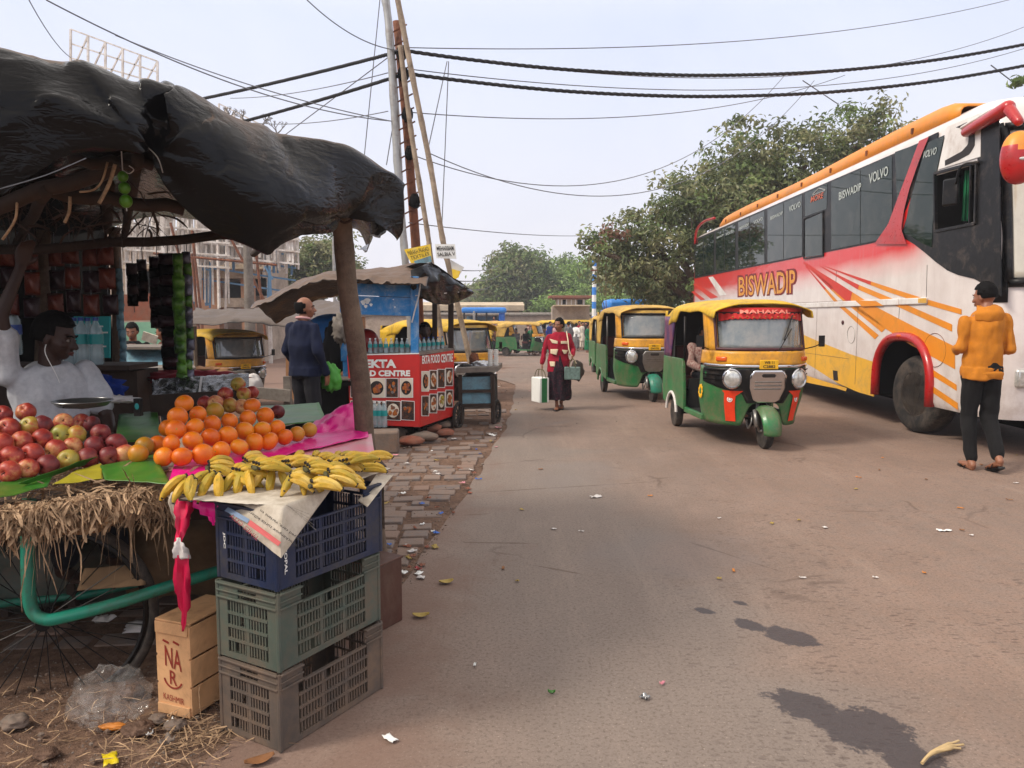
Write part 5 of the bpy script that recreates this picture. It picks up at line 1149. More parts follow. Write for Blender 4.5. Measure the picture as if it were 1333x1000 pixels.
        for s in (-1, 1):
            b = cowl_patch([(s * .40, s * .74, .66), (s * .46, s * .70, .63), (s * .52, s * .70, .6), (s * .53, s * .70, .45), (s * .53, s * .70, .30)], .022); b.build('red_stripe', M('orange_red'), t, smooth=60)
            b = MB(); cc = cowlP(s * .61, .56, .024); nn = (cowlP(s * .61, .56, .1) - cc).normalized(); x, y = frame(nn); b.ell(cc, (.034, .034, .003), Matrix((x, y, nn)).transposed(), 18, 4); b.build('sticker', M('text_white'), t)
            b = MB(); b.tube([cc + (x * math.cos(k) + y * math.sin(k)) * .02 + nn * .004 for k in [PI * 2 * q_ / 12 for q_ in range(12)]], .0035, 4, closed=True); b.build('sticker', M('text_red'), t)
        b = MB(); f0 = cowlP(-1.12, .64, .024)
        for i in range(9):
            a = i * 2 * PI / 9; b.ell(cowlP(-1.12 + .11 * math.cos(a), .62 + .065 * math.sin(a), .022), (.02, .006, .024), rot3(0, 0, .2), 10, 5)
        b.mat(1); b.ell(cowlP(-1.12, .62, .026), (.03, .006, .03), None, 10, 5); b.build('flower_sticker', [M('plate_yellow'), M('green_paint')], t)
    zt = lambda x: 1.705 - .055 * sst(1.35, 1.98, x) - .10 * sst(.1, -.5, x)
    def roofP(u, a):
        x = 1.83 - 2.31 * u; w = .65 - .03 * sst(1.2, 1.9, x) - .03 * sst(0, -.5, x); A = abs(a); s = 1 if a > 0 else -1
        if A < .8: y = w * (A / .8) * .97; z = zt(x) - .09 * (A / .8) ** 3
        else:
            k = (A - .8) / .2; y = w * (.97 + .03 * math.sin(k * PI / 2)); drop = .055 + .03 * (sst(1.35, 1.7, x)) + .13 * sst(.42, .15, x) + .006 * math.sin(x * 9); z = zt(x) - .09 - drop * k
        sg = .012 * math.sin(x * 8) ** 2 * (1 - A)
        xx = x - .03 * k * 0 if A >= .8 else x + .05 * (1 - (A / .8) ** 2) * sst(1.6, 1.9, x)
        return Vector((xx, y * s, z - sg))
    b = MB(); b.grid(lambda u, v: roofP(u, -1 + 2 * v) + Vector((0, 0, .006 * noise.noise(Vector((u * 9, v * 9, 1))))), 40, 32); cn = b.build('canopy', M(canopy), t, smooth=60, solid=.014)
    b = MB(); b.grid(lambda u, v: Vector((-.48 - .05 * v + .012 * noise.noise(Vector((u * 6, v * 6, 2))), -.63 + 1.26 * u, 1.58 - .66 * v)), 12, 10); b.build('rear_curtain', M(canopy), t, smooth=180, solid=.012)
    for s in (-1, 1):
        b = MB(); b.grid(lambda u, v: Vector((-.5 + (.62 - .22 * v) * u, s * (.635 + .006 * noise.noise(Vector((u * 5, v * 5, s)))), 1.50 - .55 * v - (.0 if u < .99 else 0))), 10, 8); b.build('side_curtain', M('poster_violet') if (fancy and s < 0) else M(canopy), t, smooth=180, solid=.012)
    for s in (-1, 1):
        arch = [(.29 * math.cos(a) + .0, .20 + .29 * math.sin(a)) for a in [PI * i / 14 for i in range(15)]]
        pts = [(.62, .30), (.62, .50), (.56, .86), (.50, .95), (-.50, .95), (-.55, .55), (-.50, .32), (-.30, .30)] + [(x, z) for x, z in reversed(arch) if z > .3]
        b = MB(); b.prism([Vector((x, s * .60, z)) for x, z in pts], (0, s * .045, 0)); b.build('rear_side_panel', M('green_paint'), t, smooth=0, bevel=.008)
        b = MB(); 
        P = [Vector((.27 * math.cos(a), s * .645, .2 + .27 * math.sin(a))) for a in [PI * (.03 + .94 * i / 16) for i in range(17)]]
        b.tube(P, .022, 8); b.build('mudguard_trim', M('white_paint' if fancy else 'green_paint'), t, smooth=60)
        b = MB(); b.box((1.0, s * .6, .30), (.82, .05, .07)); b.build('sill', M('green_paint'), t, bevel=.01)
        for P_ in ([(.50, s * .60, .93), (.48, s * .60, 1.50)], [(1.3, s * .60, .9), (1.36, s * .58, 1.5)]): b = MB(); b.tube(P_, .016, 8); b.build('post', M('dull_metal' if not fancy else 'black_plastic'), t, smooth=180)
    b = MB(); b.box((-.5, 0, .64), (.06, 1.2, .62)); b.box((-.545, 0, .42), (.05, 1.1, .12)); b.build('rear_panel', M('green_paint'), t, bevel=.02)
    b = MB(); b.box((.55, 0, .30), (1.8, 1.1, .03)); b.box((-.1, 0, .42), (.7, 1.1, .2)); b.box((.55, 0, .5), (.04, 1.1, .4)); b.build('floor', M('interior'), t, smooth=0)
    for nm, c, sz in (('passenger_seat', (.05, 0, .62), (.52, 1.1, .14)), ('passenger_backrest', (-.28, 0, .88), (.12, 1.1, .44)), ('driver_seat', (1.0, 0, .66), (.34, .62, .12)), ('driver_seat_box', (1.0, 0, .45), (.3, .5, .3)), ('driver_backrest', (.80, 0, .90), (.05, .5, .22))):
        b = MB(); b.box(c, sz); b.build(nm, M('seat_vinyl' if 'box' not in nm else 'interior'), t, bevel=.04 if 'box' not in nm else 0)
    b = MB(); b.grid(lambda u, v: Vector((-.46, -.6 + 1.2 * u, .9 + .68 * v)), 2, 2); b.grid(lambda u, v: Vector((-.46 + .5 * u, .615, .9 + .6 * v)), 2, 2); b.grid(lambda u, v: Vector((-.46 + .5 * u, -.615, .9 + .6 * v)), 2, 2); b.build('lining', M('interior'), t, smooth=0, solid=.004)
    b = MB(); b.tube([(1.62, 0, .5), (1.5, 0, 1.02)], .022, 8); b.tube(smoothpath([(1.40, -.34, 1.05), (1.46, -.2, 1.06), (1.5, 0, 1.03), (1.46, .2, 1.06), (1.40, .34, 1.05)], 4), .015, 8); b.box((1.66, 0, 1.0), (.2, .9, .12)); b.build('handlebar', M('black_plastic'), t)
    def whl(c, r, w, nm='wheel'):
        c = Vector(c); M3 = rot3(PI / 2, 0, 0)
        b = MB(); b.lathe([(r * .60, -w * .42), (r * .8, -w * .5), (r * .95, -w * .42), (r, -w * .2), (r, w * .2), (r * .95, w * .42), (r * .8, w * .5), (r * .60, w * .42)], 28, c, M3); o = b.build(nm, M('tyre'), t, smooth=50)
        b = MB(); b.lathe([(r * .60, -w * .4), (r * .58, -w * .2), (r * .3, -w * .1), (r * .28, -w * .3), (r * .12, -w * .42), (r * .1, w * .42), (r * .28, w * .3), (r * .3, w * .1), (r * .58, w * .2), (r * .60, w * .4)], 20, c, M3); b.build('rim', M('rim'), o, smooth=50)
    whl((0, .56, .2), .2, .11); whl((0, -.56, .2), .2, .11); whl((1.98, 0, .205), .205, .10)
    b = MB(); b.tube([(0, -.5, .2), (0, .5, .2)], .03, 8); b.box((-.15, 0, .27), (.5, .6, .14)); b.build('axle', M('black_matte'), t)
    b = MB(); b.tube([(1.98, -.075, .205), (1.92, -.085, .42), (1.85, -.04, .6)], .02, 8); b.tube([(1.98, .075, .205), (1.92, .085, .42), (1.85, .04, .6)], .02, 8); b.tube([(1.98, -.08, .205), (1.98, .08, .205)], .018, 8); b.tube([(2.0, -.11, .25), (1.93, -.11, .44)], .032, 10); b.tube(smoothpath([(1.72, -.14, .30), (1.84, -.16, .22), (1.9, -.14, .30), (1.84, -.12, .4)], 4), .013, 6); b.build('fork', M('dull_metal'), t, smooth=180)
    b = MB(); 
    def fen(u, v):
        a = R(-8 + 150 * u); r = .255 + .03 * math.sin(v * PI); y = (-.105 + .21 * v) * (1 + .15 * math.sin(u * PI)); rr_ = r if .12 < v < .88 else r - .02
        return Vector((1.98 + rr_ * math.cos(a) * 1.02, y, .215 + rr_ * math.sin(a) * .98))
    b.grid(fen, 24, 12); b.build('mudguard', M('green_paint' if fancy else 'teal_tube'), t, smooth=60, solid=.008)
    for s in (-1, 1):
        b = MB(); b.tube(smoothpath([(1.62, s * .60, 1.12), (1.72, s * .72, 1.16), (1.76, s * .76, 1.2)], 4), .007, 6); b.box((1.77, s * .77, 1.22), (.02, .08, .13), rot3(0, 0, s * .2)); b.build('side_mirror', M('black_plastic'), t, bevel=.004) if fancy or s > 0 else None
    return t
def lerp_(a, b, t): return a + (b - a) * t
mat('poster_violet', (62, 38, 86), .4, var=.4, vs=7, col2=(150, 70, 80), c2=.6)
def put(t, x, y, heading, z=None):
    t.scale = (.93, .93, 1); t.location = (x, y, gz(x, y) if z is None else z); t.rotation_euler = (0, 0, heading); return t
pF = gnd(995, 584); pR = gnd(868, 556)
a1 = make_auto('green and yellow auto rickshaw with red MAHAKAL pelmet, nearest, beside the coach', True)
def fit(pF, pR):
    d = Vector((pF.x - pR.x, pF.y - pR.y)); best = None
    for i in range(-1200, -600):
        h = R(i / 10); f = Vector((math.cos(h), math.sin(h))); n = Vector((math.sin(h), -math.cos(h)))   # right side of the vehicle
        e = f * 1.92 - n * .49; c = (e.normalized() - d.normalized()).length
        if best is None or c < best[0]: best = (c, h)
    return R(-87)
h1 = fit(pF, pR); f = Vector((math.cos(h1), math.sin(h1)))
print('AUTO1 heading', math.degrees(h1), pF, pR)
put(a1, pF.x - 1.84 * f.x, pF.y - 1.84 * f.y, h1)
gen = make_auto('green and yellow auto rickshaw with tan roof directly behind the red pelmet one', False, 'tan_canvas')
pF2 = gnd(850, 523); pR2 = gnd(790, 512); h2 = h1 + R(1.0); f = Vector((math.cos(h2), math.sin(h2)))
put(gen, pF2.x - 1.84 * f.x, pF2.y - 1.84 * f.y, h2)
print('AUTO2', pF2, pR2, math.degrees(h2))
yel = make_auto('yellow roofed auto rickshaw parked beyond the hanging sachets, facing right', False, 'yellow_canvas')
for o_ in yel.children:
    if o_.name.startswith('front_cowl'): o_.data.materials[0] = M('black_plastic')
put(yel, *(at(300, 470, 16.4).xy + Vector((-.7, .7))), R(-48), at(300, 431, 15).z - 1.7)
def another(src, label, px, Y, heading, base=None, z=None):
    o = copy_tree(src); o['label'] = label; p = at(px, 450, Y); put(o, p.x, p.y, heading, z); return o
another(yel, 'yellow auto rickshaw standing right behind the red food stall, nose to the right', 545, 15.2, R(-48), z=at(548, 416, 15.2).z - 1.7)
fa = another(gen, 'green auto rickshaw with yellow rear hood parked side-on across the junction', 660, 39, R(-6), z=-.52)
another(gen, 'low green auto rickshaw loaded under a yellow cloth, left of the side-on one', 628, 40.5, R(8), z=-.50)
another(yel, 'auto rickshaw partly hidden behind the woman in the maroon jacket', 706, 47, R(-20), z=-.50)
another(gen, 'tan roofed auto rickshaw behind the people standing right of the woman', 745, 50, R(-160), z=-.5)
another(yel, 'yellow roofed auto rickshaw at the back, under the striped pole', 770, 51, R(-150), z=-.5)
another(gen, 'green auto rickshaw tailing the tan roofed one on the road', 797, 22, h1, z=gz(2.5, 24))
def W1(x, y, z): return pmat(a1) @ Vector((x, y, z))
dl = W1(1.02, 0, 0)
person('driver in a teal shirt sitting in the nearest auto rickshaw', (dl.x, dl.y, 0), h1 + PI / 2, 1.62,
    dict(hipL=(.09, 0, .78), hipR=(-.09, 0, .78), knL=(.14, -.42, .74), knR=(-.14, -.42, .74), anL=(.14, -.45, .42), anR=(-.14, -.45, .42), ftL=(.14, -.62, .36), ftR=(-.14, -.62, .36),
         pelvis=(0, 0, .8), waist=(0, 0, .93), chest=(0, -.02, 1.12), neck=(0, -.02, 1.29), head=(0, -.04, 1.42), shL=(.18, -.02, 1.25), shR=(-.18, -.02, 1.25), elL=(.25, -.2, 1.08), elR=(-.25, -.2, 1.08), wrL=(.3, -.4, 1.12), wrR=(-.3, -.4, 1.12), hdL=(0, -1, -.2), hdR=(0, -1, -.2)),
    top='teal_shirt', bottom='dark_trousers', feet=None, vox=.012, sleeve='mid', cat='person', detail=False)
pl_ = W1(.1, -.2, 0)
person('passenger in a check shirt sitting in the back of the nearest auto rickshaw', (pl_.x, pl_.y, 0), h1 + PI / 2, 1.6,
    dict(hipL=(.09, 0, .74), hipR=(-.09, 0, .74), knL=(.12, -.4, .72), knR=(-.12, -.4, .72), anL=(.12, -.42, .40), anR=(-.12, -.42, .40), ftL=(.12, -.55, .36), ftR=(-.12, -.55, .36),
         pelvis=(0, 0, .76), waist=(0, 0, .88), chest=(0, 0, 1.05), neck=(0, 0, 1.2), head=(0, -.02, 1.33), shL=(.18, 0, 1.16), shR=(-.18, 0, 1.16), elL=(.22, -.1, .92), elR=(-.22, -.1, .92), wrL=(.08, -.3, .84), wrR=(-.08, -.3, .84), hdL=(-.4, -1, 0), hdR=(.4, -1, 0)),
    top='check_shirt', bottom='dark_trousers', feet=None, vox=.014, cat='person', detail=False)
bd = Vector((.0235, 1, 0)).normalized(); BA = math.atan2(bd.y, bd.x) - PI / 2
q0 = gnd(1202, 571); SIDEX = Vector((q0.x - .03, q0.y, 0))
def plane_hit(px, py, off=0):
    d = ray(px, py); n = Vector((bd.y, -bd.x, 0)); P0 = SIDEX - n * off
    O = Vector((0, 0, CAMZ)); t = (P0 - O).dot(n) / d.dot(n); return O + d * t
fc = plane_hit(1300, 400); bus = thing('coach', 'large white coach with red and orange livery and orange roof rack, parked at the right', 'bus', (fc.x, fc.y, 0), BA)
Minv = pmat(bus).inverted()
def S(px, py, off=0): return Minv @ plane_hit(px, py, off)
rear = S(901, 400).y; TOP = S(1187, 178).z; TL = S(909, 309).z
print('BUS', fc, 'len', rear, 'top', TOP, TL, 'skirt', S(1138, 517).z, S(1042, 497).z, S(1300, 542).z, 'win', S(1187, 189).z, S(1142, 315).z, S(902, 363).z)
TOP = (S(1187, 170).z + S(1100, 215).z) / 2 if False else S(1187, 172).z
Wb = 2.5; L = rear
def plan(ins, n=8, rf=.35, rr=.22, front=0):
    r1, r2 = rf, rr; x0, x1, y0, y1 = ins, Wb - ins, ins + front, L - ins; pts = []
    for cx, cy, r, a0 in ((x0 + r2, y1 - r2, r2, 90), (x0 + r1, y0 + r1, r1, 180), (x1 - r1, y0 + r1, r1, 270), (x1 - r2, y1 - r2, r2, 0)):
        for i in range(n + 1): a = R(a0 + 90 * i / n); pts.append((cx + r * math.cos(a), cy + r * math.sin(a)))
    return pts
SK = .42
lev = [(SK, .03, 0), (SK + .06, .0, 0), (1.2, 0, .0), (1.75, .0, .0), (2.6, 0, .10), (TOP - .42, .0, .22), (TOP - .16, .012, .30), (TOP - .06, .06, .36), (TOP, .14, .44), (TOP + .04, .30, .6)]
b = MB(); rings = []
for z, ins, fr in lev:
    n0 = len(b.v); pp = plan(ins, front=fr - ins); b.v += [Vector((x, y, z)) for x, y in pp]; rings.append((n0, len(pp)))
for (a, n), (c, _) in zip(rings, rings[1:]):
    for i in range(n): b.f.append((a + i, a + (i + 1) % n, c + (i + 1) % n, c + i)); b.mi.append(0)
a, n = rings[0]; b.f.append(tuple(a + i for i in reversed(range(n)))); b.mi.append(0)
a, n = rings[-1]; b.f.append(tuple(a + i for i in range(n))); b.mi.append(0)
m, nt, bb, tc, out = newmat('coach_paint'); co = tc.outputs['Object']; sx = nt.n('ShaderNodeSeparateXYZ'); nt.l(co, sx.inputs[0])
zb_ = S(1100, 322).z; zlow = S(1100, 345).z
fade_lo = S(1060, 352).z; print('fade', fade_lo, zb_)
nz = nt.noise(co, 1.5, 4)
k = nt.math('ADD', sx.outputs['Z'], nt.math('MULTIPLY', nt.math('SUBTRACT', nz, .5), .12))
k = nt.math('SUBTRACT', k, nt.math('MULTIPLY', nt.math('MAXIMUM', nt.math('SUBTRACT', 5.5, sx.outputs['Y']), -2), .02))
kr = nt.ramp(nt.math('MULTIPLY_ADD', k, 1 / .62, -(zb_ - .62) / .62), [(0, 0.0), (.3, .3), (.62, 1.0)])
cut = nt.ramp(nt.math('MULTIPLY', nt.math('SUBTRACT', TOP - .2, sx.outputs['Z']), 20), [(.0, 0.0), (.5, 1.0)])
front_cut = nt.ramp(nt.math('MULTIPLY', nt.math('SUBTRACT', sx.outputs['Y'], 1.35), 1.0), [(.0, 0.0), (.5, 1.0)])
kr = nt.math('MULTIPLY', nt.math('MULTIPLY', kr, cut), front_cut)
col = nt.mix(kr, nt.ramp(nt.noise(co, 2, 4), [(.35, lin((212, 202, 198))), (.65, lin((226, 218, 214)))]), lin((212, 26, 26)))
rearred = nt.ramp(nt.math('MULTIPLY', nt.math('SUBTRACT', sx.outputs['Y'], L - .4), 4), [(0, 0.0), (.3, 1.0)])
col = nt.mix(nt.math('MULTIPLY', rearred, .85), col, lin((190, 40, 44)))
dr = nt.math('MULTIPLY', nt.ramp(nt.noise(co, 5, 6, .7), [(.45, 0.0), (.7, 1.0)]), nt.ramp(nt.math('SUBTRACT', 1.5, sx.outputs['Z']), [(.0, .12), (.9, .75)]))
mp = nt.n('ShaderNodeMapping'); mp.inputs['Scale'].default_value = (1, 7, .5); nt.l(co, mp.inputs[0])
strk = nt.ramp(nt.noise(mp.outputs[0], 2.4, 6, .75), [(.52, 0.0), (.72, .5)])
col = nt.mix(nt.math('MULTIPLY', dr, .7), col, lin((172, 152, 138))); col = nt.mix(nt.math('MULTIPLY', strk, .55), col, lin((182, 166, 156)))
nt.l(col, bb.inputs['Base Color']); bb.inputs['Roughness'].default_value = .3; bb.inputs['Coat Weight'].default_value = .35
bn = nt.n('ShaderNodeBump'); bn.inputs['Strength'].default_value = .25; bn.inputs['Distance'].default_value = .03; nt.l(nt.noise(co, .9, 3), bn.inputs['Height']); nt.l(bn.outputs[0], bb.inputs['Normal']); MC['coach_paint'] = m
body = b.build('body', [M('coach_paint'), M('black_matte')], None, smooth=0)
def cutter(pts, depth):
    cb = MB(); cb.prism([Vector((-.3, y, z)) for y, z in pts], (depth + .3, 0, 0)); cb.mi = [1] * len(cb.f); o = cb.build('cut', [M('coach_paint'), M('black_matte')], None, smooth=0)
    bm = bmesh.new(); bm.from_mesh(o.data); bmesh.ops.recalc_face_normals(bm, faces=bm.faces); bm.to_mesh(o.data); bm.free(); return o
def boolean(o, c):
    md = o.modifiers.new('b', 'BOOLEAN'); md.operation = 'DIFFERENCE'; md.object = c; md.solver = 'EXACT'
    me = evalmesh(o, c); o.modifiers.clear(); o.data = me; D.objects.remove(c)
bm = bmesh.new(); bm.from_mesh(body.data); bmesh.ops.recalc_face_normals(bm, faces=bm.faces); bm.to_mesh(body.data); bm.free()
aw0, aw1 = S(1212, 520).y, S(1141, 500).y; azt = S(1175, 438).z; acy = (aw0 + aw1) / 2; ar = (aw1 - aw0) / 2
print('arch', aw0, aw1, azt)
arch = [(acy + ar, .2)] + [(acy + ar * math.cos(t) * (abs(math.cos(t)) ** -.25 if abs(math.cos(t)) > .01 else 1), (azt - .55) + .55 * math.sin(t)) for t in [PI * i / 16 for i in range(17)]] + [(acy - ar, .2)]
boolean(body, cutter(arch, .75))
ry = L - 3.0
arch2 = [(ry + .6, .2)] + [(ry + .62 * math.cos(t), .62 + .5 * math.sin(t)) for t in [PI * i / 12 for i in range(13)]] + [(ry - .6, .2)]
boolean(body, cutter(arch2, .75))
dw = [S(1219, 229), S(1270, 214), S(1268, 289), S(1220, 299)]
boolean(body, cutter([(p.y, p.z) for p in dw], .5))
body.parent = bus; body.data.shade_smooth(); body.data.set_sharp_from_angle(angle=R(28))
def patch(name, px, mt, off=.006, parent=None, thick=.0, smooth=0, sub=1):
    P = [S(x, y, off) for x, y in px]; bq_ = MB()
    if thick: bq_.prism(P, (thick, 0, 0))
    else: bq_.poly(P)
    o = bq_.build(name, M(mt) if isinstance(mt, str) else mt, parent or bus, smooth=smooth); return o
def c6(x, y): return (1010 + x / 3.124, 320 + y / 3.124)
def band(nm, top, bot, mt, off, raw=False):
    T = [S(*(p if raw else c6(*p)), off) for p in top]; B = [S(*(p if raw else c6(*p)), off) for p in bot]; n = 24
    def pl(P, u):
        L = [0]
        for p, q_ in zip(P, P[1:]): L.append(L[-1] + (q_ - p).length)
        d = u * L[-1]
        for i in range(len(P) - 1):
            if d <= L[i + 1] or i == len(P) - 2: return P[i].lerp(P[i + 1], (d - L[i]) / max(1e-6, L[i + 1] - L[i]))
    b = MB(); b.grid(lambda u, v: pl(T, u).lerp(pl(B, u), v), n, 1); return b.build(nm, mt, bus, smooth=0)
wt = lambda x: 311 + (x - 905.6) * (189 - 311) / (1187 - 905.6)
wbm = lambda x: 363 + (x - 902) * (315 - 363) / (1142 - 902)
cur = lambda x: wbm(x)
patch('window_band', [(904, wt(904)), (1210, wt(1210) + 1), (1203, 205), (1180, 270), (1165, 300), (1148, wbm(1148)), (904, wbm(904))], 'black_plastic', .008, thick=.01)
panes = [(905, 916, 929), (932, 943, 957), (961, 976, 995), (999, 1020, 1044), (1082, 1120, 1161)]
for i, (x0, xm, x1) in enumerate(panes):
    for a, c in ((x0, xm - .4), (xm + .4, x1)):
        sl = 0 if i < 4 else 0
        patch('window', [(a, wt(a) + 2.5), (c, wt(c) + 2.5), (c, wbm(c) - 2), (a, wbm(a) - 2)], 'coach_glass', .012, thick=.006)
patch('window', [(1048, wt(1048) + 2.5), (1077, wt(1077) + 2.5), (1076, 272), (1048, 282)], 'coach_glass', .012, thick=.006)
patch('window', [(1048, 287), (1070, 277), (1070, 332), (1048, 335)], 'coach_glass', .016, thick=.006)
patch('window', [(1165, 198), (1196, 187), (1182, 235), (1168, 272)], 'coach_glass', .012, thick=.006)
b = MB()
fr_ = [(1046.5, 284.5), (1071.5, 275), (1071.5, 333), (1046.5, 337)]
for p, q_ in zip(fr_, fr_[1:] + fr_[:1]): b.beam(S(*p, .016), S(*q_, .016), .022, .02)
b.build('window_frame', M('black_plastic'), bus, smooth=0)
blk = [(1172, 309), (1180, 284), (1188, 245), (1200, 205), (1208, 178), (1232, 166), (1282, 146), (1300, 139), (1306, 388), (1300, 383), (1288, 374), (1268, 363), (1247, 358), (1233, 352), (1218, 341), (1204, 329), (1190, 318), (1180, 312)]
blk2 = [(1172, 309), (1180, 284), (1188, 245), (1200, 205), (1208, 178), (1221, 172), (1217, 225), (1217, 300), (1268, 291), (1272, 212), (1276, 150), (1300, 139), (1303, 386), (1288, 374), (1268, 363), (1247, 358), (1233, 352), (1218, 341), (1204, 329), (1190, 318), (1180, 312)]
patch('cab_side_panel', blk2, 'black_plastic', .008, thick=.01)
patch('window', [(1176, 303), (1185, 262), (1196, 222), (1207, 186), (1229, 176), (1219, 224), (1214, 292), (1213, 322), (1200, 317), (1188, 309)], 'coach_glass', .013, thick=.006)
band('red_pillar', [(1196.5, 183.5), (1181, 225), (1167, 262), (1156, 292), (1138, 318)], [(1209, 178), (1196, 210), (1184, 245), (1177, 272), (1173, 298), (1180, 318)], M('red_gloss'), .026, True)
patch('cab_top_panel', [(1233, 165), (1277, 147), (1276, 204), (1221, 221)], 'white_paint', .012, thick=.008)
patch('cab_top_graphic', [(1244, 166), (1259, 159), (1259, 168)], 'ink_dark', .0145, thick=0)
band('cab_top_graphic', [(1230, 209), (1252, 197), (1260, 188), (1262, 166)], [(1230, 216), (1247, 209), (1262, 201), (1269, 190), (1269, 164)], M('ink_dark'), .0145, True)
b = MB(); dwp = [(1217, 226), (1272, 211), (1270, 291), (1218, 301)]
for p, q_ in zip(dwp, dwp[1:] + dwp[:1]): b.beam(S(*p, .012), S(*q_, .012), .035, .03)
b.beam(S(1264, 214, .012), S(1262, 291, .012), .02, .02); b.build('cab_window_frame', M('black_plastic'), bus, smooth=0)
b = MB(); b.grid(lambda u, v: S(1256 + 8 * u - 4 * v * (1 - u), 222 + 66 * v, -.10 - .012 * math.sin(u * 18)), 20, 8); b.build('curtain', M('green_sari'), bus, smooth=180, solid=.004)
b = MB(); p1_ = S(1238, 250, .10); b.box(p1_, (.05, .20, .30), rot3(0, 0, .35)); b.build('side_mirror', M('black_plastic'), bus, bevel=.02)
b = MB(); b.tube(smoothpath([S(1275, 211, .02), S(1258, 213, .10), S(1249, 220, .14), S(1244, 240, .14)], 5), .013, 8); b.build('mirror_arm', M('black_plastic'), bus, smooth=180)
b = MB(); b.ell(S(1244, 292, -.35), (.16, .22, .16)); b.build('cab_seat', M('maroon_wool'), bus)
red = M('red_gloss'); ORG = mat('orange_stripe', (224, 138, 26), .4, var=.06, vs=2, dirt=(180, 130, 60), dw=.2); YEL = mat('yellow_wave', (226, 172, 54), .4, var=.06, vs=2, dirt=(170, 140, 90), dw=.3)
REDP = mat('red_stripe', (200, 50, 34), .4, var=.06)
for top, bot, cut in (([(190, 80), (450, 166), (600, 214), (755, 258)], [(190, 81), (450, 186), (600, 236), (755, 280)], .35), ([(180, 82), (330, 156), (500, 226), (716, 320)], [(180, 84), (330, 176), (500, 250), (716, 349)], .3),
                      ([(112, 66), (250, 150), (400, 245), (560, 328), (728, 410)], [(112, 72), (210, 160), (330, 262), (545, 402), (728, 502)], .33), ([(122, 76), (260, 190), (448, 334)], [(122, 78), (250, 205), (430, 352)], .35), ([(120, 82), (250, 224), (418, 364)], [(120, 84), (242, 234), (402, 380)], .3)):
    band('stripe', top, bot, ORG, .0045)
    def part_(L_, f):
        d = [0]; 
        for p, q_ in zip(L_, L_[1:]): d.append(d[-1] + math.dist(p, q_))
        out = []
        for i, p in enumerate(L_):
            if d[i] <= f * d[-1]: out.append(p)
            else: t_ = (f * d[-1] - d[i - 1]) / (d[i] - d[i - 1]); out.append((L_[i-1][0] + (p[0] - L_[i-1][0]) * t_, L_[i-1][1] + (p[1] - L_[i-1][1]) * t_)); break
        return out
    band('stripe', part_(top, cut), part_(bot, cut), REDP, .0066)
for top, bot in (([(622, 494), (735, 566)], [(622, 520), (735, 590)]), ([(630, 566), (740, 640)], [(632, 594), (740, 668)])): band('stripe', top, bot, ORG, .0045)
band('wave', [(28, 326), (80, 348), (180, 392), (300, 440), (402, 474)], [(28, 420), (80, 452), (160, 500), (250, 558), (330, 594), (400, 614)], YEL, .0041)
band('wave', [(95, 516), (190, 552), (285, 588)], [(95, 524), (190, 562), (285, 592)], YEL, .0046)
band('wave', [(1037, 494), (1050, 489), (1075, 497), (1102, 505)], [(1037, 496), (1050, 498), (1075, 503), (1102, 508)], YEL, .0043, True)
patch('ribbon', [(922, 361), (928, 360), (946, 384), (937, 385)], 'white_paint', .0045); patch('ribbon', [(902, 370), (908, 370), (935, 387), (925, 389)], REDP, .0042); patch('ribbon', [(900, 380), (903, 379), (918, 390), (912, 391)], REDP, .0042)
for x0, y0, x1, y1 in ((1089, 352, 1088, 372), (1171, 400, 1170, 416), (1207, 345, 1206, 388)): b = MB(); b.beam(S(x0, y0, .001), S(x1, y1, .001), .006, .004); b.build('panel_joint', M('ink_dark'), bus, smooth=0)
for i in range(7):
    y = 3.4 + i * 1.62
    if y < L - 1: b = MB(); b.box((-.0072, y, 1.12), (.002, .005, 1.25)); b.build('panel_joint', M('name_haze2') if 'name_haze2' in MC else mat('name_haze2', (110, 90, 84), .7), bus, smooth=0)
for z_ in (.86, 1.74): b = MB(); b.box((-.0070, (3.3 + L) / 2, z_), (.002, L - 4, .004)); b.build('panel_joint', M('name_haze2'), bus, smooth=0)
for x0 in (.22, Wb - .62): b = MB(); b.box((x0 + .2, .02, .86), (.4, .09, .2)); b.build('headlight', M('lamp_glass'), bus, bevel=.03)
b = MB(); b.box((Wb / 2, .01, .56), (Wb - .7, .1, .16)); b.build('bumper', M('black_plastic'), bus, bevel=.03)
b = MB(); b.box((Wb / 2, -.01, 1.12), (1.3, .04, .16)); b.build('front_grille', M('black_plastic'), bus, bevel=.02)
def ringS(cx, cy, rx, ry, off, n=24): return [S(cx + rx * math.cos(2 * PI * i / n), cy + ry * math.sin(2 * PI * i / n), off) for i in range(n)]
b = MB(); b.tube(ringS(1217, 456, 14.5, 22, .003), .004, 4, closed=True); b.build('hatch_outline', M('rusty'), bus)
b = MB(); b.tube(ringS(1108, 436, 5, 11, .003), .003, 4, closed=True); b.build('fuel_flap', M('dull_metal'), bus)
b = MB(); b.ell(S(1097, 420, .005), (.012, .045, .035)); b.build('filler_cap', M('maroon_rubber'), bus)
patch('marker_light', [(1084, 482), (1090, 483), (1091, 496), (1085, 495)], 'ink_dark', .006, thick=.01)
b = MB(); b.beam(S(1030, 398.5, .012), S(1170, 393, .012), .026, .085); b.beam(S(1171, 393, .012), S(1207, 391.5, .012), .026, .08); b.build('moulding', M('white_paint'), bus, smooth=0, bevel=.01)
patch('stripe', [(1113, 391), (1140, 392), (1150, 398), (1122, 399)], ORG, .028); patch('stripe', [(1195, 388.5), (1206, 388), (1206, 394.5), (1195, 394.5)], YEL, .028)
b = MB(); A2 = [(y, z) for y, z in arch]; 
pl2 = [Vector((-.02, y, max(z, .42) if i in (0, len(A2) - 1) else z)) for i, (y, z) in enumerate(A2)]
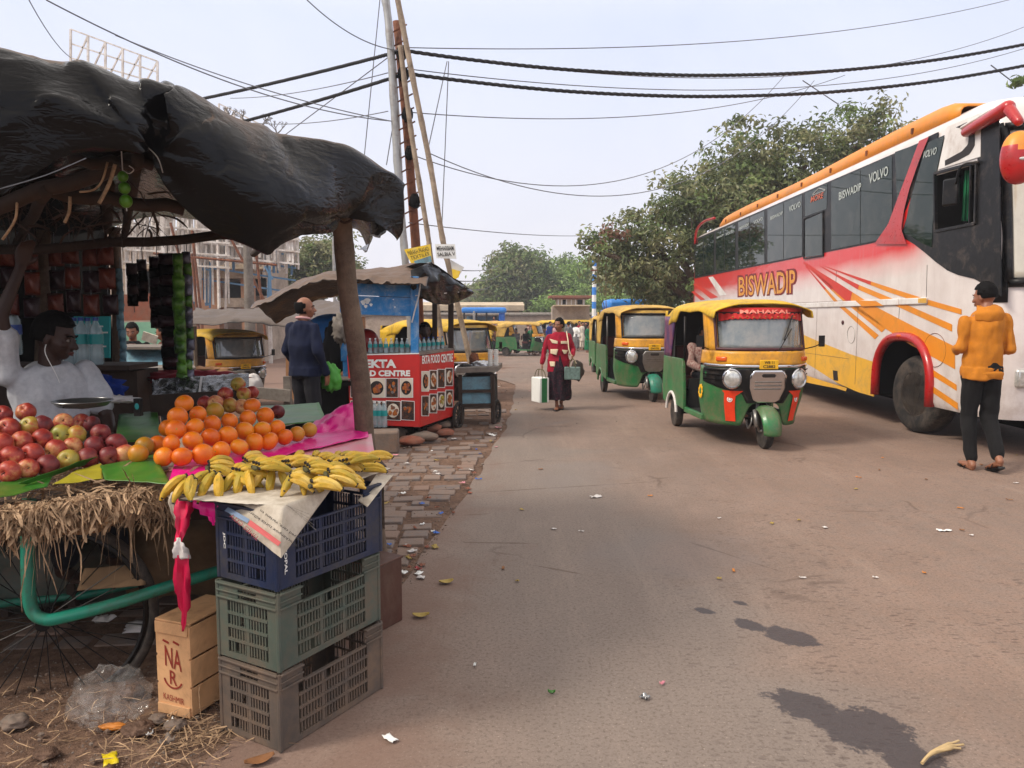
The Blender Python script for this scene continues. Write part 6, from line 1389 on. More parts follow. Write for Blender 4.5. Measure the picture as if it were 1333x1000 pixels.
b.tube(pl2, .06, 8); o = b.build('wheel_arch', M('red_gloss'), bus, smooth=180)
b = MB(); b.ell(Vector((-.075, acy, azt + .01)), (.012, .07, .02)); b.build('marker_lamp', M('amber'), bus)
def bwheel(yc, steer=0, r=.5):
    M3 = rot3(0, 0, steer) @ rot3(0, PI / 2, 0); c = Vector((.28, yc, r)); w = .30
    b = MB(); b.lathe([(r * .58, -w * .45), (r * .8, -w * .5), (r * .95, -w * .45), (r, -w * .3), (r, w * .3), (r * .95, w * .45), (r * .8, w * .5), (r * .58, w * .45)], 40, c, M3); o = b.build('wheel', M('tyre'), bus, smooth=50)
    b = MB(); b.lathe([(r * .58, -w * .45), (r * .56, -w * .25), (r * .42, -w * .1), (r * .2, -w * .12), (r * .19, -w * .32), (r * .05, -w * .36), (r * .05, w * .2), (r * .58, w * .3)], 32, c, M3)
    for i in range(10): b.ell(c + M3 @ Vector((r * .34 * math.cos(i * PI / 5), r * .34 * math.sin(i * PI / 5), -w * .14)), .02, None, 6, 4)
    b.build('rim', M('rim'), o, smooth=50)
bwheel(acy - .02, .12); bwheel(ry)
b = MB(); b.box((Wb / 2 + .1, L / 2, .36), (Wb - 1.2, L - 1, .22)); b.build('chassis', M('black_matte'), bus, smooth=0)
b = MB()
rk = [S(930, 289), S(1100, 206), S(1187, 167), S(1238, 146)]
z0 = TOP - .02
ys0, ys1 = S(932, 285).y, S(1238, 150).y
print('rack', ys0, ys1, S(932, 270).z, S(1187, 152).z)
RZ = S(1187, 151).z - TOP
def rack(u, v):
    y = lerp_(ys0, ys1, u); a = v * PI; end = min(1, (1 - abs(2 * u - 1)) * 16); h = RZ * 1.15 * (.55 + .45 * end)
    return Vector((.10 + (.0 if v < .02 else 0) + (Wb - .2) * (1 - math.cos(a)) / 2, y, TOP - .05 + h * min(1, math.sin(a) * 3.2) ** .6 * 1.0 + .02 * math.sin(u * 9)))
b.grid(rack, 40, 24); b.build('roof_fairing', M('orange_fairing') if 'orange_fairing' in MC else mat('orange_fairing', (226, 140, 40), .45, var=.08, vs=3, dirt=(190, 130, 70), dw=.3), bus, smooth=50, solid=.02)
b = MB()
for i in range(8):
    y = lerp_(ys0, ys1, (i + .5) / 8.3); b.box((.10, y, TOP + .05), (.05, .04, .07))
b.build('roof_bracket', M('rusty'), bus, smooth=0)
b = MB(); b.tube(smoothpath([S(905, 318, .03), S(907, 300, .03), S(916, 289, .03), S(930, 284, .03)], 5), .035, 8); b.build('rear_grab_frame', M('red_gloss'), bus, smooth=180)
FZ0, FZ1 = S(1300, 372).z, TOP - .30
def face(u, v, off=0):
    z = FZ0 + (FZ1 - FZ0) * v; fr = 0 if z < 1.75 else (.10 * (z - 1.75) / .85 if z < 2.6 else .10 + .12 * (z - 2.6) / max(.01, TOP - .42 - 2.6)); fr = min(fr, .26)
    x = .02 + u * (Wb - .04); e = min(x, Wb - x); r = .35; y = fr + (r - math.sqrt(max(0, r * r - (r - e) ** 2)) if e < r else 0)
    return Vector((x, y - off, z))
b = MB(); b.grid(lambda u, v: face(.05 + .9 * u, .03 + .92 * v, .012), 40, 14); b.build('front_windscreen', M('pale_screen') if 'pale_screen' in MC else glassmat('pale_screen', (206, 200, 184), .06, .96, dust=.3) or M('pale_screen'), bus, smooth=180, solid=.006)  # pale glass colour includes the white reflection on the windscreen
b = MB(); fp = [face(.045, .02 + .95 * i / 10, .02) for i in range(11)]; b.tube(fp, .045, 8); b.tube([face(.045 + .91 * i / 20, .02, .02) for i in range(21)], .05, 8); b.tube([face(.955, .02 + .95 * i / 10, .02) for i in range(11)], .045, 8); b.tube([face(.045 + .91 * i / 20, .97, .02) for i in range(21)], .045, 8); b.build('windscreen_frame', M('black_plastic'), bus, smooth=180)
b = MB(); b.grid(lambda u, v: face(.0 + .045 * u, -.1 + 1.1 * v, .010), 6, 14); b.build('front_pillar', M('black_plastic'), bus, smooth=180, solid=.004)
b = MB(); b.tube(smoothpath([face(.02, .78, .03), face(.024, .6, .03), face(.02, .45, .035), face(.026, .3, .03), face(.02, .1, .03)], 5), .012, 6); b.build('taped_crack', M('white_litter'), bus)
def fp_(px, py, ahead): # point ahead of the coach front
    d = ray(px, py); n = pmat(bus).to_3x3() @ Vector((0, -1, 0)); P0 = fc + n * ahead; O = Vector((0, 0, CAMZ)); t = (P0 - O).dot(n) / d.dot(n); return Minv @ (O + d * t)
c1, c2 = fp_(1326, 175, .35), fp_(1326, 236, .35); ce = (c1 + c2) / 2; hz = (c1.z - c2.z) / 2 + .02
b = MB(); b.ell(ce, (.15, .12, hz * 1.05), None, 24, 16, lambda d: 1 + .12 * (1 - abs(d.z) ** 4)); o = b.build('mirror_housing', [M('orange_fairing'), M('red_gloss')], bus, smooth=180)
for p in o.data.polygons: p.material_index = 1 if (p.center.z - (ce.z + .05 - .5 * (p.center.x - ce.x))) < 0 else 0
b = MB(); b.ell(ce + V(-.02, -.125, -.03), (.05, .012, .018)); b.build('housing_light', M('lamp_glass'), bus)
b = MB(); b.cap(S(1258, 172, .05), fp_(1312, 140, .15), .055, .07, 12); b.cap(fp_(1312, 140, .15), fp_(1326, 158, .33), .06, .045, 12); b.build('housing_arm', M('red_gloss'), bus, smooth=180)
b = MB(); b.cap(S(1256, 166, .035), S(1296, 143, .035), .05, .06, 12, flat=.5); b.build('arm_root', M('white_paint'), bus, smooth=180)
def Sf(q4, off): f_ = bil(*[Vector((x, y, 0)) for x, y in q4]); return lambda u, v: S(f_(u, v).x, f_(u, v).y, off)
BW = 'BISWADIP'; q4 = [(961, 386), (1036, 382), (1036, 350), (961, 360)]
mat('name_outline', (120, 26, 30), .5); 
patch('name_backing', [(959, 388), (1038, 384), (1038, 347), (959, 357)], mat('name_haze', (206, 120, 118), .6, var=.2, vs=8), .0042) if False else None
text(BW, M('name_outline'), bus, Sf([(960, 387.5), (1037.5, 383.5), (1037.5, 348.5), (960, 358.5)], .005), 'lettering', .06)
text(BW, mat('name_gold', (206, 122, 50), .45, var=.2, vs=12, col2=(224, 168, 60)), bus, Sf([(961.5, 385.5), (1035, 381.5), (1035, 351), (961.5, 361)], .0075), 'lettering', .01)
def wtext(s, x0, x1, top, h, it=0):
    text(s, M('text_dull'), bus, Sf([(x0, wt(x0) + top + h), (x1, wt(x1) + top + h * .9), (x1, wt(x1) + top), (x0, wt(x0) + top + .5)], .0200), 'lettering', .015)
wtext('VOLVO', 1131, 1156, 13, 14); wtext('BISWADIP', 1092, 1121, 20, 11); wtext('VOLVO', 1027, 1042, 10, 8); wtext('BISWADIP', 1003, 1019, 13, 5); wtext('VOLVO', 981, 993, 9, 5); wtext('BISWADIP', 963, 975, 9, 4); wtext('VOLVO', 945, 955, 9, 4); wtext('BISWADIP', 933, 942, 9, 3); wtext('VOLVO', 907, 915, 8, 3)
text('VOLVO', M('text_dull'), bus, Sf([(1200, 207), (1218, 201), (1220, 191), (1203, 197)], .0200), 'lettering', .015)
text('MORE', mat('text_rust', (190, 96, 70), .6), bus, Sf([(1055, 264), (1071, 258), (1072, 250), (1056, 256)], .0200), 'lettering', .02)
b = MB()
for p, q_ in (((1058, 253), (1066, 245)), ((1066, 245), (1074, 247)), ((1058, 254), (1074, 248))): b.beam(S(*p, .0195), S(*q_, .0195), .008, .004)
b.build('window_emblem', M('text_white'), bus, smooth=0)
eC = gnd(546, 574); eL = gnd(455, 574); 
ONF = vplane(at(455, 500, 9.0), at(546, 500, 9.1)); ONR = vplane(at(546, 500, 9.1), at(591, 500, 10.35))
def onf(px, py):   # banner front face plane (roughly square to camera)
    return ONF(px, py)
def onr(px, py):   # right face, running back
    return ONR(px, py)
stall = thing('food_stall', 'blue wooden food stall with red EKTA FOOD CENTRE banner and tarpaulin roof', 'stall', (eC.x - .4, 9.6, 0))
iv = pmat(stall).inverted()
def pn(nm, pts, m, vec=(0, .02, 0), bev=0): b = MB(); b.prism(pts, vec); return b.build(nm, M(m) if isinstance(m, str) else m, stall, world=True, smooth=0, bevel=bev)
fbn = pn('front_banner', [onf(456, 552), onf(546, 556), onf(546, 460), onf(452, 463)], 'banner_red')
rbn = pn('side_banner', [onr(547, 556), onr(591, 541), onr(591, 456), onr(547, 464)], 'banner_red', (-.02, 0, 0))
pn('banner_border', [onf(456, 463) + V(0, -.003, 0), onf(545.5, 461) + V(0, -.003, 0), onf(545.5, 459.6) + V(0, -.003, 0), onf(456, 461.6) + V(0, -.003, 0)], 'text_white', (0, .002, 0))
for i in range(13):
    pass
def flat(nm, face, x0, y0, x1, y1, m, off=.004, sh=0, par=None):
    g = face; v = V(0, -off, 0) if face is onf else V(off * .9, -off * .4, 0)
    b = MB(); b.poly([g(x0, y1) + v, g(x1, y1 + sh) + v, g(x1, y0 + sh) + v, g(x0, y0) + v]); return b.build(nm, M(m) if isinstance(m, str) else m, par or stall, world=True, smooth=0)
def ftext(s, face, x0, y0, x1, y1, m, off=.006, sh=0, bold=.03, par=None):
    v = V(0, -off, 0) if face is onf else V(off * .9, -off * .4, 0)
    text(s, M(m), par or stall, lambda u, w: iv @ (face(x0 + (x1 - x0) * u, (y1 + (y0 - y1) * w) + sh * u) + v), 'lettering', bold)
def picture(face, x0, y0, x1, y1, kind, sh=0):
    flat('picture_border', face, x0 - .8, y0 - .8, x1 + .8, y1 + .8, 'text_white', .004, sh); flat('picture', face, x0, y0, x1, y1, 'food_dark' if kind % 3 else 'food_white', .006, sh)
    cx, cy = (x0 + x1) / 2, (y0 + y1) / 2 + sh / 2; rx, ry = (x1 - x0) * .42, (y1 - y0) * .38; v = (lambda o: V(0, -o, 0) if face is onf else V(o * .9, -o * .4, 0))
    rr_ = random.Random(int(x0 * 7 + y0))
    if kind != 1:
        b = MB(); b.poly([face(cx + rx * math.cos(a), cy + ry * math.sin(a)) + v(.008) for a in [2 * PI * i / 20 for i in range(20)]]); b.build('picture_plate', M('food_white' if kind % 3 else 'ink_dark'), stall, world=True, smooth=0)
    b = MB()
    for i in range(14 if kind != 1 else 9):
        a = rr_.uniform(0, 6.28); r_ = rr_.random() ** .5 * .72; w, h = rx * rr_.uniform(.16, .34), ry * rr_.uniform(.16, .34); px_, py_ = cx + rx * r_ * math.cos(a), cy + ry * r_ * math.sin(a); b.k = rr_.randrange(3)
        b.poly([face(px_ + w * math.cos(q), py_ + h * math.sin(q)) + v(.010 + .0006 * i) for q in [2 * PI * k_ / 8 for k_ in range(8)]])
    b.build('picture_food', [M('food_gold'), M('brick'), M('leaf_yellow' if kind == 2 else 'food_gold' if kind != 1 else 'steel_pan')], stall, world=True, smooth=0)
for x0, x1, k in ((457, 462, 1), (480, 501, 0), (503, 518, 1), (521, 537, 3)): picture(onf, x0, 493, x1, 517, k)
for x0, x1, k in ((457, 462, 2), (481, 501, 4), (503, 521, 5), (523, 539, 1)): picture(onf, x0, 522, x1, 546, k, 1)
ftext('EKTA', onf, 475, 468, 516, 479, 'text_white', bold=.05); ftext('FOOD CENTRE', onf, 458, 482, 534, 490, 'text_white', bold=.05)
ftext('EKTA FOOD CENTRE', onr, 549, 463, 589, 474, 'text_white', bold=.03, sh=-3)
for i in range(4): picture(onr, 549 + i * 10.4, 484 - i * 1.4, 557.5 + i * 10.4, 509 - i * 2.4, (3, 4, 1, 5)[i], 0); picture(onr, 549 + i * 10.4, 516 - i * 2.6, 557.5 + i * 10.4, 541 - i * 3.8, (1, 5, 2, 4)[i], 0)
def bm_(nm, a, b_, w, m, h=None): b = MB(); b.beam(a, b_, w, h); return b.build(nm, M(m), stall, world=True, smooth=0, bevel=.004)
bm_('post', at(540, 462, 9.22), at(540, 360, 9.22), .09, 'blue_board'); bm_('post', at(543, 556, 9.2), at(543, 463, 9.2), .08, 'grey_wood'); bm_('post', at(587, 560, 10.4), at(587, 385, 10.4), .07, 'dark_wood')
bm_('post', at(449, 470, 9.3), at(447, 360, 9.3), .08, 'blue_board'); bm_('post', at(451, 575, 9.3), at(450, 465, 9.3), .06, 'blue_board'); bm_('post', at(462, 575, 10.9), at(462, 372, 10.9), .07, 'dark_wood'); bm_('post', at(566, 575, 11.2), at(566, 360, 11.2), .07, 'dark_wood')
pn('fascia_board', [at(463, 405, 9.2), at(541, 409, 9.2), at(541, 388, 9.2), at(463, 385, 9.2)], 'blue_board', (0, .03, 0), .003); pn('fascia_board', [at(463, 384.4, 9.2), at(541, 387.4, 9.2), at(541, 372, 9.2), at(463, 369, 9.2)], 'blue_board', (0, .03, 0), .003)
pn('fascia_rail', [at(452, 409, 9.18), at(544, 412, 9.18), at(544, 407.5, 9.18), at(452, 404.5, 9.18)], 'blue_board', (0, .05, 0), .003)
b = MB()
for (x, y, r) in ((473, 394, .03), (478, 392, .035), (476, 399, .02), (483, 397, .018), (512, 390, .008), (514, 400, .01)):
    b.poly([at(x, y, 9.192) + V(r * math.cos(a) * (1 + .3 * math.sin(a * 3)), 0, r * math.sin(a)) for a in [2 * PI * i / 14 for i in range(14)]])
b.build('peeled_sticker', M('text_white'), stall, world=True, smooth=0)
pn('counter', [at(452, 465, 9.15), at(546, 463, 9.15), at(592, 456, 10.4), at(592, 452, 11.1), at(455, 455, 11.1)], 'grey_wood', (0, 0, .03))
pn('back_panel', [V(-2.25, 11.1, .0), V(-1.15, 11.15, .0), V(-1.15, 11.15, 1.0), V(-2.25, 11.1, 1.0)], 'dark_wood', (0, .03, 0))
pn('base_box', [V(-1.95, 9.35, .12), V(-1.10, 9.4, .12), V(-.80, 10.4, .12), V(-1.3, 11, .12), V(-2.0, 11, .12)], 'black_matte', (0, 0, .82))
def roof(nm, fn, m, nu=40, nv=30, solid=.006): b = MB(); b.grid(fn, nu, nv); return b.build(nm, M(m), stall, world=True, smooth=180, solid=solid)
def r1(u, v):
    x = 325 + 230 * u; yf = [404, 392, 372, 366, 368, 370, 372][min(6, int(u * 6))] if 0 else None
    pts = [(325, 402), (350, 396), (385, 376), (420, 365), (455, 366), (500, 371), (555, 374)]
    y = None
    for (x0, y0), (x1, y1) in zip(pts, pts[1:]):
        if x <= x1: y = y0 + (y1 - y0) * (x - x0) / (x1 - x0); break
    y = (y if y is not None else 374) - 5
    pt = [(325, 396), (350, 384), (385, 364), (420, 354), (455, 351), (500, 347), (555, 343)]
    yt = 343
    for (x0, y0), (x1, y1) in zip(pt, pt[1:]):
        if x <= x1: yt = y0 + (y1 - y0) * (x - x0) / (x1 - x0); break
    a = at(x, y, 8.9); c = at(x + 8, yt, 10.4); 
    p = a.lerp(c, min(1, v * 1.4)) if v < .714 else c + V(0, (v - .714) * 3.0, -(v - .714) * .9)
    fr = max(0, .12 - v) / .12
    return p + V(0, 0, .035 * noise.noise(p * 3.3) + .018 * noise.noise(p * 8) - .045 * fr * (.6 + noise.noise(V(x * .12, 3, 2))))
roof('roof_sheet', r1, 'brown_tarp', 80, 40)
def r2(u, v):
    top = [(535, 352, 9.25), (548, 346, 9.4), (562, 341, 9.6), (575, 352, 9.9), (592, 366, 10.2), (606, 373, 10.5), (614, 378, 10.7)]
    bot = [(534, 374, 9.15), (548, 388, 9.2), (566, 396, 9.5), (582, 397, 9.9), (598, 393, 10.3), (608, 387, 10.6), (614, 384, 10.8)]
    x = u * 6; i = min(5, int(x)); t = x - i
    T = at(*top[i]).lerp(at(*top[i + 1]), t); B = at(*bot[i]).lerp(at(*bot[i + 1]), t); 
    p = T.lerp(B, v); return p + V(.02, -.06, 0) * math.sin(v * PI) + V(.5, -1, 0).normalized() * (.05 * noise.noise(p * 5) + .02 * noise.noise(p * 12))
roof('roof_drape', r2, 'black_tarp', 50, 26)
def r3(u, v):
    A, B_ = at(562, 341, 9.6), at(614, 378, 10.7); p = A.lerp(B_, u); return p + V(-1.1 * v, 1.2 * v * (1 - .4 * u), -.25 * v * v) + V(0, 0, .03 * noise.noise(p * 4 + V(0, v * 4, 0)))
roof('roof_sheet', r3, 'black_tarp', 20, 14)
bm_('rafter', at(541, 374, 9.2), at(606, 374, 10.5), .025, 'grey_wood'); bm_('rafter', at(447, 366, 9.3), at(449, 366, 11.2), .04, 'dark_wood')
bm_('inner_board', at(472, 445, 10.8), at(472, 412, 10.8), .35, 'red_gloss', .02)
b = MB(); b.tube(smoothpath([at(547, 368, 9.15), at(545, 385, 9.15), at(541, 400, 9.15), at(536, 420, 9.15)], 4), .009, 5); b.tube([at(541, 385, 9.13), at(600, 380, 10.3)], .006, 5); b.build('rope', M('white_litter'), stall, world=True)
for i in range(8):
    x = 482 + i * 6.9; p = at(x, 463, 9.32 + .05 * (i % 3)); p.z = at(500, 463.5, 9.3).z + .012; bottle('teal wrapped water bottle in the row on the food stall counter', p, .20, cap='text_white', group='water bottles on the food stall counter')
for i in range(6):
    p = at(546 + i * 6, 460, 9.6 + .12 * i); p.z = at(500, 463.5, 9.3).z + .012; bottle('water bottle in the cluster at the corner of the food stall counter', p, .2, cap='cap_blue', group='water bottles at the food stall corner')
for i in range(4):
    p = at(482 + i * 6, 556, 8.85); bottle('water bottle in the pack standing on stones below the red banner', p, .3, cap='text_white', group='water bottles under the red banner'); 
lump('cooking_drum', 'round red drum with gold label on the food stall counter', 'drum', at(477, 446, 9.9), (.16, .16, .18), 'oil_red', .03, 3, 2)
t = thing('brick_support', 'heap of stones and bricks propping up the red banner stall', 'bricks', (-1.1, 9.2, 0))
for i, (x, y, w, h, m) in enumerate(((560, 558, .30, .14, 'brick'), (552, 569, .34, .13, 'stone'), (575, 552, .24, .12, 'stone'), (480, 570, .4, .16, 'stone'), (510, 566, .36, .17, 'stone'), (535, 574, .3, .12, 'brick'), (580, 562, .22, .1, 'brick'))):
    p = gnd(x, y + 6); b = MB(); b.ell((p.x, p.y, h * .48), (w / 2, .13, h / 2), None, 16, 10, lambda d: .92 + .35 * (abs(d.x) ** 3 * abs(d.y) ** .5 + abs(d.z) * .1) + .15 * noise.noise(d * 2 + V(i, 0, 0))); b.build('stone', M(m), t, world=True, smooth=40)
for i in range(26):
    p = gnd(rnd.uniform(500, 640), rnd.uniform(555, 600)); 
t = thing('concrete_block', 'grey concrete kerb block below the water pack at the stall corner', 'block', gnd(490, 588)); b = MB(); b.box((0, 0, .12), (.5, .3, .24), rot3(0, 0, .1)); b.build('block', M('stone'), t, bevel=.02)
bm_('leg', at(553, 545, 9.35), gnd(553, 566), .06, 'dark_wood')
lump('net_bag', 'grey string bag bunch hanging from the stall post', 'bag', at(445, 428, 8.9), (.10, .08, .17), 'grey_wood', .5, 9, 4)
lump('water_tank', 'light blue plastic tank behind the food stall', 'tank', at(432, 433, 10.6), (.40, .3, .26), 'blue_tarp', .05, 2, 2)
lump('dark_bag', 'black bag hung in the shade beside the navy sweater man', 'bag', at(440, 450, 9.6), (.2, .15, .35), 'black_cloth', .3, 4, 3)
lump('green_bag', 'bright green carry bag hanging at the navy sweater man side', 'bag', at(431, 492, 8.6), (.11, .06, .16), mat('bag_green', (70, 150, 50), .5) and 'bag_green', .35, 5, 6)
t = thing('bench', 'dark wooden bench and crates in shade between the stalls', 'bench', (-2.2, 9.0, 0)); b = MB(); b.box((-2.05, 9.2, .72), (.55, .5, .05)); b.box((-2.05, 9.3, .35), (.5, .4, .7)); b.build('box', M('black_matte'), t, world=True, smooth=0); b = MB(); b.box((-2.05, 9.2, .77), (.6, .5, .02)); b.build('top', M('grey_wood'), t, world=True, smooth=0)
vp = at(553, 427, 10.2)
v_, _, kk, _h = person('dark haired vendor standing inside the red food stall', (vp.x, vp.y, -.12), R(15), 1.62, None, top='grey_shirt', bottom='dark_trousers', skinm='skin_dark', feet=None, vox=.014, detail=False)
v_.location.z = at(553, 432, 10.2).z - 1.585 * kk
g1 = gnd(600, 556); g2 = gnd(643, 551)
sc_ = thing('hand_cart', 'small pale blue boarded hand cart with goods on top, right of the food stall', 'cart', (g1.x, g1.y, 0))
def sp(nm, pts, m, vec): b = MB(); b.prism(pts, vec); return b.build(nm, M(m), sc_, world=True, smooth=0, bevel=.004)
A_, B_ = at(594, 486, 10.4), at(648, 484, 10.5)
sp('top', [A_, B_, B_ + V(.05, .9, 0), A_ + V(0, .9, 0)], 'grey_wood', (0, 0, .07))
for (y0, y1, m) in ((491, 508, 'pale_blue_board'), (511, 527, 'pale_blue_board'), (529, 533, 'grey_wood')): sp('side_board', [at(601, y1, 10.55), at(639, y1 - 1, 10.6), at(639, y0 - 1, 10.6), at(601, y0, 10.55)], m, (0, .03, 0))
for (y0, y1, m) in ((491, 508, 'pale_blue_board'), (511, 527, 'pale_blue_board')): sp('side_board', [at(640, y1 - 1, 10.62), at(643, y1 - 4, 11.3), at(643, y0 - 1, 11.3), at(640, y0 - 1, 10.62)], m, (-.02, 0, 0))
sp('inner_box', [V(-.66, 10.62, .26), V(-.3, 10.66, .26), V(-.27, 11.3, .26), V(-.66, 11.3, .26)], 'dark_wood', (0, 0, .42))
for a_, c_ in (((599, 488, 10.5), (600, 556, 10.5)), ((641, 487, 10.55), (642, 551, 10.6)), ((645, 487, 11.3), (646, 540, 11.3))): b = MB(); b.beam(at(*a_), at(*c_), .05); b.build('leg', M('dark_wood'), sc_, world=True, smooth=0)
b = MB(); b.beam(at(600, 509.5, 10.52), at(641, 509, 10.57), .04); b.beam(at(600, 528, 10.52), at(641, 527, 10.57), .04); b.build('rail', M('dark_wood'), sc_, world=True, smooth=0)
for (x, y, Y) in ((597, 541, 10.4), (646, 537, 10.75)):
    c = at(x, y, Y); b = MB(); b.tube([c + V(.02 * 0, .17 * math.cos(a), .17 * math.sin(a)) + V(.05 * math.cos(a), 0, 0) for a in [2 * PI * i / 24 for i in range(24)]], .022, 8, closed=True)
    for i in range(6): a = PI * i / 6; b.beam(c - V(.05 * math.cos(a), .17 * math.cos(a), .17 * math.sin(a)), c + V(.05 * math.cos(a), .17 * math.cos(a), .17 * math.sin(a)), .012)
    b.build('wheel', M('tyre'), sc_, world=True, smooth=60)
for i, (x, y, Y, r, m, lb) in enumerate(((628, 476, 10.8, (.16, .12, .07), 'silver_foil', 'silver foil heap on the small cart'), (642, 468, 10.7, (.07, .07, .17), 'white_litter', 'stack of white cups at the right edge of the small cart'), (606, 478, 10.7, (.09, .08, .05), 'black_plastic', 'black kettle shaped bundle at the left of the small cart'), (617, 468, 11.2, (.07, .07, .1), 'rusty', 'brown pot behind the foil heap on the small cart'))):
    if 'cups' in lb:
        b = MB()
        for q_ in range(12):
            for dx in (-.04, .04): b.lathe([(.03, 0), (.036, .02), (.034, .021)], 12, (dx, 0, -.16 + q_ * .025))
        o = b.build('cup_stack', M('text_white')); o.location = at(x, y, Y); tag(o, lb, 'cups')
    else: lump(('foil_heap', '', 'bundle', 'pot')[i], lb, ('foil', '', 'bundle', 'pot')[i], at(x, y, Y), r, m, .35, 7, i)
b = MB()
for k_ in range(3): b.beam(at(643 + k_ * 1.5, 488, 10.6 + .1 * k_), at(644 + k_ * 1.5, 535 - k_ * 6, 10.7 + .1 * k_), .006)
b.build('wire_rack', M('dull_metal'), sc_, world=True, smooth=0)
def feet_at(px, py, raise_=0): p = gnd(px, py); return p
mp_ = gnd(1272, 611); 
man, _, _, _ = person('man in an ochre hooded sweatshirt walking past the coach, seen from behind', (mp_.x, mp_.y, 0), R(172), 1.83,
    dict(hipL=(.085, .0, .9), knL=(.08, -.07, .49), anL=(.07, .02, .085), ftL=(.06, -.16, .03), hipR=(-.085, 0, .9), knR=(-.1, -.05, .5), anR=(-.105, .17, .15), ftR=(-.11, .03, .03),
         elL=(.225, .03, 1.12), wrL=(.17, -.20, 1.09), hdL=(-.4, -1, .1), elR=(-.225, .03, 1.12), wrR=(-.16, -.2, 1.09), hdR=(.4, -1, .1), shL=(.178, .01, 1.36), shR=(-.178, .01, 1.36), head=(0, -.045, 1.575)),
    top='ochre_hoodie', bottom='charcoal_trousers', hair='short', hy=38, hp=8, vox=.0075, hem=.83, bulk=1.05)
man.scale = (.93, .95, 1)
b = MB(); b.loft([(V(0, .03, 1.33) * 1.077, V(.10, 0, 0), V(0, .05, 0)), (V(0, .075, 1.36) * 1.077, V(.14, 0, 0), V(0, .055, .0)), (V(0, .08, 1.42) * 1.077, V(.15, 0, 0), V(0, .06, .01)), (V(0, .05, 1.475) * 1.077, V(.125, 0, 0), V(0, .07, .01)), (V(0, .02, 1.50) * 1.077, V(.10, 0, 0), V(0, .08, 0))], 20)
skin(b, 'hood', M('ochre_hoodie'), man, .010, 2, .022, 8)
b = MB(); b.loft([(V(0, .0, .845) * 1.077, V(.196, 0, 0), V(0, .15, 0)), (V(0, .0, .885) * 1.077, V(.204, 0, 0), V(0, .156, 0)), (V(0, 0, .905) * 1.077, V(.196, 0, 0), V(0, .15, 0))], 24); skin(b, 'hem_band', M('ochre_hoodie'), man, .011, 2, .004, 20)
wp = gnd(727, 533); k = 1.47
wom, _, wk, wh = person('woman in a maroon and cream jacket and dark skirt walking with bags', (wp.x, wp.y, 0), R(-4), 1.46,
    dict(anL=(.05, .13, .13), ftL=(.05, -.01, .04), knL=(.07, .03, .5), anR=(-.03, -.07, .085), ftR=(-.04, -.24, .03), knR=(-.06, -.08, .49),
         elR=(-.27, .02, 1.12), wrR=(-.31, -.06, .86), hdR=(.0, -.1, -1), elL=(.27, .03, 1.13), wrL=(.26, -.17, 1.02), hdL=(-.2, -.6, -.8)),
    top='maroon_wool', bottom='print_skirt', kind_bottom='skirt', hair='bun', hy=-38, hp=6, vox=.008, hem=.72, bulk=1.22)
def wq(x, z, y): return V(x * wk, y * wk, z * wk)
for L_ in ([(-.17, 1.33), (-.02, 1.29), (-.02, 1.24), (-.12, 1.25)], [(.04, 1.29), (.16, 1.29), (.16, 1.24), (.04, 1.24)], [(-.15, 1.14), (-.01, 1.14), (-.04, 1.03), (-.15, 1.06)], [(.06, 1.13), (.17, 1.12), (.14, 1.06), (.10, 1.05)], [(-.17, .91), (-.07, .91), (-.07, .82), (-.15, .82)]):
    b = MB(); n_ = 8
    def pf(u, v, L_=L_):
        p = bil(*[V(x, 0, z) for x, z in (L_[3], L_[2], L_[1], L_[0])])(u, v); x = p.x; y = -(.158 if p.z > .95 else .176) * math.sqrt(max(.1, 1 - (x / .235) ** 2)); return wq(x, p.z, y * (1.0 + .04 * (p.z > 1.2) * -3))
    b.grid(pf, n_, n_); b.build('knitted_panel', M('cream_wool'), wom, smooth=180, solid=.012)
b = MB(); b.loft([(wq(.02, 1.02, -.145), V(.008, 0, 0), V(0, .02, 0)), (wq(.03, .9, -.165), V(.03, 0, 0), V(0, .02, 0)), (wq(.04, .74, -.18), V(.06, 0, 0), V(0, .02, 0))], 12); b.build('jacket_opening', M('print_skirt'), wom)
def tote(label, c, w, h, d, m, stripes=None, rz=0, handle=.12):
    t = thing('tote_bag', label, 'bag', c, rz); b = MB(); b.loft([(V(0, 0, 0), V(w / 2, 0, 0), V(0, d / 2, 0)), (V(0, 0, h * .1), V(w * .56, 0, 0), V(0, d * .62, 0)), (V(0, 0, h * .9), V(w * .58, 0, 0), V(0, d * .5, 0)), (V(0, 0, h), V(w * .56, 0, 0), V(0, d * .42, 0))], 4)
    b.v = [V(v.x * .72 + v.y * 0 + (.0), v.y, v.z) if 0 else v for v in b.v]
    b2 = MB(); b2.box((0, 0, h / 2), (w, d, h), None, 1.0); b2.build('bag_body', M(m), t, bevel=.012)
    for s in (-1, 1): b = MB(); b.tube(smoothpath([(-w * .2, s * d * .5, h * .93), (-w * .12, s * d * .3, h + handle * .8), (0, s * .01, h + handle), (w * .12, s * d * .3, h + handle * .8), (w * .2, s * d * .5, h * .93)], 4), .006, 6); b.build('handle', M('olive_cloth'), t)
    if stripes:
        for x0, x1, mm in stripes: b = MB(); b.box(((x0 + x1) / 2 * w, -d / 2 - .0005, h * .5), ((x1 - x0) * w, .012, h * .97), rot3(-.035 * 0, 0, 0), 1.0); b.build('printed_stripe', M(mm), t, smooth=0)
    return t
hR = W(wom, V(-.31, -.07, .80) * wk); hL = W(wom, V(.25, -.2, .97) * wk)
tote('white shopping bag with a broad green stripe in the right hand of the woman', V(hR.x - .03, hR.y - .02, hR.z - .56), .17, .40, .30, 'text_white', [(-.28, .26, 'bag_green_dark')] if mat('bag_green_dark', (30, 110, 60), .6) else None, R(25), .13)
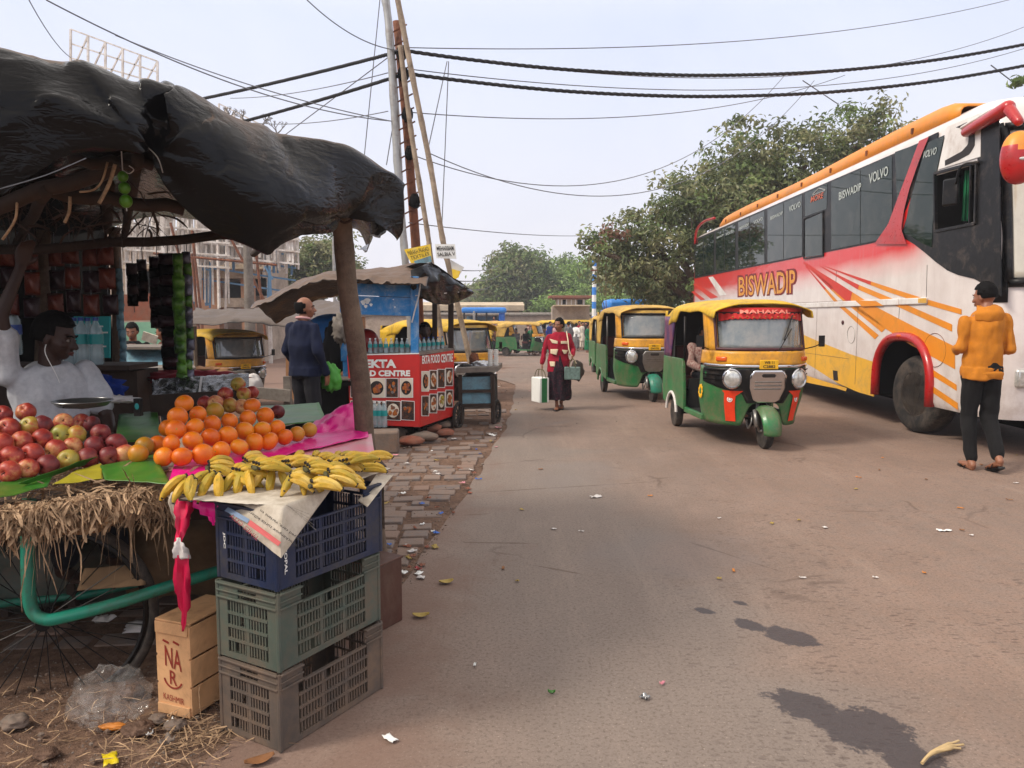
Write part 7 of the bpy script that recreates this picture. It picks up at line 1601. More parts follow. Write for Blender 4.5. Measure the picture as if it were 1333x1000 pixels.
tote('grey green handbag on the left forearm of the woman', V(hL.x - .0, hL.y - .04, hL.z - .33), .25, .2, .12, 'grey_green', None, R(-5), .13) if mat('grey_green', (100, 122, 116), .55, vs=24, var=.4, bump=.5) else None
lump('shoulder_bag', 'dark brown shoulder bag hanging behind the grey green handbag', 'bag', V(hL.x + .09, hL.y + .12, hL.z - .2), (.11, .07, .16), 'olive_dark' if mat('olive_dark', (56, 48, 40), .7) else '', .2, 4, 2)
b = MB(); b.tube(smoothpath([W(wom, V(.14, -.02, 1.47) * wk), W(wom, V(.17, -.16, 1.3) * wk), W(wom, V(.2, -.19, 1.1) * wk), V(hL.x + .07, hL.y + .05, hL.z - .08)], 5), .009, 6); o = b.build('bag_strap', M('cream_wool')); tag(o, 'cream bag strap running over the left shoulder of the woman', 'strap')
np_ = at(398, 520, 8.5)
nm, _, _, _ = person('balding man in a navy sweater seen from behind at the food stall', (np_.x, np_.y, 0), R(150), 1.70,
    dict(elL=(.25, .03, 1.13), wrL=(.24, -.12, .90), elR=(-.24, .04, 1.12), wrR=(-.22, -.1, .87), head=(0, -.03, 1.585)), top='navy_sweater', bottom='dark_trousers', hair='balding', hy=-50, vox=.009, hem=.84, bulk=1.2)
nm.location.z = at(398, 388, 8.5).z - 1.70
b = MB(); b.tube([V(.075 * math.cos(a), .012 + .068 * math.sin(a), 1.478 + .008 * math.sin(a)) for a in [2 * PI * i / 20 for i in range(20)]], .014, 8, closed=True); b.build('collar', M('pink_shirt'), nm, smooth=180)
for (x, y, rz, lab, top, J) in ((172, 432, R(25), 'curly haired man in a dark jacket over a check shirt seen between the posts', 'black_cloth', dict(elL=(.22, -.1, 1.14), wrL=(.2, -.34, 1.1), hdL=(0, -1, 0))), (214, 433, R(-70), 'man in a brown shirt reading a folded newspaper seen through the stall', 'brown_shirt', dict(elL=(.22, -.12, 1.16), wrL=(.12, -.36, 1.22), hdL=(0, -1, .3), elR=(-.22, -.12, 1.16), wrR=(-.12, -.36, 1.22), hdR=(0, -1, .3)))):
    p = at(x, y, 11.0); o, _, kk, _ = person(lab, (p.x, p.y, 0), rz, 1.68, J, top=top, bottom='dark_trousers', skinm='skin_mid', feet=None, vox=.013, hy=-15, hp=15)
    o.location.z = p.z - 1.585 * kk
    if top == 'black_cloth': b = MB(); b.loft([(V(0, -.135, 1.40), V(.045, 0, 0), V(0, .012, 0)), (V(0, -.150, 1.25), V(.06, 0, 0), V(0, .012, 0)), (V(0, -.14, 1.0), V(.05, 0, 0), V(0, .012, 0))], 10); b.build('shirt_front', M('check_shirt'), o)
t = thing('held_newspaper', 'folded newspaper held by the man in the brown shirt', 'newspaper', at(195, 440, 10.8)); b = MB(); b.box((0, 0, 0), (.2, .02, .13), rot3(.3, .35, .2)); b.build('page', M('newsprint'), t)
def folk(label, px, py, Hm, top, bottom, rz, J=None, kind='trousers', hem=.84, hair='short', Y=None, grp=None):
    p = gnd(px, py)
    if Y: p = at(px, py, Y); p.z = gz(p.x, p.y)
    return person(label, p, rz, Hm, J, top=top, bottom=bottom, kind_bottom=kind, hem=hem, hair=hair, vox=.02, detail=False, group=grp, feet=None)[0]
sit = dict(hipL=(.09, 0, .5), hipR=(-.09, 0, .5), knL=(.12, -.42, .5), knR=(-.12, -.42, .5), anL=(.12, -.42, .1), anR=(-.12, -.42, .1), ftL=(.12, -.55, .05), ftR=(-.12, -.55, .05), pelvis=(0, 0, .55), waist=(0, 0, .68), chest=(0, -.03, .88), neck=(0, -.05, 1.05), head=(0, -.08, 1.2), shL=(.18, -.03, 1.0), shR=(-.18, -.03, 1.0), elL=(.22, -.1, .75), elR=(-.22, -.1, .75), wrL=(.12, -.36, .66), wrR=(-.12, -.36, .66), hdL=(0, -1, 0), hdR=(0, -1, 0))
stride = dict(anL=(.09, -.2, .09), ftL=(.09, -.36, .05), knL=(.09, -.18, .5), anR=(-.09, .22, .14), ftR=(-.09, .08, .04), knR=(-.09, .02, .5))
bend = dict(chest=(0, -.12, 1.22), neck=(0, -.22, 1.37), head=(0, -.3, 1.47), shL=(.18, -.14, 1.33), shR=(-.18, -.14, 1.33), elL=(.2, -.3, 1.08), elR=(-.2, -.3, 1.08), wrL=(.12, -.5, 1.0), wrR=(-.12, -.5, 1.0))
for a in (('person in a grey flowered dress bending beside the green rickshaws', 697, 463, 1.55, 'check_shirt', 'grey_shirt', R(60), bend, 'skirt', .7, 'bun'),
          ('person in a dark brown shawl standing left of the woman in maroon', 704, 462, 1.6, 'brown_shirt', 'olive_cloth', R(-20), None, 'skirt', .6, 'short'),
          ('person in green cloth near the rear of the side-on rickshaw', 691, 462, 1.5, 'green_sari', 'green_sari', R(10), None, 'skirt', .6, 'bun'),
          ('man in a grey shirt standing right behind the woman in maroon', 740, 462, 1.7, 'grey_shirt', 'dark_trousers', R(200), None, 'trousers', .84, 'short'),
          ('person in a long cream tunic standing under the striped pole', 758, 456, 1.66, 'cream_kurta', 'cream_kurta', R(30), None, 'skirt', .55, 'short'),
          ('man in black clothes beside the cream tunic', 763, 456, 1.66, 'black_cloth', 'black_cloth', R(-30), None, 'trousers', .84, 'short'),
          ('man in a white shirt and black trousers right of the striped pole foot', 768, 456, 1.66, 'text_white', 'black_cloth', R(120), None, 'trousers', .84, 'short'),
          ('person in a dark dress at the crowd edge', 772, 457, 1.6, 'black_cloth', 'black_cloth', R(20), None, 'skirt', .7, 'bun'),
          ('man in a yellow tunic walking beside the row of green rickshaws', 777, 464, 1.68, 'yellow_kurta', 'dark_trousers', R(-60), stride, 'trousers', .62, 'short')): folk(*a)
for a in (('man in a blue shirt far off between the rickshaws', 716, 459, 1.7, 'blue_cloth', 'dark_trousers', R(40), None, 'trousers', .84, 'short'), ('person in pink beside the blue shirt man', 721, 459, 1.6, 'pink_shirt', 'olive_cloth', R(-40), None, 'skirt', .7, 'bun'),
          ('man in olive walking away at the road end', 733, 458, 1.68, 'olive_cloth', 'black_cloth', R(180), stride, 'trousers', .84, 'short'), ('person in a white top and grey skirt left of the cream tunic', 750, 457, 1.6, 'text_white', 'grey_shirt', R(150), None, 'skirt', .7, 'bun'),
          ('man in maroon at the crowd middle', 754, 455, 1.7, 'maroon_wool', 'dark_trousers', R(10), None, 'trousers', .84, 'short'), ('man in a pale yellow shirt near the last rickshaw', 781, 458, 1.68, 'yellow_kurta', 'black_cloth', R(170), None, 'trousers', .84, 'short'),
          ('woman in green cloth at the right crowd edge', 765, 459, 1.55, 'green_sari', 'green_sari', R(60), None, 'skirt', .6, 'bun'), ('man in a check shirt standing by the side-on rickshaw nose', 688, 460, 1.68, 'check_shirt', 'dark_trousers', R(-90), None, 'trousers', .84, 'short')): folk(*a)
for (px, Y, dz, lab, top) in ((635, 40.3, .1, 'passenger in white under the yellow cloth of the low rickshaw', 'text_white'), (645, 40, .15, 'passenger in brown sitting in the low rickshaw', 'brown_shirt'), (672, 39, .15, 'passenger in grey inside the side-on rickshaw', 'grey_shirt'), (684, 39, .15, 'driver in dark clothes of the side-on rickshaw', 'black_cloth'), (644, 47, .75, 'passenger with a checked shirt at the open window of the blue van', 'check_shirt')):
    p = at(px, 440, Y); o = person(lab, (p.x, p.y, -.55 + dz), R(rnd.uniform(-60, 60)), 1.6, sit, top=top, bottom='dark_trousers', vox=.022, detail=False, feet=None)[0]
p = at(630, 438, 40.0); lump('yellow_cloth', 'bright yellow cloth bundle tied on the low green rickshaw', 'cloth', p, (.5, .4, .35), 'sign_yellow', .4, 5, 2)
Yv = 47; v0, v1 = at(603, 430, Yv), at(657, 430, Yv)
van = thing('minibus', 'bright blue roofed open sided minibus behind the small rickshaws', 'minibus', (v0.x, Yv, -.55))
def vb(nm, c, s, m, bev=.0): b = MB(); b.box(c, s); return b.build(nm, M(m), van, smooth=0, bevel=bev)
Lv = v1.x - v0.x; zr = at(603, 404, Yv).z + .55
vb('roof', (Lv / 2, 1, zr), (Lv + .2, 2.1, .35), 'blue_tarp', .12); vb('body', (Lv / 2, 1, .75), (Lv, 1.9, .7), 'blue_plastic', .05); vb('rear_panel', (Lv - .18, 1, 1.5), (.36, 1.9, 1.6), 'blue_plastic', .05)
for i, x in enumerate((0.06, .32 * Lv, .56 * Lv)): vb('pillar', (x, .06, 1.6), (.1, .08, 1.4), 'black_plastic')
vb('interior', (Lv * .45, 1.6, 1.4), (Lv * .8, .1, 1.2), 'pale_blue_board'); vb('window_rail', (Lv * .4, .05, 1.15), (Lv * .8, .05, .06), 'black_plastic'); vb('seat_row', (Lv * .45, 1.0, 1.2), (Lv * .6, .4, .4), 'interior')
for x in (.5, Lv - .6): b = MB(); b.lathe([(.2, -.1), (.34, -.12), (.36, 0), (.34, .12), (.2, .1)], 20, (x, .15, .36), rot3(PI / 2, 0, 0)); b.build('wheel', M('tyre'), van)
tr = thing('truck', 'blue topped truck cab showing above the second rickshaw', 'truck', at(812, 450, 30)); tr.location.z = gz(3, 30); zt_ = at(806, 390, 30).z - tr.location.z
b = MB(); b.box((0, 0, zt_ - .2), (1.5, 2.2, .4)); b.build('roof', M('blue_tarp'), tr, bevel=.14); b = MB(); b.box((0, .1, zt_ / 2 - .1), (1.6, 2.1, zt_ - .6)); b.build('cab', M('blue_plastic'), tr, bevel=.05)
b = MB(); b.box((.1, -1.0, zt_ - .62), (1.1, .06, .42)); b.build('windscreen', M('coach_glass'), tr, bevel=.02); b = MB(); b.box((-.6, -1.02, zt_ - .7), (.24, .05, .3)); b.build('decorated_panel', M('orange_red'), tr)
b = MB(); b.box((0, -1.02, .9), (1.5, .1, .5)); b.build('bumper_panel', M('plate_yellow'), tr, bevel=.03)
for s in (-1, 1): b = MB(); b.lathe([(.25, -.1), (.42, -.12), (.45, 0), (.42, .12), (.25, .1)], 20, (s * .7, -.6, .45), rot3(0, PI / 2, 0)); b.build('wheel', M('tyre'), tr)
wl_ = thing('boundary_wall', 'long weathered wall with a sloped tile top across the far side of the junction', 'wall', (0, 56, -.6))
b = MB(); b.box((-2, 0, 1.07), (60, .3, 2.14)); b.build('wall', M('concrete'), wl_, smooth=0); b = MB()
for i in range(120): b.box((-32 + i * .5, 0, 2.18 + .02 * rnd.random()), (.48, .6, .1), rot3(.25, 0, 0))
b.build('coping', M('grey_wood'), wl_, smooth=0)
hp = at(742, 412, 52); hut = thing('guard_hut', 'small pale hut with overhanging flat roof on a stone base below the trees', 'hut', (hp.x, 52, -.6))
zt2 = at(742, 388, 52).z + .6; w2 = 1.95
b = MB(); b.box((0, 0, 1.35), (w2 + .5, 1.8, 2.7)); b.build('base', M('concrete'), hut, smooth=0)
b = MB(); b.box((0, 0, (2.7 + zt2) / 2), (w2 - .1, 1.6, zt2 - 2.7)); b.build('cabin', M('plaster'), hut, smooth=0)
b = MB(); b.box((0, 0, zt2 + .06), (w2 + .95, 2.5, .16)); b.box((0, 0, zt2 - .06), (w2 + .4, 2.0, .1)); b.build('roof', M('brick'), hut, smooth=0, bevel=.02)
for x in (-.85, -.62, -.3, .02, .3, .85): b = MB(); b.box((x, -.83, (2.7 + zt2) / 2), (.07, .06, zt2 - 2.72)); b.build('pilaster', M('white_paint'), hut, smooth=0)
for x, w_ in ((.58, .32), (-.45, .2)): b = MB(); b.box((x, -.82, 2.98), (w_, .05, .3)); b.build('window', M('black_matte'), hut, smooth=0)
b = MB(); b.box((0, -.9, 2.74), (w2 + .4, 1.9, .08)); b.build('ledge', M('plaster'), hut, smooth=0)
pp = at(773, 425, 50); zt3 = at(773, 336, 50).z; pole = thing('striped_pole', 'tall pole with blue and white bands beside the small hut', 'pole', (pp.x, 50, -.55))
y_px = [462, 420, 412, 402, 393, 384, 374, 366, 357, 347, 336]
for i, (a_, c_) in enumerate(zip(y_px, y_px[1:])):
    z0_, z1_ = at(773, a_, 50).z + .55, at(773, c_, 50).z + .55; z0_ = max(z0_, 0); b = MB(); b.lathe([(.14, z0_), (.14, z1_)], 16); b.build('band', M('blue_tarp' if i % 2 else 'text_white'), pole, smooth=50)
b = MB(); b.lathe([(.18, zt3 + .5), (.18, zt3 + .62)], 12); b.box((0, 0, at(773, 352, 50).z + .55), (.5, .3, .1)); b.build('bracket', M('rusty'), pole)
t = thing('market_shed', 'low shed with a pale roof behind the blue minibus', 'shed', (-3.2, 60, -.6)); b = MB(); b.box((0, 0, 1.3), (7.5, 4, 2.6)); b.build('wall', M('plaster'), t, smooth=0); b = MB(); b.box((0, -.3, 2.8), (8.2, 5.2, .4), rot3(.06, 0, 0)); b.build('roof', M('plaster'), t, smooth=0); 
for x in (-2.4, -.8, 1.2): b = MB(); b.box((x, -2.02, 1.6), (.9, .06, 1.6)); b.build('opening', M('black_matte'), t, smooth=0)
sb = thing('scaffold_building', 'unfinished building wrapped in bamboo and pipe scaffolding seen under the canopy', 'building', at(290, 420, 32)); sb.location.z = -1.2; X0 = sb.location.x
ivs = pmat(sb).inverted()
def sbx(nm, x0, y0, x1, y1, Y, d, m): 
    a_, c_ = at(x0, y1, Y), at(x1, y0, Y); b = MB(); b.box(((a_.x + c_.x) / 2, Y + d / 2, (a_.z + c_.z) / 2), (abs(c_.x - a_.x), d, abs(c_.z - a_.z))); return b.build(nm, M(m), sb, world=True, smooth=0)
mat('terracotta', (176, 132, 104), .85, var=.12, vs=2, dirt=(130, 100, 84), dw=.4, ds=1)
sbx('wall', 120, 300, 340, 480, 35, 4, 'concrete'); sbx('column', 262, 350, 283, 460, 33.4, .8, 'terracotta'); sbx('column', 316, 352, 324, 460, 33.4, .8, 'terracotta'); sbx('lintel', 255, 344, 330, 362, 33.3, .9, 'plaster'); sbx('opening', 283, 367, 316, 388, 34.6, .3, 'black_matte'); sbx('balcony', 283, 388, 318, 400, 33.2, .9, 'concrete'); sbx('opening', 180, 350, 240, 400, 34.8, .3, 'black_matte'); sbx('opening', 330, 362, 345, 385, 34.7, .3, 'black_matte')
sbx('cornice', 150, 345, 345, 350, 33, 2, 'plaster')
rr2 = random.Random(8)
for k_, (x0, x1, y0, y1, m_, n_, Y_) in enumerate(((155, 390, 262, 345, 'scaffold', 120, 31), (150, 300, 280, 400, 'scaffold', 30, 30.5), (240, 385, 300, 350, 'scaffold_blue', 26, 31.4), (250, 275, 335, 400, 'scaffold_blue', 8, 31), (345, 355, 335, 395, 'scaffold_blue', 3, 31))):
    b = MB()
    for i in range(n_):
        x = lerp_(x0, x1, (i + rr2.random()) / n_); w_ = rr2.uniform(.05, .09); b.beam(at(x, y1 - rr2.uniform(0, 20) + 14 * (x - 240) / 150, Y_ + rr2.uniform(-.4, .4)), at(x + rr2.uniform(-3, 3), y0 + rr2.uniform(-6, 10) + 22 * max(0, (x - 240) / 150), Y_ + rr2.uniform(-.4, .4)), w_)
    for j_ in range(4 if n_ > 20 else 1): yy = y0 + 12 + 16 * j_; b.beam(at(x0, yy, Y_ - .3), at(x1, yy + 22 * (x1 - 240) / 150, Y_ - .3), .07)
    b.build('scaffolding', M(m_), sb, world=True, smooth=0)
for i, (x0, y0, x1, y1) in enumerate(((250, 300, 268, 470), (330, 300, 346, 440), (300, 310, 360, 420), (222, 290, 262, 440), (200, 330, 360, 345), (345, 330, 385, 300), (262, 470, 250, 330))):
    b = MB(); b.tube([at(x0, y0, 29), at(x1, y1, 29)], .05, 6); b.build('pole', M('rusty'), sb, world=True)
def frame_(label, x0, x1, yt0, yt1, h0, h1, Y, n, base=(0, 0)):
    t = thing('billboard_frame', label, 'frame', at((x0 + x1) / 2, 450, Y)); t.location.z = -1; b = MB()
    for i in range(n + 1):
        u = i / n; x = lerp_(x0, x1, u); y = lerp_(yt0, yt1, u); h = lerp_(h0, h1, u)
        b.beam(at(x, y, Y), at(x, y + h, Y), .07); b.beam(at(x, y + 3, Y + 1.3), at(x, y + h, Y + 1.3), .05)
        if i < n: x2 = lerp_(x0, x1, (i + 1) / n); y2 = lerp_(yt0, yt1, (i + 1) / n); b.beam(at(x, y + h, Y), at(x2, y2, Y), .05)
    for k_ in range(4):
        f_ = k_ / 3.2; b.beam(at(x0, yt0 + h0 * f_, Y), at(x1, yt1 + h1 * f_, Y), .05); b.beam(at(x0, yt0 + h0 * f_, Y + 1.3), at(x1, yt1 + h1 * f_, Y + 1.3), .04)
    b.build('lattice', M('scaffold'), t, world=True, smooth=0)
    b = MB()
    for i in (0, n // 2, n): u = i / n; x = lerp_(x0, x1, u); y = lerp_(yt0, yt1, u) + lerp_(h0, h1, u); b.beam(at(x, y, Y), V(at(x, y, Y).x, Y, -1), .14)
    b.build('mast', M('scaffold'), t, world=True, smooth=0)
frame_('tall empty hoarding frame rising above the black canopy at the top left', 92, 205, 38, 80, 60, 45, 30, 5)
frame_('smaller hoarding frame behind the canopy next to the bare tree', 285, 345, 135, 165, 30, 30, 34, 6)
gs = thing('tarp_shelter', 'low grey tarpaulin shelter above the yellow parked rickshaw', 'shelter', at(320, 450, 15)); gs.location.z = -.9
b = MB(); 
def g1_(u, v): p = at(245 + 215 * u, 420 - 3 * math.sin(u * 7) - 4 * u, 14.5).lerp(at(255 + 200 * u, 402 + 6 * math.sin(u * 5) - 10 * (1 - abs(2 * u - 1)), 18), v); return p + V(0, 0, .10 * noise.noise(p * 1.5) + .06 * noise.noise(p * 4) - .3 * max(0, .1 - v))
b.grid(g1_, 50, 20); b.build('roof_sheet', M('grey_tarp'), gs, world=True, smooth=180, solid=.01)
for x in (253, 376, 440): b = MB(); b.tube([at(x, 425, 15), V(at(x, 425, 15).x, 15, -.9)], .04, 6); b.build('post', M('bamboo'), gs, world=True)
b = MB(); b.prism([at(372, 520, 13.5), at(462, 520, 13.5), at(462, 405, 13.5), at(372, 425, 13.5)], (0, .05, 0)); b.build('board_wall', M('cardboard'), gs, world=True, smooth=0)
for x in (388, 404, 425, 440): b = MB(); b.prism([at(x, 520, 13.48), at(x + 1.0, 520, 13.48), at(x + 1.0, 412, 13.48), at(x, 412, 13.48)], (0, .01, 0)); b.build('batten', M('dark_wood'), gs, world=True, smooth=0)
wc = thing('wooden_handcart', 'weathered grey wooden handcart with sacks in front of the yellow rickshaw', 'cart', at(300, 520, 10)); wc.location.z = -.05
for nm_, pts_ in (('side_board', [at(232, 492, 9.5), at(318, 490, 9.8), at(318, 483, 9.8), at(232, 485, 9.5)]), ('end_board', [at(280, 512, 8.2), at(378, 524, 8.0), at(378, 508, 8.0), at(280, 500, 8.2)]), ('side_board', [at(312, 512, 9), at(320, 512, 9), at(320, 486, 9.6), at(312, 486, 9.6)])):
    b = MB(); b.prism(pts_, (0, .05, 0)); b.build(nm_, M('grey_wood'), wc, world=True, smooth=0, bevel=.004)
b = MB(); b.prism([at(235, 490, 9.4), at(316, 490, 9.4), at(310, 484, 11), at(240, 484, 11)], (0, 0, -.03)); b.build('deck', M('grey_wood'), wc, world=True, smooth=0)
for x, Y_ in ((240, 9.5), (316, 9.6), (374, 8.1), (284, 8.3)): b = MB(); p = at(x, 490, Y_); b.beam(p, (p.x, p.y, -.1), .07); b.build('leg', M('grey_wood'), wc, world=True, smooth=0)
lump('white_sack', 'white sack beside the handcart below the rickshaw headlight', 'sack', at(328, 503, 8.7), (.12, .1, .14), 'white_litter', .2, 4, 3)
lump('goods_heap', 'pile of pale packets and leaves on the handcart', 'goods', at(262, 484, 10.2), (.36, .25, .06), 'cardboard', .6, 8, 5)
for (x0, x1, y0, y1, Y, m_, lb) in ((160, 250, 455, 475, 9.8, 'pale_blue_board', 'pale blue topped table in front of the two men'), (185, 255, 482, 505, 8.8, 'red_cloth', 'red painted box below the pale blue table')):
    t = thing('market_table', lb, 'table', at((x0 + x1) / 2, y1, Y)); t.location.z = 0; b = MB(); b.prism([at(x0, y1, Y), at(x1, y1, Y), at(x1, y0, Y + .3), at(x0, y0, Y + .3)], (0, .05, 0)); b.build('front', M(m_), t, world=True, smooth=0, bevel=.004)
    b = MB(); b.prism([at(x0, y0, Y), at(x1, y0, Y), at(x1 - 3, y0 - 4, Y + .9), at(x0, y0 - 4, Y + .9)], (0, 0, .03)); b.build('top', M('grey_wood'), t, world=True, smooth=0)
    for xx in (x0 + 3, x1 - 3): b = MB(); p = at(xx, y1, Y + .1); b.beam(p, (p.x, p.y, 0), .05); b.build('leg', M('dark_wood'), t, world=True, smooth=0)
t = thing('hoarding_board', 'pale green and white painted board behind the two men', 'board', at(190, 430, 15)); b = MB(); b.prism([at(160, 452, 15), at(240, 452, 15), at(240, 418, 15), at(160, 420, 15)], (0, .06, 0)); b.build('panel', M('pale_green') if 'pale_green' in MC else mat('pale_green', (130, 180, 150), .6), t, world=True, smooth=0)
b = MB(); b.prism([at(150, 418, 15.1), at(245, 416, 15.1), at(245, 380, 15.1), at(150, 384, 15.1)], (0, .06, 0)); b.build('upper_panel', M('brick'), t, world=True, smooth=0)
for x in (165, 235): b = MB(); p = at(x, 450, 15.1); b.beam(p, (p.x, p.y, -.9), .07); b.build('leg', M('dark_wood'), t, world=True, smooth=0)
def signb(nm, lab, pts, m, Y, words=(), back=.03):
    t = thing(nm, lab, 'sign', at(*pts[0], Y)); P = [at(x, y, Y) for x, y in pts]; b = MB(); b.prism(P, (0, back, 0)); pnl = b.build('panel', M(m), t, world=True, smooth=0)
    i_ = pmat(t).inverted()
    for s, q, mm, bo in words:
        f_ = bil(*[V(x, y, 0) for x, y in q]); text(s, M(mm), t, lambda u, v: i_ @ at(f_(u, v).x, f_(u, v).y, Y - .012), 'lettering', bo)
    return t
sy = signb('cloth_banner', 'tilted yellow and blue cloth banner above the food stall roof', [(535, 343), (562, 338), (560, 318), (526, 325)], 'sign_yellow', 12.6, [('MIRAKH PRASAD', [(532, 333), (559, 326), (557, 321), (530, 327)], 'ink_dark', .0), ('TEXTILES', [(535, 339), (559, 332), (558, 328), (534, 334)], 'ink_dark', 0)])
b = MB(); b.prism([at(541, 345, 12.59), at(562, 341, 12.59), at(561, 333, 12.59), at(539, 340, 12.59)], (0, -.01, 0)); b.build('blue_band', M('pale_blue_board'), sy, world=True, smooth=0)
signb('notice_board', 'small white hand lettered board hung on the leaning bamboo pole', [(568, 336), (594, 337), (592, 318), (566, 318)], 'text_white', 12.2, [('MEHARBAM', [(569, 326), (591, 326), (590, 320), (568, 321)], 'ink_dark', .02), ('SALBIA V', [(570, 334), (593, 333), (592, 328), (569, 329)], 'ink_dark', .02)])
signb('cloth_banner', 'yellow and white torn banner dangling right of the lettered board', [(590, 362), (598, 358), (604, 348), (586, 338)], 'text_white', 12.3, [])
o = signb('cloth_banner', 'small yellow rag below the white torn banner', [(590, 365), (597, 361), (599, 353), (588, 350)], 'sign_yellow', 12.25, [])
def tree(name, label, base, blobs, nclump, nleaf, leaf, mats, trunk=.2, seed=1, clump=.55, branches=True, cat='tree', group=None, up=.2, kind=None, drop=.0, sub=None):
    r_ = random.Random(seed); t = thing(name, label, cat, base, 0, group); base = Vector(base)
    vol = [b_[1][0] * b_[1][1] * b_[1][2] for b_ in blobs]; cl = []
    while len(cl) < nclump:
        c, s = r_.choices(blobs, vol)[0]
        d = V(r_.gauss(0, 1), r_.gauss(0, 1), r_.gauss(0, 1)).normalized(); rr = r_.random() ** .38
        k = 1 + .28 * noise.noise(d * 1.7 + Vector(c) * .3 + V(seed, 0, 0)) + .22 * noise.noise(d * 4 + V(seed, 0, 0))
        p = Vector(c) + V(d.x * s[0], d.y * s[1], d.z * s[2]) * rr * k; cl.append((p, rr))
    vs, fs, mi = [], [], []
    for p, rr in cl:
        cr = clump * r_.uniform(.5, 1.3); m_ = r_.choices(range(len(mats)), [3, 2, 1][:len(mats)])[0]; flat = r_.uniform(.45, .9); lean = V(r_.gauss(0, 1), r_.gauss(0, 1), .3).normalized()
        for i in range(nleaf):
            d = V(r_.gauss(0, 1), r_.gauss(0, 1), r_.gauss(0, 1)).normalized() * (r_.random() ** .45) * cr; d.z *= flat; q = p + d
            n = (V(r_.uniform(-1, 1), r_.uniform(-1, 1), r_.uniform(-.2, 1) + up) + d.normalized() * .8).normalized(); a = n.orthogonal().normalized(); th = r_.uniform(0, 6.28); e = n.cross(a); a2 = a * math.cos(th) + e * math.sin(th); e2 = n.cross(a2)
            L = leaf * r_.uniform(.65, 1.3); w = L * .42; a2 = (a2 + V(0, 0, -drop)).normalized()
            k = len(vs); f_ = n * (w * .35)
            vs += [q - a2 * L * .5, q + e2 * w * .5 + f_, q + a2 * L * .55, q - e2 * w * .5 + f_]; fs += [(k, k + 1, k + 2), (k, k + 2, k + 3)]; mi += [m_, m_]
    b = MB(); b.v, b.f, b.mi = vs, fs, mi; b.build('crown', [M(m) for m in mats], t, world=True, smooth=0)
    b = MB(); cz = sum(b_[0][2] for b_ in blobs) / len(blobs); cc = sum((Vector(b_[0]) for b_ in blobs), V(0, 0, 0)) / len(blobs); fork = base.lerp(V(cc.x, cc.y, cz), .42)
    b.tube(smoothpath([base - V(0, 0, .2), base.lerp(fork, .5) + V(.1, 0, 0), fork], 4), [trunk * (1.25 - .5 * i / 8) for i in range(9)], 10)
    if branches:
        for c, s in blobs:
            c = Vector(c); mid = fork.lerp(c, .55) + V(r_.uniform(-.3, .3), r_.uniform(-.3, .3), .2); P = smoothpath([fork - V(0, 0, .1), mid, c], 4); b.tube(P, [trunk * (.62 - .42 * i / (len(P) - 1)) for i in range(len(P))], 7)
            for j_ in range(7):
                p, _ = r_.choice(cl)
                if (p - c).length < max(s) * 1.2: b.tube([c.lerp(mid, r_.random() * .6), c.lerp(p, .5) + V(0, 0, .15), p], [trunk * .2, trunk * .12, trunk * .04], 5, caps=False)
    b.build('trunk', M('bark'), t, world=True, smooth=60); return t
Yb = 27
def bl(px, py, rx, ry, Y=Yb, dy=0, depth=None): p = at(px, py, Y + dy); s = Y / 1000; return ((p.x, p.y, p.z), (rx * s, (depth or min(rx, ry)) * s, ry * s))
tree('roadside_tree', 'large leafy tree spreading behind the coach with a ragged crown', ground(at(930, 440, Yb).x, Yb),
     [bl(1120, 185, 52, 62), bl(1050, 215, 70, 62), bl(965, 215, 60, 55), bl(985, 290, 110, 85), bl(900, 270, 62, 60), bl(880, 330, 85, 60), bl(830, 345, 55, 38), bl(790, 320, 38, 22), bl(860, 385, 70, 25), bl(1060, 330, 90, 80), bl(765, 322, 22, 14), bl(820, 300, 30, 28)],
     860, 48, .21, ['leaf_dark', 'leaf_dusty', 'leaf_mid'], .32, 4, .62)
tree('flowering_branch', 'reddish leaved young tree at the left edge of the large roadside tree', ground(at(790, 440, 25).x, 25), [bl(797, 306, 17, 8, 25), bl(782, 322, 8, 9, 25)], 13, 26, .16, ['leaf_red', 'leaf_mid'], .02, 8, .35)
tree('street_tree', 'tree top peeking over the coach roof at the top right corner', (at(1345, 400, 16).x + .3, 18, 0), [bl(1340, 108, 22, 16, 16, 2), bl(1372, 140, 46, 50, 16, 2)], 60, 30, .16, ['leaf_mid', 'leaf_dark'], .16, 21, .3)
Yt = 72
tree('round_tree', 'big round dusty green tree beyond the boundary wall', (at(670, 440, Yt).x, Yt, -.6), [bl(668, 352, 30, 30, Yt), bl(655, 385, 36, 28, Yt), bl(688, 345, 25, 22, Yt), bl(702, 370, 25, 30, Yt), bl(680, 390, 34, 24, Yt), bl(643, 372, 14, 18, Yt)], 420, 46, .42, ['leaf_mid', 'leaf_dusty', 'leaf_dark'], .5, 5, 1.2)
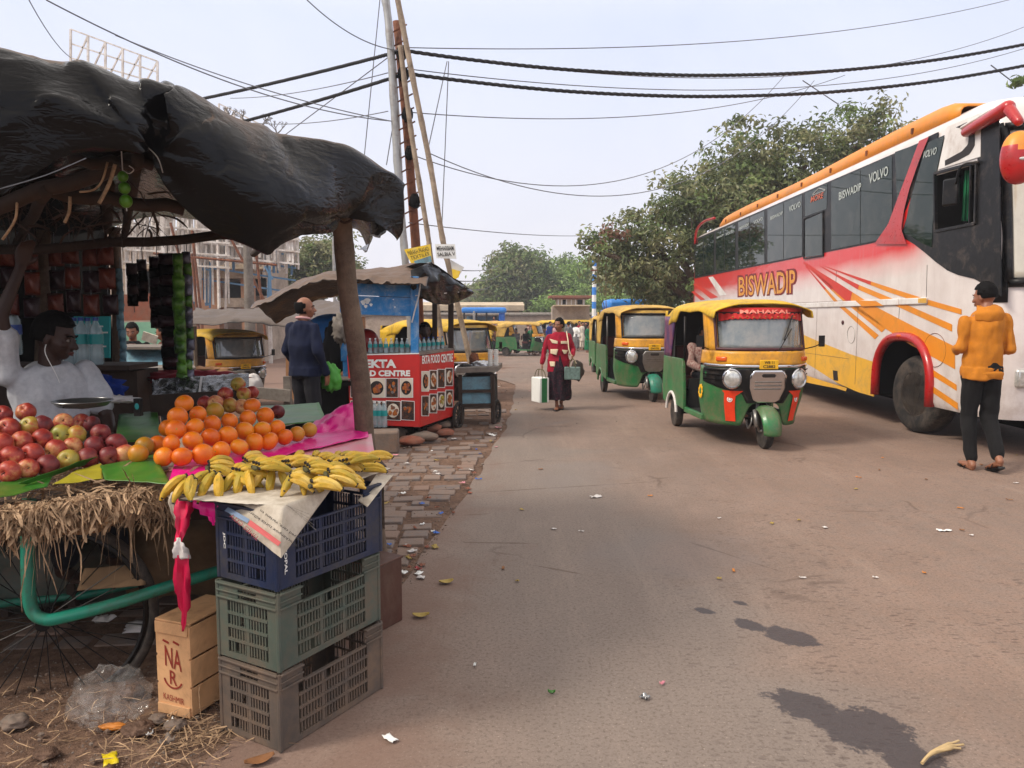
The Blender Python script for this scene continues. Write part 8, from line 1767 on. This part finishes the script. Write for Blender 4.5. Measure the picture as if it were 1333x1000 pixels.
for i, (x, y, rx, ry, Y, ms, lb) in enumerate(((725, 370, 32, 32, 78, ['leaf_light', 'leaf_mid'], 'light green tree right of the big round one'), (762, 368, 34, 34, 74, ['leaf_light', 'leaf_mid'], 'bright green tree behind the small hut'), (800, 365, 40, 36, 80, ['leaf_light', 'leaf_mid'], 'light green tree behind the striped pole'), (850, 372, 40, 36, 82, ['leaf_mid', 'leaf_light'], 'mid green tree behind the coach rear'), (735, 398, 36, 14, 68, ['leaf_light', 'leaf_mid'], 'low green bush mass along the wall top'), (790, 400, 36, 15, 66, ['leaf_light', 'leaf_mid'], 'low green bushes right of the hut'),
        (628, 388, 18, 18, 110, ['leaf_dusty', 'leaf_mid'], 'hazy far tree left of the big round one'), (600, 392, 22, 14, 120, ['leaf_dusty', 'leaf_mid'], 'hazy far tree above the minibus'))):
    tree('wayside_tree', lb, (at(x, 440, Y).x, Y, -.6), [bl(x, y, rx, ry, Y), bl(x - rx * .4, y + ry * .3, rx * .7, ry * .7, Y, -2), bl(x + rx * .45, y + ry * .2, rx * .6, ry * .7, Y, -1)], 150, 40, .42 * Y / 72, ms, .35, 30 + i, 1.15 * Y / 72)
tree('field_tree', 'olive green tree rising behind the grey shelter under the canopy', (at(400, 440, 42).x, 42, -1), [bl(395, 355, 45, 40, 42), bl(425, 330, 30, 30, 42), bl(360, 372, 28, 26, 42), bl(448, 360, 26, 36, 42)], 260, 40, .28, ['leaf_dusty', 'leaf_mid', 'leaf_dark'], .3, 13, .8)
t = thing('bare_tree', 'bare branched tree top poking above the black canopy', 'tree', (at(318, 440, 24).x, 24, -1)); b = MB(); r_ = random.Random(6)
def br(p, d, L, r, n):
    q = p + d * L; b.tube([p, p.lerp(q, .5) + V(r_.uniform(-.04, .04), 0, 0), q], [r, r * .85, r * .6], 5, caps=False)
    if n:
        for i in range(3): br(q, (d + V(r_.uniform(-.9, .9), r_.uniform(-.5, .5), r_.uniform(-.3, .5))).normalized(), L * .62, r * .6, n - 1)
T0 = at(318, 180, 24); b.tube([V(T0.x, 24, -1), T0], [.2, .09], 8)
for dx in (-.5, .1, .6, 1.1): br(T0 + V(dx * .8, 0, .1 - .3 * max(0, dx)), V(dx * .3, 0, 1).normalized(), .38, .035, 3)
b.build('branches', M('grey_wood'), t, world=True, smooth=60)
for i, (x, y, h) in enumerate(((-14, 12, 7), (-18, 2, 8), (-13, -8, 7), (-20, 22, 8))):
    tree('back_lot_tree', 'dark leafy tree standing far to the left of the stalls', (x, y, -.5), [((x, y, h * .62), (2.8, 2.8, h * .33)), ((x + 1.5, y + 1, h * .45), (2, 2, 1.8))], 90, 34, .4, ['leaf_dark', 'leaf_mid'], .25, 60 + i, .9, group='trees behind the stalls')
t = thing('utility_pole', 'rust brown steel utility pole rising from behind the food stall', 'pole', ground(at(556, 440, 13.2).x, 13.2))
b = MB(); b.tube([V(at(550, 440, 13.2).x, 13.2, -.3), at(541, 315, 13.2), at(530, 170, 13.2), at(516, 28, 13.2)], [.085, .08, .07, .062], 12); b.build('shaft', M('rusty'), t, world=True, smooth=180)
b = MB()
for i in range(15):
    y = 40 + i * 18; a_ = at(lerp_(516, 541, (y - 28) / 287), y, 13.1); b.tube([a_ + V(-.16, 0, -.07), a_ + V(.16, 0, .1)], .014, 5)
b.build('climbing_rung', M('rusty'), t, world=True)
for y in (70, 98, 150, 200, 262):
    b = MB(); a_ = at(lerp_(516, 541, (y - 28) / 287), y, 13.1); b.ell(a_ + V(.05, -.05, 0), (.1, .08, .12), None, 10, 6, lambda d: 1 + .3 * noise.noise(d * 4 + V(y, 0, 0))); b.build('wire_knot', M('black_matte'), t, world=True, smooth=0)
def bam(lab, pts, r, Y, m='old_bamboo'):
    P = [at(x, y, Y) for x, y in pts]; base = P[-1]; t = thing('leaning_pole', lab, 'pole', (base.x, base.y, 0), 0); P.append(base + (P[-1] - P[-2]).normalized() * ((base.z + .3) / abs((P[-1] - P[-2]).normalized().z)))
    Q = smoothpath(P, 10); b = MB(); b.tube(Q, [r * (1 + .14 * (i % 5 == 0)) for i in range(len(Q))], 10); b.build('shaft', M(m), t, world=True, smooth=180)
bam('pale grey metal pole leftmost of the leaning pole cluster', [(498, -20), (507, 45), (517, 210), (526, 320)], .06, 13.0, 'galvanised')
bam('thin bamboo pole leaning right, ending behind the yellow banner', [(521, 60), (535, 170), (556, 300), (562, 345)], .042, 12.9)
bam('bamboo pole leaning farthest right through the lettered board', [(512, -30), (537, 100), (560, 215), (576, 310), (590, 372)], .046, 12.8)
bam('narrow steel rod beside the pale grey metal pole', [(503, -20), (514, 90), (521, 210), (527, 320)], .03, 13.4, 'galvanised')
for (x, y0, y1, Y, lb) in ((434, 310, 430, 30, 'thin white lamp post far behind the navy sweater man'), (617, 405, 430, 45, 'thin post near the blue minibus')):
    t = thing('thin_pole', lb, 'pole', (at(x, y0, Y).x, Y, -1)); b = MB(); b.tube([at(x, y0, Y), V(at(x, y0, Y).x, Y, -1)], .06, 8); b.build('shaft', M('galvanised'), t, world=True)
def wire(lab, a, c, s, r, m='thin_wire', twist=False, nm='wire', grp='thin overhead wires'):
    A_, B_ = at(*a), at(*c); P = sag(A_, B_, s, 40); b = MB()
    if twist:
        n = 420; P = sag(A_, B_, s, n); q_ = P[-1] - P[-2]; P += [P[-1] + q_ * i + V(0, 0, .00006 * s * i * i) for i in range(1, 260)]
        for ph in (0, 2.1, 4.2):
            b.tube([p + V(0, math.cos(i * .55 + ph), math.sin(i * .55 + ph)) * r * .55 for i, p in enumerate(P)], r * .62, 5)
    else: b.tube(P, r, 5)
    tag(b.build(nm, M(m), smooth=180), lab, 'wire', grp)
T1, T2 = (528, 66, 13.0), (532, 96, 13.0)
wire('upper thick twisted black cable running right from the utility pole', T1, (1420, 38, 16), .62, .029, 'cable', True, 'cable', None)
wire('lower thick twisted black cable running right from the utility pole', T2, (1420, 66, 16), .60, .029, 'cable', True, 'cable', None)
wire('upper thick twisted black cable running left behind the canopy', (524, 66, 13.0), (180, 145, 16), .05, .028, 'cable', True, 'cable', None)
wire('lower thick twisted black cable running left behind the canopy', (528, 96, 13.0), (250, 175, 16), .04, .028, 'cable', True, 'cable', None)
tw = [((530, 62, 13), (1400, -25, 24), .6), ((530, 66, 13), (1400, 5, 26), 1.2), ((533, 90, 13), (1400, 40, 24), .9), ((530, 146, 13), (1100, 98, 22), .5), ((532, 200, 13), (1020, 100, 22), 1.5), ((560, 200, 13), (1060, 105, 22), 1.7),
      ((532, 290, 13), (800, 304, 30), .15), ((510, 158, 13), (150, 46, 12), .12), ((505, 145, 13), (330, 160, 20), .1), ((505, 95, 13), (300, 128, 20), .1), ((520, 66, 13), (380, -20, 12), .2), ((512, 158, 13), (60, 0, 9), .25),
      ((35, -5, 20), (92, 75, 28), .2), ((582, 80, 14), (556, 200, 13), 0), ((584, 80, 14), (575, 300, 14), 0), ((495, -5, 14), (474, 205, 14), 0), ((512, 160, 13.5), (503, 215, 13.5), 0), ((1045, 105, 20), (1090, 135, 22), 0), ((1290, 85, 18), (1316, 105, 19), 0), ((505, 75, 13), (372, 175, 16), 0), ((595, 375, 13), (640, 372, 40), .1), ((598, 352, 13), (650, 345, 40), .1), ((598, 366, 13), (650, 358, 40), .1)]
for i, (a, c, s) in enumerate(tw): wire('thin grey wire strung across the sky from the pole cluster', a, c, s, .009 if a[2] < 16 else .014)
r_ = random.Random(17)
def scrap(px, py, w, h, m, lab, name='paper_scrap', cat='litter', curl=.02, z=0, grp=None):
    p = gnd(px, py); an = r_.uniform(0, 3); b = MB()
    def f(u, v):
        x, y = (u - .5) * w, (v - .5) * h; k = 1 + .25 * noise.noise(V(px * .1 + math.cos(6.28 * u), v * 3, py)); x, y = x * math.cos(an) - y * math.sin(an), x * math.sin(an) + y * math.cos(an)
        return V(p.x + x * k, p.y + y * k, p.z + .006 + z + curl * abs(noise.noise(V(u * 2.4 + px, v * 2.4, py))) + curl * .5 * (u - .5) ** 2)
    b.grid(f, 7, 6); o = b.build(name, M(m), smooth=60, solid=.0012); tag(o, lab, cat, grp); return o
mat('dry_leaf', (158, 134, 66), .7, var=.2, vs=20); mat('dry_leaf_brown', (132, 88, 52), .8, var=.25, vs=20); mat('orange_peel', (196, 120, 40), .6, var=.2)
def dleaf(px, py, L, w, m, lab, grp=None):
    p = gnd(px, py); an = r_.uniform(-.4, .6); b = MB()
    def f(u, v):
        x = (u - .5) * L; ww = w * math.sin(PI * (.04 + .92 * u)) ** .7 * (v - .5); y = ww; return V(p.x + x * math.cos(an) - y * math.sin(an), p.y + x * math.sin(an) + y * math.cos(an), p.z + .006 + abs(v - .5) * .018 + .01 * (2 * u - 1) ** 2)
    b.grid(f, 12, 6); tag(b.build('fallen_leaf', M(m), smooth=180, solid=.001), lab, 'leaf', grp)
dleaf(548, 804, .085, .055, 'dry_leaf', 'large yellow dry leaf on the road right of the tin box'); dleaf(581, 760, .085, .06, 'dry_leaf', 'yellow dry leaf farther up the road edge'); dleaf(338, 994, .10, .05, 'dry_leaf_brown', 'brown dry leaf at the foot of the crate stack'); dleaf(718, 905, .03, .02, 'banana_leaf', 'tiny green leaf in the middle of the road')
scrap(508, 964, .06, .03, 'text_white', 'white paper scrap on the road near the bottom of the crates'); scrap(144, 991, .08, .045, 'yellow_packet', 'crushed yellow wrapper on the soil at the bottom left', 'wrapper'); scrap(641, 567, .17, .07, 'text_white', 'white paper lying at the road edge by the blue cart'); scrap(776, 648, .1, .04, 'white_litter', 'pale flattened carton piece in the road centre'); scrap(1229, 692, .1, .03, 'text_white', 'white scrap on the road below the hoodie man'); scrap(545, 748, .05, .035, 'text_white', 'white and red wrapper by the stone setts', 'wrapper'); scrap(544, 742, .05, .03, 'oil_red', 'red wrapper piece by the stone setts', 'wrapper')
scrap(839, 910, .03, .035, 'steel_pan', 'grey stain coloured foil bit on the road'); scrap(618, 868, .025, .01, 'text_white', 'short white paper sliver in the left lane'); scrap(862, 892, .03, .012, 'pink_paper', 'pink paper sliver in the road foreground')
scrap(225, 946, .035, .03, 'text_white', 'crumpled white scrap below the wooden box', curl=.04); scrap(194, 959, .03, .02, 'text_white', 'small white scrap left of the crates', curl=.04); scrap(216, 970, .045, .04, 'stone', 'grey green stone chip on the soil', curl=.05); scrap(137, 836, .08, .07, 'white_litter', 'torn carton scrap under the cart wheel', curl=.03, z=.1); scrap(200, 825, .25, .1, 'white_litter', 'long pale carton flap lying behind the wooden box', curl=.05, z=.02)
t = thing('banana_peel', 'dried banana peel with splayed pale strips at the bottom right of the road', 'peel', gnd(1222, 986)); b = MB(); i_ = pmat(t).inverted()
for k_, (dx, dy) in enumerate(((26, -18), (32, -13), (28, -8))): b.tube(smoothpath([gnd(1200, 998) + V(0, 0, .012), gnd(1212, 988) + V(0, 0, .02), gnd(1222 + dx * .5, 986 + dy * .5) + V(0, 0, .022), gnd(1222 + dx, 986 + dy) + V(0, 0, .01)], 4), [.006] * 4 + [.008] * 5 + [.004] * 4, 6)
b.build('strip', mat('peel', (196, 168, 120), .8, var=.2, dirt=(120, 90, 50)), t, world=True, smooth=60)
lump('orange_skin_piece', 'orange coloured peel on the soil below the plastic bag', 'peel', gnd(148, 950) + V(0, 0, .012), (.05, .016, .014), 'orange_peel', .3, 5, 1)
for i in range(28):
    px, py = r_.uniform(620, 1330), r_.uniform(590, 760)
    if r_.random() < .5: px, py = r_.uniform(1060, 1330), r_.uniform(590, 720)
    scrap(px, py, r_.uniform(.02, .05), r_.uniform(.012, .03), r_.choice(['orange_peel', 'dry_leaf', 'white_litter', 'dry_leaf_brown']), 'tiny fallen leaf or scrap scattered on the road surface', 'litter_bit', 'litter', .012, 0, 'tiny scraps scattered on the road')
for i in range(70):
    px, py = r_.uniform(500, 690), r_.uniform(480, 760); x_ = 640 - (py - 560) * .55
    if px > x_ + 25: px = x_ + r_.gauss(0, 14)
    scrap(px, py, r_.uniform(.02, .07), r_.uniform(.015, .045), r_.choice(['text_white', 'white_litter', 'pink_paper', 'brick', 'dry_leaf', 'blue_plastic', 'brick']), 'small paper or plastic scrap littering the stone setts', 'litter_bit', 'litter', .02, 0, 'scraps littering the road edge')
vs = MB()
for i in range(1700):
    if i % 3 == 0 and i % 9: px, py = r_.uniform(640, 1000), r_.uniform(480, 560)
    elif i % 3 == 1: px, py = r_.uniform(500, 690), r_.uniform(470, 760)
    else: px, py = r_.uniform(0, 300), r_.uniform(860, 1000)
    if i % 3 == 1 and px > 655 - (py - 560) * .59: px = 655 - (py - 560) * .59 - abs(r_.gauss(0, 18))
    p = gnd(px, py); s = r_.uniform(.002, .006) * (1 if r_.random() < .95 else 2.4) * (.5 + .16 * p.y) * (.4 if px > 660 else 1); vs.ell((p.x, p.y, p.z + s * .3), (s, s * r_.uniform(.6, 1.2), s * .6), rot3(0, 0, r_.uniform(0, 3)), 5, 3)
tag(vs.build('gravel', M('stone'), smooth=0), 'loose grit and pebbles on the soil and along the road edge', 'gravel', kind='stuff')
def s5(r_):
    px, py = (r_.uniform(-20, 300), r_.uniform(900, 1000)) if r_.random() < .6 else (r_.gauss(250, 40), r_.gauss(955, 14)); p = gnd(px, py); return p + V(0, 0, .012), V(r_.uniform(-1, 1), r_.uniform(-1, 1), r_.uniform(0, .1)), r_.uniform(.03, .14), r_.uniform(.001, .003), .0
b = straws('s', 420, s5, 0, 0, 77)
b.v = [V(v.x, v.y, max(v.z, .004)) for v in b.v]; tag(b.build('fallen_straw', M('straw'), smooth=0), 'fallen straw and husk fibres on the soil below the barrow', 'straw', kind='stuff')
for i, (px, py, s) in enumerate(((228, 948, .04), (180, 955, .055), (205, 940, .035), (170, 905, .05), (300, 895, .03), (60, 985, .04), (20, 945, .05))):
    p = gnd(px, py); lump('soil_lump', 'lump of brown soil or stone near the plastic bag', 'stone', p + V(0, 0, s * .3), (s, s * .8, s * .5), 'soil' if i % 2 else 'stone', .3, 4, i); D.objects[-1] if 0 else None
for o in D.objects:
    if o.name.startswith('soil_lump'): o['group'] = 'soil lumps under the barrow'
mh = D.materials.new('haze'); mh.use_nodes = True; nn = mh.node_tree; nn.nodes.clear(); oo = nn.nodes.new('ShaderNodeOutputMaterial'); pv = nn.nodes.new('ShaderNodeVolumePrincipled')
pv.inputs['Color'].default_value = (.92, .93, 1, 1); pv.inputs['Density'].default_value = HAZE; pv.inputs['Anisotropy'].default_value = .3; nn.links.new(pv.outputs[0], oo.inputs['Volume'])
b = MB(); b.box((0, 50, 11), (230, 190, 26.5)); o = b.build('haze', mh, smooth=0); tag(o, 'thin pale haze filling the air over the road', 'haze', kind='stuff')
if HAZE <= 0: D.objects.remove(o)
SUN_EL, SUN_AZ = R(44), R(-112)      # azimuth measured from +Y towards +X: sun stands left and a little behind the camera
sd_ = V(math.sin(SUN_AZ) * math.cos(SUN_EL), math.cos(SUN_AZ) * math.cos(SUN_EL), math.sin(SUN_EL))
su = D.lights.new('sun', 'SUN'); su.energy = 2.3; su.angle = R(13.0); su.color = (1, .92, .80); so = D.objects.new('sun', su); COL.objects.link(so); so.rotation_euler = sd_.to_track_quat('Z', 'Y').to_euler(); so.location = (-20, -10, 30)
D.scenes.remove(TS)
w = D.worlds.new('World'); SC.world = w; w.use_nodes = True; nt = NT(w.node_tree); w.node_tree.nodes.clear(); out = nt.n('ShaderNodeOutputWorld'); bg = nt.n('ShaderNodeBackground'); nt.l(bg.outputs[0], out.inputs[0])
sk = nt.n('ShaderNodeTexSky'); sk.sky_type = 'NISHITA'; sk.sun_disc = False; sk.sun_elevation = SUN_EL; sk.sun_rotation = SUN_AZ; sk.air_density = 1.6; sk.dust_density = 6; sk.ozone_density = 1.5; sk.altitude = 0
tc = nt.n('ShaderNodeTexCoord'); sx = nt.n('ShaderNodeSeparateXYZ'); nt.l(tc.outputs['Generated'], sx.inputs[0])
veil = nt.ramp(sx.outputs['Z'], [(0.0, (7.8, 7.5, 7.8, 1)), (.14, (6.7, 6.8, 7.6, 1)), (.34, (5.9, 6.3, 7.8, 1)), (.6, (9.6, 9.0, 8.5, 1)), (1, (10.4, 9.6, 8.8, 1))])
sn = nt.ramp(nt.noise(tc.outputs['Generated'], 2.6, 5, .6, .8), [(.35, (.94, .95, .97, 1)), (.65, (1.03, 1.02, 1.01, 1))]); veil = nt.mix(1.0, veil, sn, 'MULTIPLY')
mx = nt.mix(.86, sk.outputs[0], veil); nt.l(mx, bg.inputs[0]); bg.inputs[1].default_value = .122
cam = D.cameras.new('camera'); co_ = D.objects.new('camera', cam); COL.objects.link(co_); co_.location = (0, 0, CAMZ); co_.rotation_euler = (PI / 2 - PITCH, 0, 0)
cam.sensor_width = 36; cam.lens = 36 * F / 1333; cam.clip_end = 3000; cam.clip_start = .05; SC.camera = co_
SC.view_settings.view_transform = 'Standard'; SC.view_settings.look = 'None'; SC.view_settings.exposure = .33; SC.view_settings.gamma = 1
SC.cycles.volume_bounces = 0; SC.cycles.max_bounces = 6; SC.cycles.transparent_max_bounces = 12
